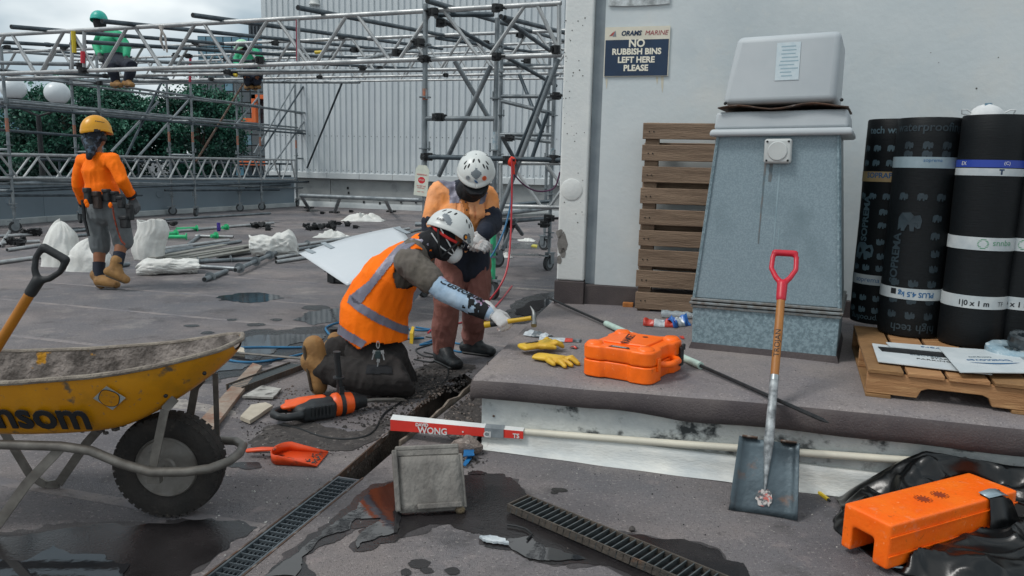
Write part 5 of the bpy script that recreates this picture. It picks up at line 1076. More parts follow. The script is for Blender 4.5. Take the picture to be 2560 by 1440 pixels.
for i in range(9):
    t_ = i / 8; k_ = 1 - .35 * t_; rows.append([(Lr * t_, -.034 * k_, -.03 * k_), (Lr * t_, -.03 * k_, .024 * k_), (Lr * t_, .0, .04 * k_), (Lr * t_, .026 * k_, .01), (Lr * t_, .02 * k_, -.03 * k_)])
mb.rings(rows, False); o = mb.build('board', [M_signw, M_signr], rs_, False, solid=.003)
for p_ in o.data.polygons:
    if p_.normal.dot(-(sx_.cross(Vector((0, 0, 1))))) > -9 and (Mr.inverted().to_3x3() @ p_.normal).y < -.8: p_.material_index = 1
def onface(t_, v_): return Mr @ Vector((Lr * t_, (-.0365 + .0035 * 0) * (1 - .35 * t_) + .004 * v_, 0))
for t_, tx, sz, dz in ((.25, 'DAVID', .022, .012), (.33, 'WONG', .045, -.018), (.56, '·', .05, -.012), (.74, 'CI', .04, -.016), (.95, 'TS', .03, -.012)):
    Mt_ = Mr @ TR(Lr * t_, -.0385 * (1 - .35 * t_), dz * (1 - .3 * t_)) @ RZ(2.5) @ RX(86); text('lettering', tx, sz, M_signw, Mt_, rs_, bold=.001)
mb = MB(Mr); k_ = .75; mb.rings([[(Lr * t_, -.036 * k_ - .002, -.031 * k_), (Lr * t_, -.032 * k_ - .002, .026 * k_), (Lr * t_, 0, .043 * k_), (Lr * t_, .028 * k_, .012), (Lr * t_, .022 * k_, -.031 * k_)] for t_ in (.72, .78, .86)], False); mb.build('duct_tape', mat('duct_tape', '6d7478', '858c90', 20, .4), rs_, False)
# ================================================================== wheelbarrow
wc = G(415, 1300); bar_ = thing('wheelbarrow', 'dirty yellow steel wheelbarrow at the left picture edge', 'wheelbarrow', wc)
Mw = Matrix.Translation(wc + Vector((0, .06, 0))) @ RZ(1.5)
M_yb = mat('barrow_yellow', 'c98a0a', 'b87a08', 3, .4, bump=.06, bscale=50, c3='5f5342', s3=15, lo3=.62, hi3=.7, detail=6)
grime(M_yb, 4, '8a6516', .52, .7, .7); grime(M_yb, 40, '6b6256', .62, .68, .8)
M_ybi = mat('barrow_inside', '8f8680', '4d4743', 9, .95, bump=.9, bscale=45, c3='b5811a', s3=5.5, lo3=.6, hi3=.63, detail=8, lo=.38, hi=.62)
M_barf = mat('barrow_frame', '7e7a74', '5f5b56', 12, .55, metal=.4, c3='8d6f55', s3=16, lo3=.65, hi3=.8)
STN = [(.27, .05, .685, .655, .03), (.245, .13, .68, .62, .05), (.17, .18, .665, .55, .08), (.06, .21, .64, .47, .12), (-.06, .225, .618, .40, .14), (-.16, .235, .605, .368, .15), (-.4, .24, .582, .352, .155), (-.7, .245, .565, .352, .155), (-.9, .24, .57, .4, .16), (-1.05, .22, .58, .5, .16)]
def tray_rings(inset_):
    rs = []
    for x, hw, zr, zb2, bw in STN:
        ring = []
        zz = zr; h_ = hw - inset_; b_ = max(.01, bw - inset_); bo = zb2 + inset_
        for t_ in (0, .25, .5, .75, .93): ring.append((x, -(h_ + (b_ - h_) * t_ ** 1.5), zz + (bo - zz) * t_))
        ring.append((x, -b_ * .85, bo)); ring.append((x, 0, bo - .002)); ring.append((x, b_ * .85, bo))
        for t_ in (.93, .75, .5, .25, 0): ring.append((x, h_ + (b_ - h_) * t_ ** 1.5, zz + (bo - zz) * t_))
        rs.append(ring)
    return rs
mb = MB(Mw); mb.sheet(tray_rings(0)); tray = mb.build('tray', M_yb, bar_, sub=2)
mb = MB(Mw); rr2 = tray_rings(.006)
for r_ in rr2: 
    for i in range(len(r_)): r_[i] = (r_[i][0] - .004, r_[i][1], r_[i][2])
mb.sheet(rr2); mb.build('mortar_lining', M_ybi, tray, sub=2)
rim = [(x, -hw, zr) for x, hw, zr, _, _ in STN][::-1] + [(.283, 0, .69)] + [(x, hw, zr) for x, hw, zr, _, _ in STN]
mb = MB(Mw); mb.tube(rim, .0095, 8); mb.build('rolled_rim', mat('rim_dirty', '8d8478', '6d645c', 16, .8, bump=.5, bscale=90), tray)
mb = MB(Mw); rnd = random.Random(3)
for i in range(70):
    x = rnd.uniform(-.9, .15); t_ = (x + .9) / 1.05; y = rnd.uniform(-.17, .17) * (1 - .5 * max(0, x + .2)); r_ = rnd.uniform(.008, .02)
    zb2 = .36 if x < -.15 else .36 + (x + .15) * .6
    mb.ball((x, y, zb2 + r_ * .6), (r_, r_ * .8, r_ * .6), 6)
o = mb.build('rubble_load', M_dirt, tray); o['kind'] = 'stuff'
# wheel
mb = MB(Mw @ TR(0, 0, .2) @ RX(90)); prof = [(.115, -.035), (.13, -.048), (.165, -.054), (.19, -.046), (.2, -.025), (.202, 0), (.2, .025), (.19, .046), (.165, .054), (.13, .048), (.115, .035)]
mb.lathe(prof, 48); wheel = mb.build('wheel', mat('barrow_tyre', '1f1d1c', '2d2926', 12, .85, bump=.3, bscale=90, c3='4a443e', s3=25, lo3=.62, hi3=.75), bar_)
lg = MB()
for i in range(40):
    for s_ in (-1, 0, 1):
        a = 2 * math.pi * (i + .5 * (s_ == 0)) / 40; Mg = Mw @ TR(0, 0, .2) @ RY(-math.degrees(a)) @ TR(.1985 if s_ == 0 else .1925, s_ * .034, 0); lg.M = Mg; lg.box((0, 0, 0), (.008, .027, .022))
o = lg.build('tread_lugs', MATS['barrow_tyre'], wheel, smooth=False)
mb = MB(Mw @ TR(0, 0, .2) @ RX(90)); mb.lathe([(.118, .036), (.112, .045), (.105, .03), (.07, .012), (.04, .03), (.03, .045), (0, .045), (0, -.045), (.03, -.045), (.04, -.03), (.07, -.012), (.105, -.03), (.112, -.045), (.118, -.036)], 32); mb.build('rim', mat('rim_grey', '8b8884', '6f6a64', 10, .5, metal=.4, c3='55504a', s3=12, lo3=.6, hi3=.75), wheel)
mb = MB(Mw); mb.tube([(0, -.13, .2), (0, .13, .2)], .012, 10); mb.box((-.0, -.135, .2), (.045, .03, .035)); mb.build('axle', M_barf, bar_)
fr = [(-1.25, -.2, .35), (-.5, -.185, .338), (-.3, -.185, .335), (-.2, -.18, .318), (-.1, -.175, .27), (.0, -.165, .235), (.12, -.16, .235), (.2, -.14, .24), (.25, -.08, .245), (.262, 0, .245)]
mb = MB(Mw); mb.tube(fr + [(x, -y, z) for x, y, z in fr[::-1][1:]], .017, 12); mb.build('frame_tube', M_barf, bar_)
for s_ in (-1, 1):
    mb = MB(Mw); mb.bar((-.005, s_ * .15, .22), (.05, s_ * .14, .46), .03, .006, (0, 1, 0)); mb.bar((.05, s_ * .14, .46), (.085, s_ * .13, .5), .03, .006, (0, 1, 0)); mb.build('tray_stay', M_barf, bar_)
    if s_ > 0: mb = MB(Mw); mb.bar((.13, s_ * .135, .245), (.145, s_ * .1, .53), .02, .006, (0, 1, 0)); mb.build('front_stay', M_barf, bar_)
    mb = MB(Mw); pts_ = [(-.3, s_ * .185, .33), (-.42, s_ * .2, .2), (-.55, s_ * .21, .02), (-.6, s_ * .21, .012), (-.66, s_ * .21, .05), (-.78, s_ * .19, .33)]
    for p_, q_ in zip(pts_, pts_[1:]): mb.bar(p_, q_, .034, .008, (0, 1, 0))
    mb.build('leg', M_barf, bar_)
    mb = MB(Mw); mb.tube([(-1.25, s_ * .2, .40), (-1.45, s_ * .2, .42)], .02, 10); mb.build('handle_grip', M_black, bar_)
mb = MB(Mw)
for x, z in ((.06, .515), (.2, .60)): mb.ball((x, -.15, z), .008, 8)
mb.build('bolt', M_blkst, bar_)
# lettering and torn sticker on the near side of the tray
mid0 = Vector((-.42, -(.24 + (.155 - .24) * .56 ** 1.5) - .002, .58 + (.352 - .58) * .56)); Msd = Mw @ frame(mid0, (1, .0, 0.0), (0, -.9, -.43))
tA_ = text('lettering', 'Ransom', .13, M_ink, Msd @ TR(.24, .0, .004) @ Matrix.Diagonal((1, 1.35, 1, 1)), tray, align='RIGHT', bold=.003, sx=1.15, ext=.002)
mid1 = Vector((-.105, -.212, .525)); Mst = Mw @ frame(mid1, (1, .1, .0), (.08, -.9, -.38)) @ RZ(45)
mb = MB(Mst); mb.box((0, 0, .003), (.075, .075, .0015)); stc = mb.build('torn_sticker', mat('sticker_silver', '9ea4a4', '8d9290', 20, .4), tray, smooth=False)
mb = MB(Mst); pts_ = [(.034 * (1 + .18 * noise.noise(Vector((math.cos(a), math.sin(a), 4)))) * math.cos(a), .034 * (1 + .18 * noise.noise(Vector((math.cos(a), math.sin(a), 4)))) * math.sin(a)) for a in [k_ * math.pi / 12 for k_ in range(24)]]
mb.add([(x * 1.08, y * 1.08, .0045) for x, y in pts_], [list(range(24))]); mb.build('torn_outline', M_ink, stc, smooth=False); mb = MB(Mst); mb.add([(x, y, .0052) for x, y in pts_], [list(range(24))]); mb.build('bare_patch', M_yb, stc, smooth=False)
# spade standing in the barrow
s_a, s_b = P(-95, 1010, 2.62), P(84, 720, 2.66); sp = thing('spade', 'wooden handled spade with black grip standing in the wheelbarrow', 'spade', s_a)
sdir = (s_b - s_a).normalized(); mb = MB(); mb.tube([s_a, s_b], [.0185, .0175], 12); mb.build('shaft', mat('spade_handle', 'b06f16', '99600f', 8, .45), sp)
side = ray(120, 690).cross(sdir).normalized(); side = (side if side.x > 0 else -side)
side = (side * .93 + Vector((0, -.35, 0))).normalized(); side = (side - sdir * side.dot(sdir)).normalized()
mb = MB(); g0_ = s_b - sdir * .02; mb.capsule([g0_, g0_ + sdir * .05], [.021, .022], 10); c0_ = g0_ + sdir * .05
for k_ in (-1, 1): mb.capsule([c0_, c0_ + sdir * .03 + side * k_ * .03, c0_ + sdir * .07 + side * k_ * .048, c0_ + sdir * .11 + side * k_ * .046], [.014, .012, .011, .013], 10)
mb.capsule([c0_ + sdir * .115 - side * .042, c0_ + sdir * .118 + side * .042], .0155, 10); voxel(mb, 'd_grip', M_black, .0045, sp, 4)
# ================================================================== drain grates
def slats(root, M_, L, W, n, h, mm, nm='bar', th=.004, tilt=0):
    b_ = MB(); b_.box((0, 0, 0), (th, W, h)); me_ = b_.mesh(nm, mm, False)
    for i in range(n): obj_at(nm, me_, root, M_ @ TR(L * (i + .5) / n, W / 2, h / 2) @ RY(tilt))
M_rail = mat('grate_rail', '4c4844', '625a52', 14, .6, metal=.4, bump=.3, bscale=90, c3='6e5240', s3=12, lo3=.62, hi3=.75)
M_grate = mat('grate_steel', '6d757a', '596167', 12, .4, metal=.6, c3='82746a', s3=14, lo3=.66, hi3=.8)
gl, gr = slot[0], slot[1]; gwid = (gr - gl).length - .012
Mg = Matrix(((DV.x, -DU.x, 0, gl.x + DU.x * (gwid + .006)), (DV.y, -DU.y, 0, gl.y + DU.y * (gwid + .006)), (0, 0, 1, -.026), (0, 0, 0, 1)))
gL = (LA - gl).dot(DV) - .01
gt = thing('drain_grate', 'long steel grate fitted flush in the floor drain', 'grate', LA, 'steel drain grates')
slats(gt, Mg, gL, gwid, 56, .024, M_grate, 'cross_bar', .004)
for i in range(6):
    y = gwid * (i + .5) / 6; mb = MB(Mg); mb.bar((0, y, .010), (gL, y, .010), .003, .014); mb.build('long_bar', M_grate, gt, smooth=False)
for y in (.004, gwid - .004): mb = MB(Mg); mb.bar((0, y, .013), (gL, y, .013), .008, .028); mb.build('side_rail', M_grate, gt, smooth=False)
for x in (.006, gL - .006): mb = MB(Mg); mb.bar((x, .008, .0125), (x, gwid - .008, .0125), .012, .027); mb.build('end_plate', M_grate, gt, smooth=False)
# steel edges of the slot
ed = thing('channel_edging', 'rusty steel angle edging along the open drain slot', 'edging', LA)
for p_, q_ in ((slot[0], slot[6]), (slot[6], slot[5]), (slot[1], slot[2])): mb = MB(); mb.bar(p_ + Vector((0, 0, -.012)), q_ + Vector((0, 0, -.012)), .007, .03); mb.build('edge_strip', M_rust, ed, smooth=False)
# broken lining plank standing along the right side of the open slot
e0, e1_ = G(1000, 1112), G(1192, 958); mb = MB(); rows = []
for i in range(15):
    p_ = e0.lerp(e1_, i / 14); z1 = .005 + .035 * (noise.noise(Vector((i * .55, 2, 0))) + .5); rows.append([Vector((p_.x, p_.y, -.16)), Vector((p_.x, p_.y, -.06)), Vector((p_.x, p_.y, z1))])
mb.sheet(rows); tag(mb.build('broken_lining', mat('old_fibre_board', '6b5f55', '8f8579', 14, .85, bump=.4, bscale=60), None, False, solid=.012), 'broken edge board along the open drain beside the platform corner', 'board')
# loose grate in the front
a, b = G(1268, 1290), G(1322, 1262); c_ = G(1760, 1445)
gx = (c_ - b).normalized(); W2 = (a - b).length * .92; Mg2 = frame(b + Vector((0, 0, .012)), gx); 
gy = Mg2.to_3x3() @ Vector((0, 1, 0))
Mg2 = Mg2 @ TR(0, -W2, 0)
g2 = thing('loose_grate', 'loose rusty steel grate lying in the front puddle', 'grate', b, 'steel drain grates'); L2_ = 1.05
slats(g2, Mg2, L2_, W2, 36, .03, mat('grate_slat_grey', '6a7072', '565c5e', 18, .5, metal=.5), 'cross_bar', .004, 12)
for y in (.003, W2 - .003): mb = MB(Mg2); mb.bar((-.005, y, .016), (L2_, y, .016), .006, .031); mb.build('side_rail', M_rail, g2, smooth=False)
mb = MB(Mg2); mb.bar((-.004, .006, .016), (-.004, W2 - .006, .016), .006, .029); mb.build('end_plate', M_rail, g2, smooth=False)
# loose grate behind
a, b = G(606, 984), G(762, 925); gx = (b - a).normalized(); Mg3 = frame(a + Vector((0, 0, .006)), gx); L3 = (b - a).length
g3 = thing('loose_grate', 'loose steel grate lying behind the rusty plank by the boots', 'grate', a, 'steel drain grates'); slats(g3, Mg3, L3, .12, 22, .03, MATS['grate_slat_grey'], 'cross_bar', .004, 14)
for y in (.003, .117): mb = MB(Mg3); mb.bar((0, y, .018), (L3, y, .018), .006, .036); mb.build('side_rail', M_rail, g3, smooth=False)
# ================================================================== demolition pieces
def slab(px, label, cat, mm, th=.02, z=.0, nm='slab', jag=.01, seed=0, tops=None):
    A = [G(x, y, z) for x, y in px]; pts_ = []
    for i in range(len(A)):
        p_, q_ = A[i], A[(i + 1) % len(A)]
        for j in range(5): r_ = p_.lerp(q_, j / 5); pts_.append(Vector((r_.x + jag * noise.noise(Vector((i * 3 + j * .7, seed, 0))), r_.y + jag * noise.noise(Vector((i * 3 + j * .7, seed, 7))), z)))
    k_ = len(pts_); dz = [th * (1 + (tops[(i // 5) % len(tops)] if tops else 0)) for i in range(k_)]
    mb = MB(); mb.add(pts_ + [p_ + Vector((0, 0, d_)) for p_, d_ in zip(pts_, dz)], [list(range(k_))[::-1], [k_ + i for i in range(k_)]] + [(i, (i + 1) % k_, k_ + (i + 1) % k_, k_ + i) for i in range(k_)])
    return tag(mb.build(nm, mm, None, False), label, cat)
M_plk = mat('rust_stained_plank', '7d6a5c', '94887c', 9, .85, bump=.3, bscale=50, c3='7a4426', s3=6, lo3=.52, hi3=.68, stretch=(1, 1, 1))
slab([(498, 1062), (536, 1078), (655, 922), (632, 915)], 'long rust stained plank lying behind the barrow wheel', 'plank', M_plk, .022, .01, 'rusty_plank', .006, 1)
slab([(606, 995), (682, 998), (704, 976), (655, 968)], 'pale dirty tile fragment beside the rusty plank', 'fragment', mat('tile_pale', 'b3b1ab', '8b8984', 14, .7, c3='4a4744', s3=16, lo3=.55, hi3=.65), .012, .01, 'tile_fragment', .006, 2)
slab([(601, 1050), (625, 1060), (682, 1022), (664, 1014), (628, 1020)], 'cream coloured broken slab in front of the tile fragment', 'fragment', mat('tile_cream', 'b9b0a0', 'a39a8b', 9, .8, bump=.2), .02, .008, 'broken_slab', .006, 3)
slab([(572, 890), (612, 893), (610, 880), (596, 876)], 'small pale fragment inside the blue hose loop', 'fragment', MATS['tile_cream'], .03, .0, 'tile_fragment', .006, 4)
# leaning concrete cover
b0, b1 = G(1000, 1290), G(1160, 1280); cx_ = (b1 - b0).normalized(); hh = .265
t0_ = VW(978, 1130, b0 + Vector((0, .1, 0)), cx_); upv = (t0_ - b0); upv = (upv - cx_ * upv.dot(cx_) * .55).normalized(); Mcv = Matrix.Identity(4); nz_ = cx_.cross(upv).normalized()
Mcv = Matrix(((cx_.x, upv.x, nz_.x, b0.x), (cx_.y, upv.y, nz_.y, b0.y), (cx_.z, upv.z, nz_.z, b0.z + .012), (0, 0, 0, 1)))
cwid = (b1 - b0).length; chh = (t0_ - b0).length
cov = thing('concrete_trough', 'grey concrete drain box piece leaning over the open drain', 'concrete piece', b0)
M_trc = mat('wet_grey_concrete', '85817b', '625e5a', 7, .8, bump=.5, bscale=50, c3='423d39', s3=4, lo3=.52, hi3=.7, stretch=(1, 1, .6))
mb = MB(Mcv); rows = []
for i in range(9): rows.append([(cwid * i / 8 + .003 * noise.noise(Vector((i, j, 0))), chh * .86 * j / 7, .006 * noise.noise(Vector((i * .6, j * .6, 5)))) for j in range(8)])
mb.sheet(rows); mb.build('face', M_trc, cov, solid=.028)
mb = MB(Mcv); mb.box((cwid * .5, chh * .93, -.012), (cwid, chh * .14, .03)); mb.box((cwid * .5, chh * .995, -.03), (cwid * 1.01, .02, .07)); mb.build('top_flange', M_trc, cov, bevel=.006)
mb = MB(Mcv); mb.box((-.006, chh * .5, .004), (.02, chh * .95, .05)); mb.box((cwid * .62, .02, .02), (cwid * .7, .022, .03)); mb.box((cwid + .004, chh * .45, -.004), (.016, chh * .85, .03)); mb.build('edge_rib', M_trc, cov, bevel=.005)
mb = MB(Mcv); mb.ball((cwid * .93, .0, .01), (.022, .018, .018), 8); mb.build('mortar_lump', mat('ochre_mortar', '7a6a50', '5d5142', 40, .9, bump=.5), cov)
def stone(px, py, r, label, mm, seed, cat='stone', sq=(1, 1, .8), z=0):
    p_ = G(px, py, z); mb = MB(); mb.ball(p_ + Vector((0, 0, r * sq[2] * .8)), (r * sq[0], r * sq[1], r * sq[2]), 14)
    for v in mb.v:
        q_ = (v - p_) / r; v += (v - p_) * (.28 * noise.noise(q_ * 1.6 + Vector((seed, 0, 0))) + .1 * noise.noise(q_ * 5))
    return tag(mb.build('rubble_stone', mm, None, True, ang=25), label, cat)
M_agg = mat('aggregate', '8a7d75', '6f655f', 26, .95, bump=.7, bscale=80, c3='b0a49b', s3=40, lo3=.58, hi3=.7)
stone(1168, 1133, .068, 'rough pinkish concrete lump beside the white wall end', M_agg, 1, 'concrete lump', (1.15, .7, .62))
stone(1580, 1028 + 300, .012, 'small dark stone on the ground in front of the shovel', M_dirt, 2)
stone(526, 925, .03, 'dark stone in the puddle below the barrow nose', M_dirt, 4)
# blue tape scraps
M_blt = mat('blue_tape', '1f6fa8', '175a8c', 14, .5)
slab([(1158, 1142), (1186, 1140), (1184, 1124), (1160, 1126)], 'square blue tape scrap beside the concrete lump', 'scrap', M_blt, .004, .03, 'tape_scrap', .004, 6)
slab([(1156, 1163), (1164, 1166), (1180, 1146), (1170, 1141)], 'narrow blue tape scrap hanging below the square one', 'scrap', M_blt, .003, .012, 'tape_scrap', .003, 7)
slab([(1198, 1345), (1225, 1342), (1262, 1350), (1272, 1362), (1250, 1360), (1215, 1356)], 'pale foil scrap in the puddle left of the loose grate', 'scrap', M_pkw, .008, .008, 'foil_scrap', .01, 8)
w_ = [G(*p_, .012) for p_ in ((1268, 1312), (1290, 1315), (1315, 1322), (1330, 1335), (1318, 1348))]; mb = MB(); mb.tube(w_, .004, 6); tag(mb.build('wire_scrap', M_black), 'bent black wire scrap beside the end of the loose grate', 'wire')
# ---- dustpan
a, b = G(620, 1132, .02), G(806, 1152, .0); dx_ = (b - a); Ld_ = dx_.length; Mdp = frame(Vector((a.x, a.y, 0)), Vector((dx_.x, dx_.y, 0)))
dp = thing('dustpan', 'dirty orange plastic dustpan lying on the ground', 'dustpan', a)
M_dp = mat('dustpan_orange', 'df4c12', 'd2430f', 6, .45, bump=.1, bscale=60, c3='5b2f20', s3=9, lo3=.6, hi3=.68)
hl = Ld_ * .34; pw_ = .085; out_ = [(hl, -.03), (hl + .03, -pw_), (Ld_, -pw_ * .95), (Ld_, pw_ * .95), (hl + .03, pw_), (hl, .03)]
mb = MB(Mdp); rows = []
prof_ = []
for i in range(13):
    a_ = math.pi * .5 + math.pi * i / 12; prof_.append((hl + .055 + .055 * math.cos(a_), pw_ * math.sin(a_)))
path = [(Ld_, pw_)] + [(hl + .12, pw_)] + prof_ + [(hl + .12, -pw_), (Ld_, -pw_)]
hs = [.012, .035] + [.05] * 13 + [.035, .012]
mb.sheet([[(x * 1 + (x - hl - .1) * 0, y * 1.03, h_) for (x, y), h_ in zip(path, hs)], [(x, y * .95, .006) for x, y in path]]); mb.add([(x, y * .95, .006) for x, y in path], [list(range(len(path)))]); mb.build('pan', M_dp, dp, solid=.004)
mb = MB(Mdp); mb.capsule([(hl + .01, 0, .045), (hl * .5, 0, .04), (.0, 0, .03)], [(.008, .016), (.01, .018), (.01, .015)], 12); mb.build('handle', M_dp, dp)
mb = MB(Mdp); rnd = random.Random(8)
for i in range(40): x = Ld_ - abs(rnd.gauss(0, .035)) - .01; y = rnd.uniform(-.06, .06); r_ = rnd.uniform(.002, .006); mb.ball((x, y, .009), r_, 6)
o = mb.build('dirt_crumbs', M_dirt, dp); o['kind'] = 'stuff'
# ---- breaker hammers
M_bkb = mat('tool_black', '181b1e', '22272a', 20, .55, bump=.15, bscale=140); M_bko = mat('tool_orange', 'ea5a0e', 'dd510b', 8, .42, c3='7a3412', s3=16, lo3=.66, hi3=.8)
def breaker(Mb, label, pos, ch=0):
    t = thing('breaker_hammer', label, 'power tool', pos, 'electric breaker hammers')
    mb = MB(Mb)                                        # D handle lying flat
    mb.capsule([(.13, .055, .05), (.05, .06, .055), (.01, .04, .055), (-.005, 0, .055), (.01, -.045, .055), (.05, -.065, .05), (.14, -.06, .05)], [.022, .02, .021, .022, .021, .02, .024], 10); voxel(mb, 'rear_handle', M_bkb, .007, t, 4)
    mb = MB(Mb); mb.capsule([(.15, 0, .052), (.22, .0, .06), (.3, 0, .06), (.36, 0, .058)], [(.045, .07), (.05, .075), (.05, .068), (.045, .055)], 16, side=(0, 0, 1)); mb.box((.25, -.035, .05), (.2, .07, .08)); voxel(mb, 'motor_housing', M_bkb, .008, t, 5)
    mb = MB(Mb); mb.capsule([(.06, .03, .075), (.16, .03, .088), (.3, .02, .085)], [(.012, .03), (.024, .055), (.03, .05)], 14, side=(0, 0, 1)); mb.box((.2, .06, .07), (.22, .06, .05)); voxel(mb, 'orange_cover', M_bko, .008, t, 4)
    mb = MB(Mb); mb.tube([(.345, 0, .058), (.36, 0, .058), (.375, 0, .058), (.47, 0, .056), (.48, 0, .056)], [.05, .061, .063, .056, .04], 24); mb.build('gear_collar', M_bko, t)
    mb = MB(Mb); mb.tube([(.39, 0, .057), (.415, 0, .057)], .066, 24); mb.box((.402, 0, .125), (.03, .05, .06)); mb.build('clamp_ring', M_bkb, t)
    mb = MB(Mb); mb.capsule([(.402, .0, .13), (.395, 0, .2)], [.02, .016], 10); mb.lathe([(.0, .0), (.034, 0), (.034, .008), (0, .008)], 16, (.393, 0, .2)); mb.tube([(.395, 0, .2), (.385, .0, .3), (.383, 0, .335), (.383, 0, .345)], [.018, .0185, .02, .023], 12); mb.build('side_handle', M_bkb, t)
    mb = MB(Mb); mb.tube([(.47, 0, .056), (.5, 0, .055), (.53, 0, .054), (.56, 0, .053), (.565, 0, .053)], [.04, .044, .036, .034, .02], 18); mb.build('chuck', M_blkst, t)
    mb = MB(Mb); mb.tube([(.555, 0, .053), (.63, 0, .05), (.76 + ch, 0, .035)], [.012, .011, .01], 10); mb.rings([[(.76 + ch, .01 * y, .035 + .01 * z) for y, z in ((-1, -1), (1, -1), (1, 1), (-1, 1))], [(.83 + ch, .016 * y, .027 + .002 * z) for y, z in ((-1, -1), (1, -1), (1, 1), (-1, 1))]]); mb.build('chisel', mat('chisel_steel', '5f5c58', '77736e', 16, .5, metal=.5), t)
    mb = MB(Mb)
    for i in range(6): mb.box((.2 + i * .022, -.078, .062), (.009, .006, .05))
    mb.build('vent_fins', M_black, t); return t
a, b = G(686, 1062), G(1012, 1010); hx = (b - a).normalized(); Lh = (b - a).length
breaker(frame(a, hx) @ Matrix.Diagonal((Lh / .83, Lh / .83 * 1.2, Lh / .83 * 1.15, 1)), 'orange and black breaker hammer lying in front of the kneeling worker', a)
a, b = G(1000, 940), G(572, 889); hx = (b - a).normalized(); Lh = (b - a).length
breaker(frame(a, hx) @ Matrix.Diagonal((Lh / 1.05, Lh / 1.05, Lh / 1.05 * .62, 1)), 'second breaker hammer half hidden behind the kneeling worker, chisel pointing left', a, .22)
# ================================================================== people
M_skin = mat('skin', '7d5138', '8c5d42', 12, .55, spec=.35, bump=.05)
M_hiv = mat('hi_vis_orange', 'ff780a', 'fa7008', 5, .75, spec=.2, bump=.15, bscale=60)
M_refl = mat('reflective_tape', '7c7a88', '6c6b7a', 14, .45, metal=.2, bump=.1, bscale=90)
M_trou = mat('work_trousers', '211e1d', '2c2827', 8, .9, bump=.2, bscale=90)
M_tan = mat('tan_leather', '96703f', '7f5d36', 9, .75, bump=.2, bscale=60, c3='5e4a33', s3=12, lo3=.6, hi3=.75)
M_sole = mat('boot_sole', '4d4032', '393026', 12, .8)
M_cap = mat('helmet_white', 'cfd2cf', 'c4c8c6', 4, .35, spec=.5); M_capg = mat('helmet_grey', '757d82', '666e73', 8, .4)
M_glw = mat('knit_glove', 'c3c3c3', 'b0aeac', 14, .95, bump=.3, bscale=160, c3='a68f86', s3=18, lo3=.55, hi3=.75)
M_snood = mat('black_cloth', '101216', '171a1f', 12, .9, bump=.2, bscale=70)
def strip(src, name, cond, mm, parent, off=.004):
    me = src.data; idx = {}; vs = []; fs = []
    for p_ in me.polygons:
        c = p_.center
        if cond(c, p_.normal):
            f_ = []
            for vi in p_.vertices:
                if vi not in idx: idx[vi] = len(vs); v = me.vertices[vi]; vs.append(v.co + v.normal * off)
                f_.append(idx[vi])
            fs.append(f_)
    if not fs: print('EMPTY STRIP', name); return None
    m2 = bpy.data.meshes.new(name); m2.from_pydata([tuple(v) for v in vs], [], fs); m2.materials.append(mm)
    m2.polygons.foreach_set('use_smooth', [True] * len(fs)); return put(name, m2, parent)
def inpoly(pt, poly):
    x, y = pt; r_ = False; n = len(poly)
    for i in range(n):
        (x0, y0), (x1, y1) = poly[i], poly[(i + 1) % n]
        if (y0 > y) != (y1 > y) and x < (x1 - x0) * (y - y0) / (y1 - y0) + x0: r_ = not r_
    return r_
def pxcond(poly, facing=True):
    def f_(c, n):
        if facing and n.dot(CAMP - c) < 0: return False
        return inpoly(PJ(c), poly)
    return f_
def arm(mb, a, b, c, e=0, r=(.056, .047, .046, .033), t0=0, t1=2):
    pts = [a, a.lerp(b, .5), b, b.lerp(c, .45), c]; rad = [r[0], r[0] * .9, r[1], r[1] * .98, r[3]]
    mb.capsule(pts, [x + e for x in rad], 12)
def leg(mb, a, b, c, e=0, r=(.09, .062, .06, .042)):
    mb.capsule([a, a.lerp(b, .5), b, b.lerp(c, .35), c], [r[0] + e, r[0] * .88 + e, r[1] + e, r[2] + e, r[3] + e], 14)
def torso(mb, J, e=0, lo=0, hi=3):
    S = (J['sr'] - J['sl']).normalized(); sm = (J['sr'] + J['sl']) / 2
    pts = [J['hip'], J['waist'], J['chest'], sm]; rad = [(.16, .115), (.145, .115), (.165, .125), (.13, .085)]
    mb.capsule(pts[lo:hi + 1], [(a + e, b + e) for a, b in rad[lo:hi + 1]], 18, side=S)
def head_mat(c, up, fw):
    fw = Vector(fw).normalized(); up = Vector(up); lf = up.cross(fw).normalized(); up = fw.cross(lf)
    return Matrix(((fw.x, lf.x, up.x, c.x), (fw.y, lf.y, up.y, c.y), (fw.z, lf.z, up.z, c.z), (0, 0, 0, 1)))
def head(mb, Mh, k=1.0):
    M0 = mb.M; mb.M = Mh
    mb.ball((0, 0, .02 * k), (.098 * k, .077 * k, .105 * k), 18); mb.ball((.025 * k, 0, -.055 * k), (.068 * k, .058 * k, .065 * k), 14); mb.ball((.1 * k, 0, -.02 * k), (.02 * k, .014 * k, .024 * k), 10)
    mb.ball((.085 * k, 0, -.065 * k), (.014 * k, .026 * k, .012 * k), 10)
    for s_ in (-1, 1): mb.ball((-.005, s_ * .078 * k, -.01), (.02 * k, .01 * k, .032 * k), 10); mb.ball((.075 * k, s_ * .03 * k, .02 * k), (.02 * k, .02 * k, .012 * k), 8)
    mb.M = M0
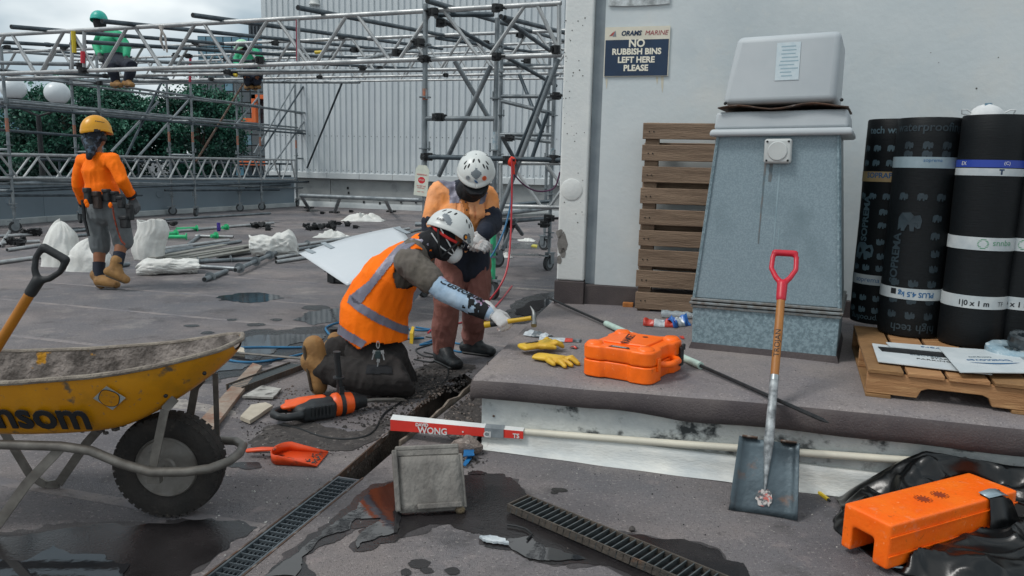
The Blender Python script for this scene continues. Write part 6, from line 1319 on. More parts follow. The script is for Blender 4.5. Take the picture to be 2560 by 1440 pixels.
def body(J, root, Mh, k=1.0):
    mb = MB(); torso(mb, J); mb.capsule([J['sl'], J['sr']], .06, 12)
    sm = (J['sr'] + J['sl']) / 2; mb.capsule([sm, J['neck'], Mh.translation], [.06, .055, .055], 12); head(mb, Mh, k)
    arm(mb, J['sl'], J['el'], J['wl']); arm(mb, J['sr'], J['er'], J['wr'])
    for s_ in 'lr':
        leg(mb, J['h' + s_], J['k' + s_], J['a' + s_])
        mb.capsule([J['a' + s_], J['a' + s_].lerp(J['t' + s_], .35)], [.036, .03], 10)
        d = (J['w' + s_] - J['e' + s_]).normalized(); mb.capsule([J['w' + s_], J['w' + s_] + d * .015], [.03, .026], 10)
    return voxel(mb, 'body', M_skin, .012, root, 3)
def helmet(Mh, mm, root, k=1.0, decal=None, vents=True, visor=.03):
    mb = MB(Mh); rows = []; NA_ = 80
    for i in range(33):
        row = []
        for j in range(NA_ + 1):
            a = 2 * math.pi * j / NA_; low = 96 + 12 * max(0, -math.cos(a)) - 6 * abs(math.sin(a)); th = R(2 + (low - 2) * i / 32)
            rx = .142 * k * (1 + (visor * max(0, i - 28) / 4) * max(0, math.cos(a)) * 3); x = rx * math.sin(th) * math.cos(a); y = .118 * k * math.sin(th) * math.sin(a); z = .132 * k * math.cos(th)
            if i >= 29: x *= 1.02; y *= 1.02
            row.append((x, y, z + .035 * k))
        rows.append(row)
    mb.sheet(rows); h = mb.build('helmet', mm, root, True, solid=.006)
    def sph(az, el, r_=1.0): a, e_ = R(az), R(el); return Mh @ Vector((.142 * k * r_ * math.cos(e_) * math.cos(a), .118 * k * r_ * math.cos(e_) * math.sin(a), .035 * k + .132 * k * math.sin(e_) * r_))
    if vents:
        for az, el in ((35, 48), (48, 40), (60, 50), (-35, 48), (-48, 40), (-60, 50), (20, 66), (-20, 66), (130, 45), (-130, 45), (110, 52), (-110, 52), (150, 40), (-150, 40)):
            p_ = sph(az, el); c0 = Mh @ Vector((0, 0, .035 * k)); n_ = (p_ - c0).normalized(); up = (Mh @ Vector((0, 0, .4)) - p_); up = (up - n_ * up.dot(n_)).normalized()
            m_ = MB(frame(p_ + n_ * .002, up, n_)); m_.ball((0, 0, 0), (.017 * k, .007 * k, .003 * k), 10); m_.build('vent_slot', M_black, h)
    return h, sph
def hand(M_, mm, root, curl=45, k=1.0, name='glove', left=1, cuff=None, spread=1, thumbcurl=25):
    """x along the fingers, z out of the back of the hand, thumb on +y*left"""
    mb = MB(M_); K = k
    mb.capsule([(-.03 * K, 0, 0), (.02 * K, 0, 0), (.075 * K, 0, 0)], [(.019 * K, .03 * K), (.019 * K, .038 * K), (.016 * K, .042 * K)], 12, side=(0, 0, 1))
    for i, (y, l_) in enumerate(((.031, .07), (.0105, .08), (-.0105, .074), (-.031, .058))):
        y *= left; a0 = R(curl * .55 + i * 3); p_ = Vector((.078 * K, y * K, 0)); pts = [Vector((.06 * K, y * K, 0)), p_]; a = 0
        for seg, f_ in enumerate((.45, .32, .26)):
            a += R(curl * (.7, 1.0, .8)[seg] + i * 2); q_ = pts[-1] + Vector((math.cos(a), y * .8 * spread, -math.sin(a))).normalized() * l_ * f_ * K; pts.append(q_)
        mb.capsule(pts, [.0105 * K, .0105 * K, .0098 * K, .009 * K, .0078 * K], 9)
    t = Vector((.0, .032 * left * K, -.004)); pts = [t, t + Vector((.03, .024 * left, -.012)) * K, t + Vector((.06, .03 * left, -.024 - .0004 * thumbcurl)) * K, t + Vector((.082, .022 * left, -.036 - .0008 * thumbcurl)) * K]
    mb.capsule(pts, [.015 * K, .013 * K, .011 * K, .009 * K], 9)
    if cuff: mb.capsule([(-.07 * K, 0, 0), (-.03 * K, 0, 0)], [cuff, cuff * .92], 12)
    return voxel(mb, name, mm, .0042, root, 3)
def boot(root, heel, toe, ankle, mm, k=1.0, name='boot', up=Vector((0, 0, 1)), soleup=None, collar=True):
    mb = MB(); mid = heel.lerp(toe, .5); d = (toe - heel).normalized(); su = (soleup or up)
    mb.capsule([ankle, ankle.lerp(heel, .6) + d * .02 * k], [.052 * k, .05 * k], 12); mb.capsule([heel + su * .045 * k, mid + su * .045 * k, toe + su * .035 * k - d * .035 * k], [(.045 * k, .042 * k), (.046 * k, .046 * k), (.036 * k, .048 * k)], 12, side=su)
    mb.capsule([ankle, mid + su * .05 * k], [.048 * k, .044 * k], 10)
    if collar: mb.capsule([ankle, ankle + (ankle - heel.lerp(toe, .3)).normalized() * .045 * k], [.052 * k, .055 * k], 12)
    b_ = voxel(mb, name, mm, .0075, root, 4, .002, 18)
    mb = MB(); mb.capsule([heel + su * .012 * k + d * .0, mid + su * .012 * k, toe + su * .014 * k - d * .035 * k], [(.012 * k, .044 * k), (.012 * k, .042 * k), (.012 * k, .05 * k)], 16, side=su); mb.build('sole', M_sole if mm is M_tan else M_black, b_)
    return b_
# ------------------------------------------------------------------ kneeling worker
def J_(d): return {k_: P(*v) for k_, v in d.items()}
J = J_(dict(hip=(925, 842, 4.45), waist=(928, 775, 4.44), chest=(978, 690, 4.42), sr=(1022, 655, 4.26), sl=(1060, 612, 4.6), neck=(1083, 604, 4.42),
            er=(1108, 728, 4.16), wr=(1222, 782, 4.1), el=(1050, 700, 4.78), wl=(985, 780, 4.85), hr=(915, 880, 4.4), kr=(1003, 962, 4.22), ar=(812, 922, 4.28), tr=(782, 978, 4.27),
            hl=(930, 852, 4.56), kl=(1012, 940, 4.62), al=(848, 872, 4.66), tl=(832, 905, 4.68)))
kroot = thing('person', 'kneeling worker in orange safety vest and white helmet swinging a hammer', 'person', G(900, 990))
Mh = head_mat(P(1118, 592, 4.42), (.42, .12, .88), (.82, .05, -.5))
body(J, kroot, Mh, .97)
# trousers
mb = MB(); mb.capsule([J['hip'], J['waist'].lerp(J['hip'], .4)], [(.178, .142), (.16, .135)], 16, side=(J['sr'] - J['sl']).normalized()); mb.capsule([J['hip'] - Vector((0, 0, .06)), J['hip'].lerp((J['kr'] + J['kl']) / 2, .55)], [(.17, .13), (.15, .12)], 14, side=(J['sr'] - J['sl']).normalized())
for s_ in 'rl': leg(mb, J['h' + s_], J['k' + s_], J['a' + s_], .026, (.1, .07, .072, .058))
tro = voxel(mb, 'trousers', M_trou, .008, kroot, 4, .014, 9, seed=1)
C2 = lambda l_: [(480 + x / 3.2, 760 + y / 3.2) for x, y in l_]
strip(tro, 'pocket_flap', lambda c, n: c.y < 4.45 and pxcond(C2([(1400, 490), (1600, 500), (1600, 560), (1390, 560)]))(c, n), M_snood, tro, .006)
boot(kroot, P(757, 868, 4.28), P(780, 990, 4.27), P(812, 926, 4.28), M_tan, 1.4, soleup=Vector((1, .05, .2)).normalized(), collar=False)
boot(kroot, P(818, 850, 4.68), P(820, 930, 4.66), P(850, 872, 4.66), M_tan, 1.15, soleup=Vector((1, .05, .1)).normalized(), collar=False)
# t-shirt and printed undersleeve
ss = J['sr'].lerp(J['er'], .62)
mb = MB(); torso(mb, J, .008, 1, 3); mb.capsule([J['sl'], J['sr']], .074, 12); mb.capsule([J['sr'], J['sr'].lerp(J['er'], .35), ss], [.084, .08, .078], 14); mb.capsule([J['sl'], J['sl'].lerp(J['el'], .6)], [.08, .072], 12)
shirt = voxel(mb, 'tshirt', mat('grey_tshirt', '5a544c', '67605a', 7, .9, bump=.2, bscale=80), .008, kroot, 3, .012, 13, seed=3)
mb = MB(); arm(mb, J['sr'].lerp(J['er'], .3), J['er'], J['wr'], .012); slv = voxel(mb, 'printed_sleeve', mat('pale_blue_sleeve', 'a9bdce', '8da6bd', 9, .85, bump=.1, bscale=60, c3='a87f9c', s3=6, lo3=.6, hi3=.72), .008, kroot, 4, .004, 16, seed=5)
mb = MB(); arm(mb, J['sl'].lerp(J['el'], .3), J['el'], J['wl'], .012); voxel(mb, 'printed_sleeve', MATS['pale_blue_sleeve'], .01, kroot, 4)
wx = (J['wr'] - J['er']).normalized(); mb = MB(); mb.tube([J['er'].lerp(J['wr'], .84), J['er'].lerp(J['wr'], .98)], [.0505, .047], 16); mb.build('cuff', M_snood, slv)
strip(slv, 'dark_print', lambda c, n: (c - J['er']).dot(wx) > .145 and (c - J['er']).dot(wx) < .24 and noise.noise(c * 38) > -.1, M_snood, slv, .002)
fu = Vector((0, 0, 1)).cross(wx); upn = (CAMP - J['er']).normalized(); upn = (upn - wx * upn.dot(wx)).normalized(); upn = (upn * .55 + wx.cross(upn) * (.8 if wx.cross(upn).z > 0 else -.8)).normalized()
Mtx = frame(J['er'].lerp(J['wr'], .2), wx, upn); text('lettering', 'Customs', .07, M_snood, Mtx @ TR(.03, 0, 0), slv, vbend=.0615, shear=.35, sx=1.0, bold=.001)
# vest
mb = MB(); S = (J['sr'] - J['sl']).normalized(); low = P(918, 872, 4.43)
sm = (J['sr'] + J['sl']) / 2
mb.capsule([P(932, 852, 4.44), J['waist'] + Vector((.02, 0, 0)), J['waist'].lerp(J['chest'], .5) + Vector((.01, 0, 0)), J['chest'], J['chest'].lerp(sm, .6)], [(.21, .205), (.2, .2), (.19, .188), (.185, .16), (.155, .125)], 24, side=S)
mb.capsule([J['sl'].lerp(sm, .2), J['sr'].lerp(sm, .25)], .085, 14); mb.capsule([sm, J['neck'].lerp(sm, .35)], [.09, .082], 12)
vest = voxel(mb, 'safety_vest', M_hiv, .0065, kroot, 5, .011, 7, seed=7)
def C6(l_): return [(720 + x / 2.666, 480 + y / 2.666) for x, y in l_]
# armhole opening: the shirt shows through here, so cut those faces out of the vest
hole = C6([(720, 640), (700, 560), (735, 420), (860, 375), (960, 395), (1010, 470), (1040, 560), (960, 600), (880, 610), (800, 650)])
below = C6([(250, 900), (320, 935), (470, 1050), (560, 1005), (660, 1012), (760, 1000), (860, 955), (1000, 900), (1000, 1300), (200, 1300)])
bmv = bmesh.new(); bmv.from_mesh(vest.data); dele = [f_ for f_ in bmv.faces if (pxcond(hole)(f_.calc_center_median(), f_.normal)) or inpoly(PJ(f_.calc_center_median()), below)]
bmesh.ops.delete(bmv, geom=dele, context='FACES'); bmv.to_mesh(vest.data); bmv.free()
vest.modifiers.new('solid', 'SOLIDIFY').thickness = .004
for nm, poly in (('reflective_strip', [(935, 322), (830, 312), (730, 362), (640, 465), (540, 595), (420, 690), (440, 740), (480, 750), (510, 715), (605, 590), (690, 485), (770, 400), (850, 345), (940, 355)]), ('reflective_strip', [(415, 685), (480, 735), (600, 810), (740, 880), (870, 915), (870, 965), (740, 935), (590, 870), (460, 790), (400, 735)]), ('reflective_strip', [(340, 875), (400, 925), (525, 995), (495, 1040), (400, 990), (315, 930)]), ('reflective_strip', [(930, 640), (900, 700), (868, 760), (845, 850), (838, 905), (852, 905), (868, 830), (915, 740), (955, 650)])):
    strip(vest, nm, pxcond(C6(poly), False), M_refl, vest, .005)
# snood, helmet, straps, mask
mb = MB(); mb.capsule([J['neck'].lerp(sm, .4), J['neck'], Mh @ Vector((-.01, 0, -.05))], [.085, .078, .085], 14); mb.capsule([Mh @ Vector((-.02, 0, .0)), Mh @ Vector((.02, 0, -.06))], [.092, .08], 14); voxel(mb, 'snood', M_snood, .008, kroot, 4, .005, 14)
hm, sph = helmet(Mh, M_cap, kroot, .98)
for az in (35, -35): strip(hm, 'grey_panel', (lambda az: lambda c, n: (lambda l: ((math.degrees(math.atan2(l.y, l.x)) - az) / 11) ** 2 + ((l.z - .055 - .0008 * (math.degrees(math.atan2(l.y, l.x)) - az) * (1 if az > 0 else -1)) / .022) ** 2 < 1)(Mh.inverted() @ c))(az), M_capg, hm, .004)
for az in (120, -120): strip(hm, 'grey_panel', (lambda az: lambda c, n: (lambda l: ((math.degrees(math.atan2(l.y, l.x)) - az) / 20) ** 2 + ((l.z - .085 - .0007 * (math.degrees(math.atan2(l.y, l.x)) - az) * (1 if az > 0 else -1)) / .02) ** 2 < 1)(Mh.inverted() @ c))(az), M_capg, hm, .004)
p_ = sph(-52, 8, 1.03); n_ = (p_ - Mh.translation).normalized(); m_ = MB(frame(p_, n_.orthogonal(), n_)); m_.lathe([(0, .003), (.018, .003), (.019, 0)], 20); pat = m_.build('round_badge', M_ink, hm)
m_ = MB(frame(p_ + n_ * .003, n_.orthogonal(), n_)); m_.lathe([(0, .002), (.009, .002), (.01, 0)], 12); m_.build('badge_mark', mat('amber_print', 'e08a1a', None), pat)
p_ = sph(-128, 12, 1.035); n_ = (p_ - (Mh @ Vector((0, 0, .035)))).normalized(); fwl = Mh.to_3x3() @ Vector((1, 0, 0)); text('lettering', 'KASK', .022, M_ink, frame(p_ + n_ * .002, fwl - n_ * fwl.dot(n_), n_), hm, shear=.2)
for s_ in (-1, 1):
    mb = MB(Mh); mb.tube([(-.07, s_ * .1, .01), (-.02, s_ * .098, -.06), (.03, s_ * .07, -.11), (.05, 0, -.125)], .007, 6); mb.tube([(.07, s_ * .095, .01), (.045, s_ * .085, -.06), (.03, s_ * .07, -.11)], .006, 6); mb.build('chin_strap', M_black, hm)
    mb = MB(Mh); mb.tube([(-.06, s_ * .1, .02), (.03, s_ * .094, -.03), (.085, s_ * .05, -.06)], .004, 6); mb.tube([(-.09, s_ * .08, -.03), (.0, s_ * .094, -.07), (.085, s_ * .05, -.075)], .004, 6); mb.build('mask_strap', M_msk, kroot)
mb = MB(Mh); mb.tube([(-.11, s_ * 0, .01), (-.08, -.085, .0), (.0, -.105, -.005), (.06, -.09, .0)], .009, 6); mb.build('red_band', mat('red_strap', 'b5211c', None, rough=.6), hm)
mb = MB(Mh); mb.ball((.085, 0, -.065), (.05, .052, .058), 18); o = mb.build('dust_mask', M_msk, kroot)
mb = MB(Mh); mb.ball((.098, .0, .0), (.018, .07, .022), 14); mb.build('safety_glasses', mat('glasses', '2b3034', None, rough=.1, spec=.8), kroot)
# right hand round the hammer
hp0, hp1 = P(1212, 812, 4.08), P(1342, 793, 4.02); hd = (hp1 - hp0).normalized(); hc = P(1258, 803, 4.055)
fwv = (hc - J['wr']).normalized(); back_ = hd.cross(Vector((0, 0, 1))); 
palm_x = (fwv - hd * fwv.dot(hd) * .35).normalized(); zz = Vector((0, -.55, .83)); Mg_ = frame(J['wr'].lerp(hc, .42) + Vector((0, 0, .012)), palm_x, zz)
hand(Mg_, M_glw, kroot, 68, 1.02, 'glove', 1, .033)
mb = MB(); mb.tube([J['er'].lerp(J['wr'], .93), J['wr'] + fwv * .03], [.036, .034], 14); mb.build('glove_cuff', M_glw, kroot)
d = (J['wl'] - J['el']).normalized(); hand(frame(J['wl'] + d * .03, d, Vector((0, .5, .8))), M_glw, kroot, 30, 1.0, 'glove', -1, .033)
ham = thing('claw_hammer', 'claw hammer with yellow handle in the hand of the kneeling worker', 'hammer', hp0)
M_yh = mat('hammer_yellow', 'c9a21c', 'b8921a', 14, .5, c3='4d442c', s3=16, lo3=.64, hi3=.75)
mb = MB(); mb.tube([hp0, hp0 + hd * .02, hp0.lerp(hp1, .3), hp0.lerp(hp1, .6), hp1 - hd * .03], [.019, .0185, .016, .012, .012], 12); mb.build('handle', M_yh, ham)
mb = MB(); mb.tube([hp0.lerp(hp1, .12), hp0.lerp(hp1, .42)], [.0185, .0165], 12); mb.build('grip', M_black, ham)
hs_ = Vector((.25, -.6, -.4)); hs_ = (hs_ - hd * hs_.dot(hd)).normalized(); mb = MB(); e_ = hp1 - hd * .015
mb.tube([e_ - hs_ * .012, e_ + hs_ * .03, e_ + hs_ * .035, e_ + hs_ * .055], [.013, .012, .016, .016], 14)
for k_ in (-1, 1): mb.tube([e_ - hs_ * .01, e_ - hs_ * .04 - hd * .004 + hd.cross(hs_) * .006 * k_, e_ - hs_ * .075 - hd * .02 + hd.cross(hs_) * .01 * k_], [.012, .009, .003], 8)
mb.build('head', mat('hammer_steel', '6b6f70', '8a8c8b', 20, .4, metal=.7), ham)
# keys on the belt
kc = P(945, 862, 4.2); kb = thing('key_ring', 'bunch of keys with dark fob hanging from the kneeling worker', 'keys', kc)
mb = MB(); mb.tube([kc + Vector((.02 * math.cos(a) * .4, 0, .02 * math.sin(a))) for a in [k_ * math.pi / 7 for k_ in range(14)]], .003, 6, closed=True); mb.build('clip', M_galvl, kb)
mb = MB(); mb.box(kc + Vector((.0, -.01, -.055)), (.035, .012, .05)); mb.build('fob', mat('fob_green', '26383a', None, rough=.5), kb, bevel=.005)
for dx, dz, a in ((-.022, -.05, 15), (.03, -.05, -12), (.002, -.1, 8)): mb = MB(Matrix.Translation(kc + Vector((dx, -.014, dz))) @ RY(a)); mb.box((0, 0, .012), (.018, .003, .02)); mb.box((0, 0, -.015), (.007, .003, .04)); mb.build('key', M_galvl, kb)
# ------------------------------------------------------------------ standing worker
J = J_(dict(hip=(1156, 645, 5.23), waist=(1158, 590, 5.17), chest=(1156, 525, 5.09), sr=(1102, 487, 5.09), sl=(1214, 497, 5.15), neck=(1172, 462, 5.01),
            er=(1078, 582, 5.05), wr=(1168, 608, 4.87), el=(1228, 560, 5.05), wl=(1210, 582, 4.89), hr=(1130, 655, 5.21), kr=(1116, 765, 5.06), ar=(1108, 868, 5.10), tr=(1130, 905, 4.99),
            hl=(1186, 655, 5.27), kl=(1192, 745, 5.19), al=(1180, 846, 5.37), tl=(1228, 880, 5.27)))
M_bkl = mat('black_leather', '14181b', '22282b', 9, .5, bump=.2, bscale=50, c3='3a3f41', s3=16, lo3=.62, hi3=.8)
sroot = thing('person', 'standing worker in faded orange shirt and white helmet looking down', 'person', G(1150, 905))
Mh2 = head_mat(P(1190, 442, 4.93), (.02, -.42, .9), (.05, -.82, -.55))
body(J, sroot, Mh2, .97)
M_fade = mat('faded_orange', 'e8924a', 'eeaa7c', 4, .85, bump=.2, bscale=70, c3='c98a72', s3=5, lo3=.6, hi3=.8); M_nav = mat('navy_cloth', '141a26', '1c2434', 8, .85, bump=.2, bscale=70); M_mar = mat('maroon_trousers', '8a5c54', '75493f', 7, .9, bump=.2, bscale=80)
mb = MB(); mb.capsule([J['hip'], J['hip'].lerp(J['waist'], .5)], [(.175, .14), (.16, .13)], 16, side=(J['sr'] - J['sl']).normalized())
for s_ in 'rl': leg(mb, J['h' + s_], J['k' + s_], J['a' + s_], .022, (.095, .066, .066, .05))
voxel(mb, 'trousers', M_mar, .008, sroot, 3, .014, 10, seed=11)
boot(sroot, G(1098, 904), G(1148, 927), P(1108, 862, 5.09), M_bkl, 1.08); boot(sroot, G(1162, 882), G(1238, 892), P(1182, 842, 5.36), M_bkl, 1.02)
mb = MB(); torso(mb, J, .022, 1, 3); mb.capsule([J['sl'], J['sr']], .088, 14); mb.capsule([J['waist'], J['waist'].lerp(J['hip'], .3)], [(.175, .142), (.17, .14)], 16, side=(J['sr'] - J['sl']).normalized())
for s_ in 'rl': mb.capsule([J['s' + s_], J['s' + s_].lerp(J['e' + s_], .5), J['s' + s_].lerp(J['e' + s_], .8)], [.084, .078, .07], 12)
sh_ = voxel(mb, 'work_shirt', M_fade, .008, sroot, 3, .015, 10, seed=13)
mb = MB()
for s_ in 'rl': mb.capsule([J['s' + s_].lerp(J['e' + s_], .72), J['e' + s_], J['e' + s_].lerp(J['w' + s_], .96)], [.086, .077, .056], 12)
voxel(mb, 'navy_sleeves', M_nav, .009, sroot, 5, .006, 12, seed=14)
mb = MB(); mb.capsule([J['waist'].lerp(J['hip'], .1), J['hip'], J['hip'] + Vector((.02, 0, -.06))], [(.182, .148), (.19, .15), (.18, .14)], 18, side=(J['sr'] - J['sl']).normalized()); voxel(mb, 'navy_shirt_tail', M_nav, .009, sroot, 5, .008, 9, seed=15)
C4 = lambda l_: [(640 + x / 3.13, 340 + y / 3.13) for x, y in l_]
for poly in ([(1470, 300), (1560, 290), (1590, 350), (1570, 440), (1600, 520), (1520, 540), (1510, 420), (1400, 330)], [(1760, 470), (1810, 440), (1790, 520), (1740, 560)]): strip(sh_, 'reflective_strip', pxcond(C4(poly), False), M_refl, sh_, .004)
strip(sh_, 'button_placket', pxcond([(1150, 478), (1160, 476), (1172, 520), (1178, 570), (1168, 570), (1160, 525)]), mat('placket', 'a8672f', None, rough=.9), sh_, .003)
for poly in ([(1108, 512), (1138, 508), (1140, 545), (1112, 548)], [(1186, 512), (1214, 512), (1212, 545), (1188, 546)]): strip(sh_, 'chest_pocket', pxcond(poly), M_fade, sh_, .008)
for yy_ in (505, 525, 545, 562):
    p_ = P(1164 + (yy_ - 505) * .15, yy_, 4.93); m_ = MB(); m_.ball(p_, (.006, .006, .006), 8); m_.build('button', M_nav, sh_)
strip(sh_, 'collar', pxcond([(1138, 450), (1160, 440), (1172, 470), (1150, 500), (1140, 480)]), M_nav, sh_, .006)
mb = MB(); mb.capsule([J['neck'] + Vector((0, .02, -.04)), Mh2 @ Vector((.0, 0, -.07)), Mh2 @ Vector((.04, 0, -.03))], [.085, .084, .085], 14); voxel(mb, 'snood', M_snood, .008, sroot, 4, .004, 14)
mb = MB(Mh2); mb.rings([[(.06, -.08, .02), (.06, .08, .02), (.06, .08, .03), (.06, -.08, .03)], [(.14, -.07, .0), (.14, .07, .0), (.14, .07, .008), (.14, -.07, .008)], [(.175, -.035, -.015), (.175, .035, -.015), (.175, .035, -.009), (.175, -.035, -.009)]]); mb.build('cap_peak', M_snood, sroot)
hm, sph = helmet(Mh2, M_cap, sroot, 1.0)
for az, w_, z0, z1 in ((0, 16, .075, .13),): strip(hm, 'grey_panel', (lambda az, w_, z0, z1: lambda c, n: (lambda l: abs((math.degrees(math.atan2(l.y, l.x)) - az) / w_) + abs((l.z - (z0 + z1) / 2) / ((z1 - z0) / 2)) < 1.1)(Mh2.inverted() @ c))(az, w_, z0, z1), M_capg, hm, .004)
for az, el, cc in ((26, 18, 'd2603a'), (-26, 18, '8f9599')):
    p_ = sph(az, el, 1.03); n_ = (p_ - (Mh2 @ Vector((0, 0, .035)))).normalized(); m_ = MB(frame(p_ + n_ * .001, n_.orthogonal(), n_)); m_.lathe([(.011, 0), (.015, 0), (.015, .0015), (.011, .0015)], 20); m_.box((0, 0, .001), (.02, .006, .001)); m_.build('round_sticker', mat('stk' + cc, cc, None), hm)
p_ = sph(0, 12, 1.05); n_ = (p_ - (Mh2 @ Vector((0, 0, .035)))).normalized(); m_ = MB(frame(p_ + n_ * .001, n_.orthogonal(), n_)); m_.ball((0, 0, 0), (.006, .016, .002), 10); m_.build('round_sticker', M_blup, hm)
# hands held together
a = J['wr']; d = (P(1206, 612, 4.81) - a).normalized(); hand(frame(a + d * .03, d, Vector((-.1, -.75, .55))), M_glw, sroot, 40, .98, 'glove', 1, .036)
a = J['wl']; d = (P(1190, 614, 4.81) - a).normalized(); hand(frame(a + d * .025, d, Vector((.35, -.7, .45))), M_glw, sroot, 42, .98, 'glove', -1, .036)
# ------------------------------------------------------------------ walking worker seen from behind
Y0 = 7.75
J = J_(dict(hip=(262, 512, Y0), waist=(256, 478, Y0), chest=(245, 425, Y0), sr=(282, 402, Y0 - .12), sl=(208, 404, Y0 + .1), neck=(240, 374, Y0),
            er=(306, 450, Y0 - .18), wr=(330, 492, Y0 - .05), el=(194, 462, Y0 + .12), wl=(212, 512, Y0 + .3), hr=(292, 525, Y0 - .06), kr=(306, 598, Y0 + .02), ar=(293, 662, Y0 - .12), tr=(312, 700, Y0 - .05),
            hl=(238, 525, Y0 + .06), kl=(250, 610, Y0 + .08), al=(246, 694, Y0 - .02), tl=(285, 714, Y0 - .05)))
wroot = thing('person', 'walking worker in bright orange shirt, grey shorts and yellow helmet, seen from behind', 'person', G(275, 722))
Mh3 = head_mat(P(240, 338, Y0), (0, .0, 1), (.55, .82, -.12))
body(J, wroot, Mh3, .98)
S3 = (J['sr'] - J['sl']).normalized()
mb = MB(); torso(mb, J, .012, 1, 3); mb.capsule([J['sl'], J['sr']], .075, 14); mb.capsule([J['waist'].lerp(J['chest'], .3), J['waist'].lerp(J['hip'], .35)], [(.172, .135), (.178, .145)], 16, side=S3)
for s_ in 'rl': mb.capsule([J['s' + s_], J['s' + s_].lerp(J['e' + s_], .5), J['e' + s_], J['e' + s_].lerp(J['w' + s_], .9)], [.072, .066, .058, .046], 14)
sh3 = voxel(mb, 'long_sleeve_shirt', M_hiv, .010, wroot, 3, .014, 8, seed=21)
for s_ in 'rl': mb = MB(); mb.tube([J['e' + s_].lerp(J['w' + s_], .84), J['e' + s_].lerp(J['w' + s_], .98)], [.058, .054], 14); mb.build('cuff', M_snood, sh3)
M_shrt = mat('grey_shorts', '5d6264', '6b7072', 6, .9, bump=.2, bscale=60)
mb = MB(); mb.capsule([J['hip'] + Vector((0, 0, .06)), J['hip'] - Vector((0, 0, .06))], [(.175, .145), (.18, .15)], 16, side=S3)
for s_ in 'rl': mb.capsule([J['h' + s_], J['h' + s_].lerp(J['k' + s_], .5), J['h' + s_].lerp(J['k' + s_], 1.08)], [.105, .1, .098], 14)
voxel(mb, 'shorts', M_shrt, .010, wroot, 3, .014, 8, seed=22)
mb = MB()
for s_ in 'rl': mb = MB(); mb.tube([J['k' + s_].lerp(J['a' + s_], .55), J['k' + s_].lerp(J['a' + s_], .75), J['a' + s_]], [.06, .058, .055], 14); mb.build('sock', M_nav, wroot)
boot(wroot, P(247, 716, Y0 - .06), P(300, 722, Y0 - .06), P(247, 696, Y0 - .02), M_tan, 1.12); boot(wroot, P(268, 690, Y0 - .16), P(322, 712, Y0 - .12), P(290, 664, Y0 - .12), M_tan, 1.12, soleup=Vector((.35, -.05, .93)).normalized())
M_hy = mat('helmet_yellow', 'd99a12', 'd08f0e', 6, .35, spec=.5); hm, sph = helmet(Mh3 @ Matrix.Diagonal((1, 1, 1.15, 1)), M_hy, wroot, 1.02, vents=False)
p_ = sph(-150, 18, 1.02)
for az in (-112, 112): strip(hm, 'dark_slot', (lambda az: lambda c, n: (lambda l: abs(math.degrees(math.atan2(l.y, l.x)) - az) < 13 and .02 < l.z < .05)(Mh3.inverted() @ c))(az), M_black, hm, .004)
for k_ in range(5): p_ = sph(-118 + k_ * 9, 34, 1.03); n_ = (p_ - (Mh3 @ Vector((0, 0, .035)))).normalized(); m_ = MB(frame(p_, n_.orthogonal(), n_)); m_.ball((0, 0, 0), (.009, .006, .002), 8); m_.build('vent_slot', M_black, hm)
mb = MB(); mb.capsule([Mh3 @ Vector((-.02, 0, .01)), Mh3 @ Vector((-.03, 0.01, -.07))], [.1, .085], 14); mb.capsule([Mh3 @ Vector((-.06, .03, -.04)), P(229, 372, Y0 - .12), P(223, 393, Y0 - .16)], [.062, .055, .03], 10); voxel(mb, 'neck_scarf', mat('dark_scarf', '1a2128', '4a5a6a', 22, .9, bump=.2, lo=.5, hi=.62), .009, wroot, 4, .008, 14, seed=3)
mb = MB(); mb.capsule([Mh3 @ Vector((.03, -.085, -.02)), Mh3 @ Vector((.035, -.088, -.03))], [.03, .028], 12); mb.build('ear_muff', M_black, wroot)
# tool belt
mb = MB(); n_ = 30; bl_ = J['hip'] + Vector((0, 0, .075)); ring = [bl_ + S3 * (.188 * math.cos(a)) + Vector((-S3.y, S3.x, 0)) * (.158 * math.sin(a)) for a in [k_ * 2 * math.pi / n_ for k_ in range(n_)]]
mb.tube(ring, [(.032, .008)] * n_, 8, closed=True, side=(0, 0, 1)); belt = mb.build('tool_belt', M_black, wroot)
M_lth = mat('dark_leather', '2b2320', '3a2f29', 14, .6)
for px, py, w_, h_, mm in ((220, 490, .07, .16, M_black), (243, 500, .09, .17, M_lth), (268, 488, .08, .12, M_black), (287, 492, .09, .11, M_black), (304, 505, .08, .12, M_black), (313, 555, .11, .12, M_black), (325, 530, .07, .16, M_black)):
    p_ = P(px, py, Y0 - .2 - .03 * (px > 300)); mb = MB(frame(p_, S3)); mb.box((0, 0, 0), (w_, .05, h_)); mb.box((0, -.01, h_ * .36), (w_ * 1.05, .05, h_ * .3)); mb.build('pouch', mm, belt, bevel=.01)
mb = MB(); l_ = [P(281, 515, Y0 - .24), P(286, 545, Y0 - .26), P(295, 580, Y0 - .24), P(304, 603, Y0 - .22), P(313, 612, Y0 - .18)]; mb.tube(l_, [(.004, .016)] * 5, 6); mb.build('lanyard', mat('orange_webbing', 'b4482a', '5e3a30', 40, .8), belt)
for px, py in ((215, 505), (276, 513), (218, 512)): mb = MB(); mb.ball(P(px, py, Y0 - .24), (.022, .015, .03), 10); mb.build('tool_handle', M_hiv, belt)
mb = MB(); mb.tube([P(207, 500, Y0 - .05), P(212, 550, Y0 - .06), P(222, 590, Y0 - .08)], [.02, .016, .012], 8); mb.build('tool_bar', M_blkst, belt)
M_gg = mat('grey_glove', '5e6062', '2c3033', 14, .8, bump=.2)
a = J['wr']; d = (P(344, 522, Y0 - .02) - a).normalized(); hand(frame(a + d * .03, d, Vector((.7, -.5, .4))), M_gg, wroot, 22, 1.05, 'glove', -1, .042)
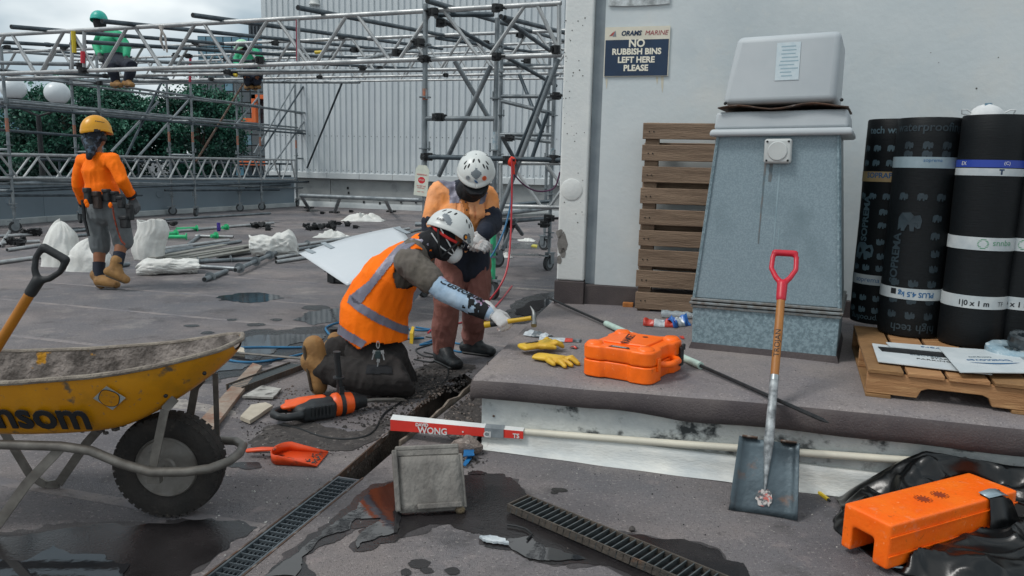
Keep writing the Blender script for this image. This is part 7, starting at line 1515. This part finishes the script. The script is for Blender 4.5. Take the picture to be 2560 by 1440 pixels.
a = J['wl']; d = (J['wl'] - J['el']).normalized(); hand(frame(a + d * .03, d, Vector((-.7, .2, .4))), M_gg, wroot, 30, 1.0, 'glove', 1, .042)
# ------------------------------------------------------------------ two workers up on the scaffold
M_grnv = mat('hi_vis_green', '27a87a', '219468', 5, .7); M_teal = mat('teal_helmet', '27b7a6', '1f9c8e', 5, .4)
def climber(d, label, hmat, hd, fw, foot):
    J = J_(d); rt_ = thing('person', label, 'person', foot); Mx = head_mat(P(*hd), (0, 0, 1), fw); body(J, rt_, Mx, .98); S_ = (J['sr'] - J['sl']).normalized()
    mb = MB(); torso(mb, J, .025, 1, 3); mb.capsule([J['sl'], J['sr']], .085, 12)
    for s_ in 'rl': mb.capsule([J['s' + s_], J['e' + s_], J['e' + s_].lerp(J['w' + s_], .85)], [.085, .068, .05], 12)
    voxel(mb, 'green_shirt', M_grnv, .016, rt_, 4, .008, 8)
    mb = MB(); mb.capsule([J['hip'] + Vector((0, 0, .06)), J['hip']], [(.175, .14), (.18, .145)], 14, side=S_)
    for s_ in 'rl': leg(mb, J['h' + s_], J['k' + s_], J['a' + s_], .025)
    voxel(mb, 'trousers', M_nav, .016, rt_, 4, .008, 8)
    for s_ in 'rl':
        dd = Vector((.1, -.05, 0)); boot(rt_, J['a' + s_] + Vector((-.05, 0, -.1)), J['t' + s_], J['a' + s_], M_tan, 1.1)
        w_ = (J['w' + s_] - J['e' + s_]).normalized(); hand(frame(J['w' + s_] + w_ * .03, w_, Vector((0, -.4, .9))), M_gg, rt_, 60, 1.0, 'glove', 1, .04)
    helmet(Mx, hmat, rt_, 1.05, vents=False); mb = MB(); mb.capsule([Mx @ Vector((-.02, 0, -.02)), Mx @ Vector((-.02, 0, -.1))], [.1, .085], 12); voxel(mb, 'neck_scarf', M_snood, .012, rt_, 3)
Yc = 12.6
climber(dict(hip=(285, 150, Yc), waist=(283, 128, Yc), chest=(276, 100, Yc), sr=(297, 90, Yc - .12), sl=(255, 90, Yc + .12), neck=(258, 74, Yc), er=(318, 118, Yc - .2), wr=(316, 142, Yc - .3), el=(240, 112, Yc + .2), wl=(250, 140, Yc - .1), hr=(296, 155, Yc - .08), kr=(330, 165, Yc - .4), ar=(320, 200, Yc - .35), tr=(334, 219, Yc - .45), hl=(275, 155, Yc + .08), kl=(280, 170, Yc - .35), al=(290, 203, Yc - .3), tl=(305, 219, Yc - .4)),
        'worker with teal helmet and green shirt sitting up among the scaffold tubes', M_teal, (248, 55, Yc), (-.6, .7, -.2), P(300, 222, Yc - .3))
Yc = 15.2
climber(dict(hip=(630, 172, Yc), waist=(628, 155, Yc), chest=(622, 140, Yc), sr=(640, 132, Yc - .1), sl=(603, 132, Yc + .1), neck=(613, 130, Yc - .1), er=(655, 152, Yc - .2), wr=(650, 172, Yc - .3), el=(590, 150, Yc), wl=(596, 170, Yc - .3), hr=(640, 178, Yc), kr=(646, 195, Yc - .3), ar=(640, 212, Yc), tr=(650, 222, Yc - .15), hl=(622, 178, Yc), kl=(618, 195, Yc - .3), al=(622, 212, Yc), tl=(632, 222, Yc - .15)),
        'worker with pale green helmet crouching behind the girders by the glass tower', mat('pale_green_helmet', '9fd8b0', None, rough=.4), (607, 122, Yc - .15), (-.5, -.5, -.5), P(632, 222, Yc))
# ================================================================== sacks, tubes and small things on the deck
M_sack = mat('white_sack', 'dcdcd8', 'c9c9c4', 6, .85, bump=.25, bscale=45, c3='a6a198', s3=4, lo3=.6, hi3=.8)
def sack(px, py, W, D, H, label, seed, lean=(0, 0), open_=False, rot=0, sag=.25):
    o_ = G(px, py); mb = MB(Matrix.Translation(o_ + Vector((0, D * .5, 0))) @ RZ(rot)); rows = []; n = 72; m_ = 30
    for i in range(m_ + 1):
        t = i / m_; z = H * t; row = []
        prof_ = (1.0 + .12 * math.sin(t * math.pi)) * (1 - (sag * t ** 2.2)) if open_ else (1.05 - .1 * t) * (max(.004, 1 - (t ** 3.2) * .995) ** .6)
        for j in range(n):
            a = 2 * math.pi * j / n; q = Vector((math.cos(a) * 1.6, math.sin(a) * 1.6, t * 3 + seed * 5))
            q = Vector((q.x, q.y, t * 1.1 + seed * 5)); cr = .16 * noise.noise(q) + .22 * noise.noise(q * .55 + Vector((0, 0, t))) + .1 * (1 - 2.6 * abs(noise.noise(q * 1.9))) + .03 * (1 - 2.6 * abs(noise.noise(q * 4.5)))
            ca, sa = math.cos(a), math.sin(a); k_ = 1 / max(abs(ca), abs(sa)) ** .45
            r_ = prof_ * (1 + cr * (.4 + .6 * t)) * (k_ if t < .5 else 1 + (k_ - 1) * (1 - t))
            row.append((W / 2 * r_ * ca + lean[0] * t * H + .05 * noise.noise(Vector((t * 2, seed, 3))), D / 2 * r_ * sa + lean[1] * t * H, z * (1 + .12 * noise.noise(Vector((ca, sa, seed))) * t)))
        rows.append(row)
    mb.rings(rows, cap=not open_); return tag(mb.build('sack', M_sack, None, True, solid=.004 if open_ else 0, ang=70), label, 'sack', 'white woven sacks on the deck')
sack(135, 668, .4, .3, .55, 'tall white sack standing behind the walking worker, leftmost', 1, (.0, .1))
sack(205, 680, .44, .32, .38, 'slumped white sack against the leg of the walking worker', 2, (.05, .05))
sack(362, 652, .34, .28, .53, 'tall open white sack in front of the walking worker', 3, (.08, .05), True, sag=.05)
def lying_sack(px0, py0, px1, py1, W, H, label, seed, dark=False, mouth=1):
    a, b = G(px0, py0), G(px1, py1); mb = MB(frame(a, b - a)); L = (b - a).length; rows = []; n = 60
    for i in range(37):
        t = i / 36; row = []
        k_ = (t / .2) ** .6 if t < .2 else 1.0; hh = H * (.5 + .5 * k_) * (1 - .25 * t) * (1 + .2 * noise.noise(Vector((t * 4, seed, 0))))
        for j in range(n):
            a_ = 2 * math.pi * j / n; q = Vector((math.cos(a_) * 1.6, math.sin(a_) * 1.6, t * 3.5 + seed)); cr = 1 + .22 * noise.noise(q) + .1 * (1 - 2.6 * abs(noise.noise(q * 2))) + .03 * (1 - 2.6 * abs(noise.noise(q * 4.5)))
            z = hh / 2 + hh / 2 * math.sin(a_) * cr; row.append((L * t + (.03 * math.sin(a_) if t > .9 else 0) + .03 * noise.noise(q), W / 2 * k_ * math.cos(a_) * cr * (1 + .15 * t), max(.006, z)))
        rows.append(row)
    mb.rings(rows, cap=False); o_ = mb.build('sack', M_sack, None, True, solid=.004, ang=70); tag(o_, label, 'sack', 'white woven sacks on the deck')
    if dark: m2 = MB(frame(a, b - a)); m2.ball((L * .86, 0, H * .35), (L * .1, W * .28, H * .22), 10); m2.build('couplers_inside', M_blkst, o_)
    return o_
lying_sack(342, 688, 492, 680, .3, .19, 'white sack lying on its side with dark couplers in its mouth', 3, True)
lying_sack(745, 640, 632, 640, .36, .36, 'white sack lying open in the middle with its mouth raised', 5)
def rag(px, py, w_, d_, h, label, seed):
    o_ = G(px, py); mb = MB(Matrix.Translation(o_)); rows = []
    for i in range(23):
        u_ = i / 22 - .5; rows.append([(u_ * w_ + .06 * noise.noise(Vector((j * .5, i * .2, seed))), (j / 14 - .5) * d_ * (1 - 1.2 * u_ * u_), .006 + max(0, h * (1 - (2 * u_) ** 2) * (1 - (j / 7 - 1) ** 2) * (.6 + 1.0 * noise.noise(Vector((i * .35, j * .35, seed)))))) for j in range(15)])
    mb.sheet(rows); return tag(mb.build('flat_sack', M_sack, None, True, solid=.004, ang=70), label, 'sack', 'white woven sacks on the deck')
rag(908, 552, .95, .8, .22, 'flattened white sack far back in front of the metal rail', 1); rag(830, 594, .62, .5, .14, 'flattened white sack behind the white sheet', 2); rag(1318, 603, .3, .3, .06, 'small white rag on the wet deck under the tower', 4)
rag(1262, 644, .2, .2, .07, 'crumpled white paper beside the tower caster', 5)
# loose tubes: (pixel ends, material, label)
LT = 'loose grey scaffold tube lying on the deck among the white sacks'
ring_ = MB(); ring_.lathe([(.03, -.004), (.062, -.004), (.062, .004), (.03, .004)], 14); ME_RING = ring_.mesh('rosette', M_galv)
def loose(x0, y0, x1, y1, lab=LT, mm=M_galv, r=.026, z=.028, rings=0, grp='loose scaffold tubes on the deck'):
    a, b = G(x0, y0, z), G(x1, y1, z); o_ = stube(a, b, mm, None, r, 'loose_tube'); tag(o_, lab, 'tube', grp)
    d = (b - a).normalized()
    for k_ in range(rings): p_ = a.lerp(b, (k_ + .25) / max(rings, 1)); obj_at('rosette', ME_RING, o_, frame(p_, d.orthogonal(), d))
    return o_
LABS = ['grey tube running to the ringed post from the lying sack', 'bright tube just behind the lying sack, with rings', 'tube end lying between the ringed post and the open sack', 'long tube behind the planks, farther of the pair', 'long tube behind the planks, nearer of the pair', 'long tube reaching past the purple can', 'tube with mint collar lying behind the planks', 'tube pointing at the camera at the left picture edge', 'tube at the left edge behind the couplers', 'short tube left of the leftmost sack', 'long tube in front of the leftmost sack', 'farther short tube right of the leftmost sack', 'nearer short tube right of the leftmost sack', 'short tube end by the boots of the walking worker', 'long dark tube nearest the parapet wheels', 'ringed tube running under the far corner of the white sheet', 'tube beside the white sheet, second from the far side', 'tube beside the white sheet, third from the far side', 'tube between the tall open sack and the planks', 'short steep tube behind the planks', 'thin tube at the left edge nearest the parapet', 'short tube in front of the open middle sack', 'short tube between the white sheet and the tower', 'tube under the planks behind the lying sack']
for a in ((476, 665, 592, 672), (473, 655, 636, 647), (543, 641, 640, 628), (390, 624, 572, 600), (383, 637, 602, 603), (393, 582, 684, 557), (489, 590, 583, 592), (0, 615, 29, 571), (-30, 610, 99, 603), (18, 625, 99, 613), (-30, 660, 109, 641), (176, 578, 224, 573), (178, 590, 230, 586), (275, 668, 322, 660), (412, 549, 676, 533), (720, 617, 1023, 571), (700, 630, 900, 598), (690, 645, 860, 612), (340, 640, 480, 618), (470, 612, 500, 588), (-30, 592, 80, 586), (690, 655, 790, 640), (1000, 585, 1080, 566), (400, 660, 520, 650)):
    loose(*a, LABS.pop(0), mm=M_galv if a[0] % 3 else M_galvl, rings=2 if a[0] in (473, 720) else 0)
loose(511, 699, 566, 678, 'short scaffold tube with open end pointing at the camera', rings=1, r=.03, z=.03); loose(588, 675, 698, 628, 'ringed scaffold post lying next to the open ended short tube', rings=3, r=.028, z=.07)
for i, (x0, y0, x1, y1) in enumerate(((400, 655, 600, 620), (420, 645, 630, 612), (380, 645, 560, 612), (440, 655, 640, 622))): 
    a, b = G(x0, y0, .02 + .012 * i), G(x1, y1, .02 + .012 * i); mb = MB(); mb.bar(a, b, .12, .02); tag(mb.build('deck_batten', mat('pale_batten', '8a8a84', '75756f', 12, .8), None, False), ['nearest flat grey plank in the pile of tubes', 'second flat grey plank in the pile, farther right', 'leftmost flat grey plank in the pile of tubes', 'topmost flat grey plank in the pile of tubes'][i], 'plank', 'flat planks among the tubes')
M_mint = mat('mint_tube', '35c07e', '2aa56b', 9, .5)
for x0, y0, x1, y1, lab in ((403, 592, 466, 592, 'front mint green base jack lying beside the sacks'), (441, 573, 492, 571, 'rear mint green base jack lying on a grey tube'), (404, 586, 440, 583, 'short mint green jack behind the front one'), (528, 590, 540, 589, 'smallest mint green collar on a grey tube'), (556, 569, 566, 568, 'mint green tip of tube next to the purple can')):
    a, b = G(x0, y0, .05), G(x1, y1, .05); t = thing('base_jack', lab, 'scaffold part', a, 'mint green scaffold jacks'); stube(a, b, M_mint, t, .032, 'sleeve', False); d = (b - a).normalized(); mb = MB(frame(b, d.orthogonal(), d)); mb.lathe([(.02, -.006), (.065, -.006), (.065, .006), (.02, .006)], 14); mb.build('collar', M_mint, t)
c = G(547, 578); can = thing('drink_can', 'purple drink can standing on the deck', 'can', c); mb = MB(Matrix.Translation(c)); mb.lathe([(0, .003), (.025, .003), (.033, .012), (.033, .15), (.027, .165)], 20); mb.build('body', mat('can_purple', '3a2a78', '4a389a', 20, .3, metal=.4), can); mb = MB(Matrix.Translation(c)); mb.lathe([(.027, .165), (.028, .169), (.024, .166), (0, .166)], 20); mb.build('lid', M_galvl, can)
# piles of black couplers
def pile(px, py, n, sp, label, seed, nm='coupler_pile'):
    rnd = random.Random(seed); o_ = G(px, py); t = thing(nm, label, 'couplers', o_, 'heaps of black scaffold couplers')
    for i in range(n): obj_at('coupler', ME_CPL, t, Matrix.Translation(o_ + Vector((rnd.gauss(0, sp), rnd.gauss(0, sp * .5), .03 + rnd.uniform(0, .06)))) @ Matrix.Rotation(rnd.uniform(0, 6), 4, 'Z') @ Matrix.Rotation(rnd.uniform(0, 3), 4, 'X'))
pile(792, 575, 16, .17, 'largest heap of black couplers, behind the white sheet', 1); pile(835, 565, 7, .12, 'small black coupler heap right of the largest heap', 2); pile(640, 572, 6, .12, 'black couplers beside the lying tubes, near the purple can', 3); pile(410, 568, 9, .14, 'black couplers behind the mint green jacks', 4); pile(90, 590, 8, .13, 'dark couplers behind the leftmost sack', 5); pile(50, 615, 8, .16, 'dark couplers left of the leftmost sack', 6)
for x, y, lab in ((804, 532, 'single black coupler with red tip near the metal rail'), (876, 528, 'single black coupler under the metal rail'), (887, 567, 'single black coupler between heap and white sheet'), (668, 572, 'single black coupler at the right end of the tube')):
    tag(obj_at('coupler', ME_CPL, None, Matrix.Translation(G(x, y, .035))), lab, 'coupler', 'single couplers on the deck')
# low metal rail by the far wall
rA, rB = P(752, 489, 19.0), P(1065, 501, 17.4); rr_ = thing('guard_rail', 'low blue grey metal rail on slanted legs by the far wall', 'railing', G(770, 520))
stube(rA, rB, M_galv, rr_, .05, 'rail')
for x, y, gx_, gy_ in ((752, 489, 772, 521), (850, 493, 836, 532), (962, 497, 978, 530)):
    p_ = VW(x, y, rA, (rB - rA).normalized()); q_ = G(gx_, gy_); q_ = Vector((q_.x, p_.y - .25, 0)); q_ = G(gx_, gy_); stube(p_, q_, M_galv, rr_, .045, 'leg', False); mb = MB(); mb.box(q_ + Vector((0, 0, .02)), (.25, .2, .04)); mb.build('foot_plate', M_blkst, rr_)
# white sheet propped on a black crate
wA = [P(748, 634, 6.9), P(868, 714, 6.1), P(1050, 640, 6.6), P(1000, 566, 7.6)]; ws_ = thing('white_sheet', 'large white flat sheet propped up behind the kneeling worker', 'sheet', G(850, 715))
grid = []
for i in range(13):
    row = []
    for j in range(13):
        u_, v_ = i / 12, j / 12; p_ = wA[0].lerp(wA[1], u_).lerp(wA[3].lerp(wA[2], u_), v_); row.append(p_ + Vector((0, 0, .025 * math.sin(math.pi * v_) * (1 - u_ * .6))))
    grid.append(row)
mb = MB(); mb.sheet(grid); mb.build('sheet', mat('gloss_white_sheet', 'c6cbcf', 'bfc5ca', 1.5, .35, spec=.4), ws_, solid=.006)
for (x, y), (x2, y2) in (((807, 608), (832, 622)), ((767, 625), (785, 634)), ((988, 570), (1022, 585))):
    n_ = (wA[1] - wA[0]).cross(wA[3] - wA[0]).normalized(); n_ = n_ if n_.z > 0 else -n_
    def onsheet(x_, y_): 
        best = min(((PJ(p_)[0] - x_) ** 2 + (PJ(p_)[1] - y_) ** 2, p_) for r_ in grid for p_ in r_)[1]; r_ = ray(x_, y_); t_ = (best - CAMP).dot(n_) / r_.dot(n_); return CAMP + r_ * t_
    mb = MB(); mb.bar(onsheet(x, y) + n_ * .008, onsheet(x2, y2) + n_ * .008, .045, .003, n_); mb.build('tape_strip', mat('grey_tape_strip', '8e979d', None), ws_, smooth=False)
cr_ = thing('black_crate', 'black plastic crate under the white sheet', 'crate', G(850, 712)); b0 = G(826, 712); mb = MB(frame(b0 + Vector((.35, .2, .09)), (1, -.25, 0))); mb.box((0, 0, -.02), (.75, .4, .12)); mb.box((0, 0, .055), (.8, .44, .035)); mb.build('body', M_black, cr_, bevel=.01)
for x in (-.3, -.1, .1, .3): mb = MB(frame(b0 + Vector((.35, .2, .09)), (1, -.25, 0))); mb.box((x, -.205, -.02), (.03, .02, .11)); mb.build('rib', M_black, cr_)
# hoses and leads
def hose(pts, r, mm, label, nm='hose', cat='hose', z=None):
    P_ = [(G(x, y, r + (pp_[0] if pp_ else 0))) for x, y, *pp_ in pts]; out_ = []
    for i in range(len(P_) - 1):
        p0_, p1_, p2_, p3_ = P_[max(0, i - 1)], P_[i], P_[i + 1], P_[min(len(P_) - 1, i + 2)]
        for k_ in range(8):
            t = k_ / 8; out_.append(.5 * ((2 * p1_) + (p2_ - p0_) * t + (2 * p0_ - 5 * p1_ + 4 * p2_ - p3_) * t * t + (3 * p1_ - p0_ - 3 * p2_ + p3_) * t ** 3))
    out_.append(P_[-1]); mb = MB(); mb.tube(out_, r, 8); return tag(mb.build(nm, mm), label, cat)
M_hbl = mat('blue_hose', '1c6a94', '175a80', 8, .45); M_hrd = mat('red_hose', 'b82430', 'a31f2a', 8, .45)
hose([(1060, 845), (960, 850), (870, 862), (760, 868), (640, 868), (585, 872), (562, 888), (580, 902), (640, 905), (720, 893), (800, 872), (835, 850), (820, 832), (816, 818), (850, 806), (900, 806), (960, 815), (1010, 822), (1060, 826), (1085, 822)], .0085, M_hbl, 'blue air hose looping across the puddle behind the kneeling worker')
hose([(1040, 818), (1100, 830), (1080, 850), (1050, 862), (1085, 855), (1100, 835), (1140, 858), (1200, 862), (1160, 880), (1120, 872)], .0075, M_hbl, 'blue hose coil between the boots of the standing worker')
hose([(1070, 832), (1090, 818), (1130, 812), (1180, 798), (1230, 775), (1280, 715)], .0075, M_hrd, 'red hose running along the deck behind the standing worker')
M_hbk = mat('black_lead', '15181a', None, rough=.5)
hose([(1065, 842), (1100, 850), (1075, 862), (1040, 874), (1060, 890), (1110, 898), (1120, 935), (1095, 965), (1030, 985), (995, 1010), (960, 1035), (940, 1070), (915, 1090), (860, 1098), (800, 1090), (745, 1070), (700, 1062)], .0055, M_hbk, 'black power lead from the breaker hammer curling past the knee', 'power_lead', 'cable')
hose([(1035, 898), (1080, 905), (1100, 892), (1060, 880)], .0055, M_hbk, 'black lead loop beside the boot of the standing worker', 'power_lead', 'cable')
def hang(px, r, mm, label):
    P_ = [gp(x, y, s) for x, y, s in px]; out_ = []
    for i in range(len(P_) - 1):
        p0_, p1_, p2_, p3_ = P_[max(0, i - 1)], P_[i], P_[i + 1], P_[min(len(P_) - 1, i + 2)]
        for k_ in range(8): t = k_ / 8; out_.append(.5 * ((2 * p1_) + (p2_ - p0_) * t + (2 * p0_ - 5 * p1_ + 4 * p2_ - p3_) * t * t + (3 * p1_ - p0_ - 3 * p2_ + p3_) * t ** 3))
    out_.append(P_[-1]); mb = MB(); mb.tube(out_, r, 8); return tag(mb.build('hose', mm), label, 'hose')
hang([(1279, 395, -.08), (1280, 440, -.1), (1279, 520, -.15), (1276, 600, -.25), (1268, 670, -.4), (1250, 715, -.5), (1222, 752, -.55)], .009, M_hrd, 'red hose hanging down from the tower ledger')
hang([(1280, 440, -.06), (1278, 500, -.1), (1262, 570, -.2), (1235, 630, -.3), (1205, 672, -.35)], .009, M_hbl, 'blue hose hanging from the tower ledger beside the red one')
hang([(1280, 430, .0), (1310, 462, .1), (1345, 478, .2), (1385, 470, .3), (1400, 430, .3)], .008, mat('purple_lead', '5b3050', None), 'dark red lead sagging between tower and column')
mb = MB(); p_ = gp(1279, 404, -.03); mb.ball(p_, (.045, .045, .05), 10); mb.tube([p_ + Vector((.01, -.03, 0)), p_ + Vector((.02, -.04, -.12))], .016, 8); tag(mb.build('orange_tie', mat('orange_flag', 'e03a1e', None)), 'bright orange tie knotted on the tower ledger', 'tie')
# yellow ratchet part and safety scraps
slab([(1024, 858), (1032, 860), (1036, 842), (1030, 840)], 'yellow tool edge behind the vest hem', 'tool', mat('yellow_tool', 'c9a51a', None), .08, 0, 'yellow_tool', .002, 12)
slab([(1328, 617), (1342, 619), (1344, 615), (1332, 613)], 'small yellow scrap on the wet deck under the tower', 'scrap', mat('yellow_scrap', 'b9b04a', None), .02, 0, 'yellow_scrap', .01, 13)
# ================================================================== rubble and crumbs (uncountable)
rnd = random.Random(5)
def scatter(name, regions, mm):
    mb = MB()
    for px, py, sx_, sy_, n, r0, r1 in regions:
        for i in range(n):
            x, y = rnd.gauss(px, sx_), rnd.gauss(py, sy_)
            pl_z = 0
            if x > 1195 + max(0, (y - 900) * 0) and y < 925 + max(0, (x - 1190) * .11) and x > 1190 + (925 - y) * 1.22: pl_z = 1
            p_ = GP(x, y) if pl_z else G(x, y)
            l_ = (p_ - LA).dot(DV); cx2 = (p_ - LA).dot(DU)
            if -.02 < cx2 < .13 and l_ < 1.3 and pl_z == 0: continue
            r_ = rnd.uniform(r0, r1) * rnd.uniform(.5, 1); q_ = Matrix.Rotation(rnd.uniform(0, 6), 4, Vector((rnd.random(), rnd.random(), 1)))
            vs = [q_ @ Vector(v) * r_ * rnd.uniform(.7, 1.2) for v in ((1, 0, 0), (-.9, .2, 0), (0, 1, .1), (.1, -1, 0), (0, 0, .8), (0, 0, -.6))]
            mb.add([p_ + v + Vector((0, 0, r_ * .35)) for v in vs], [(0, 2, 4), (2, 1, 4), (1, 3, 4), (3, 0, 4), (2, 0, 5), (1, 2, 5), (3, 1, 5), (0, 3, 5)])
    o_ = mb.build(name, mm, None, False); o_['label'] = name.replace('_', ' ') + ' scattered on the roof deck around the open drain'; o_['kind'] = 'stuff'
scatter('dark_rubble', [(1090, 960, 50, 22, 420, .004, .018), (960, 1040, 70, 26, 420, .003, .014), (820, 1020, 60, 14, 160, .003, .012), (700, 1090, 60, 25, 300, .002, .01), (1150, 1015, 26, 30, 200, .003, .014), (1180, 1150, 25, 12, 90, .003, .012), (1060, 930, 30, 20, 120, .004, .014), (850, 1110, 70, 18, 200, .002, .008), (600, 1010, 60, 30, 70, .002, .008)], M_dirt)
scatter('grey_rubble', [(1080, 985, 60, 20, 260, .003, .016), (900, 1005, 80, 16, 150, .003, .012), (720, 985, 40, 12, 60, .003, .012), (1150, 1060, 22, 30, 120, .004, .016), (640, 1120, 80, 30, 60, .002, .006), (1600, 1290, 200, 60, 50, .002, .005)], M_agg)
scatter('dark_crumbs', [(1600, 870, 180, 60, 110, .0015, .005), (1650, 1260, 250, 60, 110, .0015, .0055), (700, 1250, 120, 60, 60, .0015, .005), (2000, 960, 200, 40, 40, .001, .004), (1400, 1180, 150, 40, 60, .0015, .005), (480, 1080, 200, 80, 60, .0015, .005)], M_blkst)
scatter('pale_crumbs', [(1700, 1270, 300, 60, 40, .002, .006), (600, 1260, 150, 70, 60, .002, .007), (800, 1150, 150, 60, 50, .002, .006)], mat('pale_chip', 'b9b6b0', None, rough=.8))
# dusty spoil patches on the membrane round the trench
M_spoil = mat('spoil_dust', '4a4543', '393635', 12, .95, bump=.6, bscale=120, c3='6b6561', s3=30, lo3=.55, hi3=.7)
for k_, poly in enumerate(([(1010, 935), (1060, 915), (1130, 905), (1185, 915), (1165, 935), (1110, 960), (1070, 985), (1020, 1000), (960, 1010), (950, 985)], [(680, 1065), (760, 1050), (860, 1085), (930, 1075), (985, 1040), (960, 1090), (880, 1125), (760, 1135), (640, 1130), (620, 1105)], [(1170, 985), (1205, 985), (1205, 1080), (1150, 1110), (1110, 1085), (1130, 1040)])):
    o_ = puddle(poly, M_spoil, .0035, .05, seed=90 + k_); o_.name = 'spoil_patch'
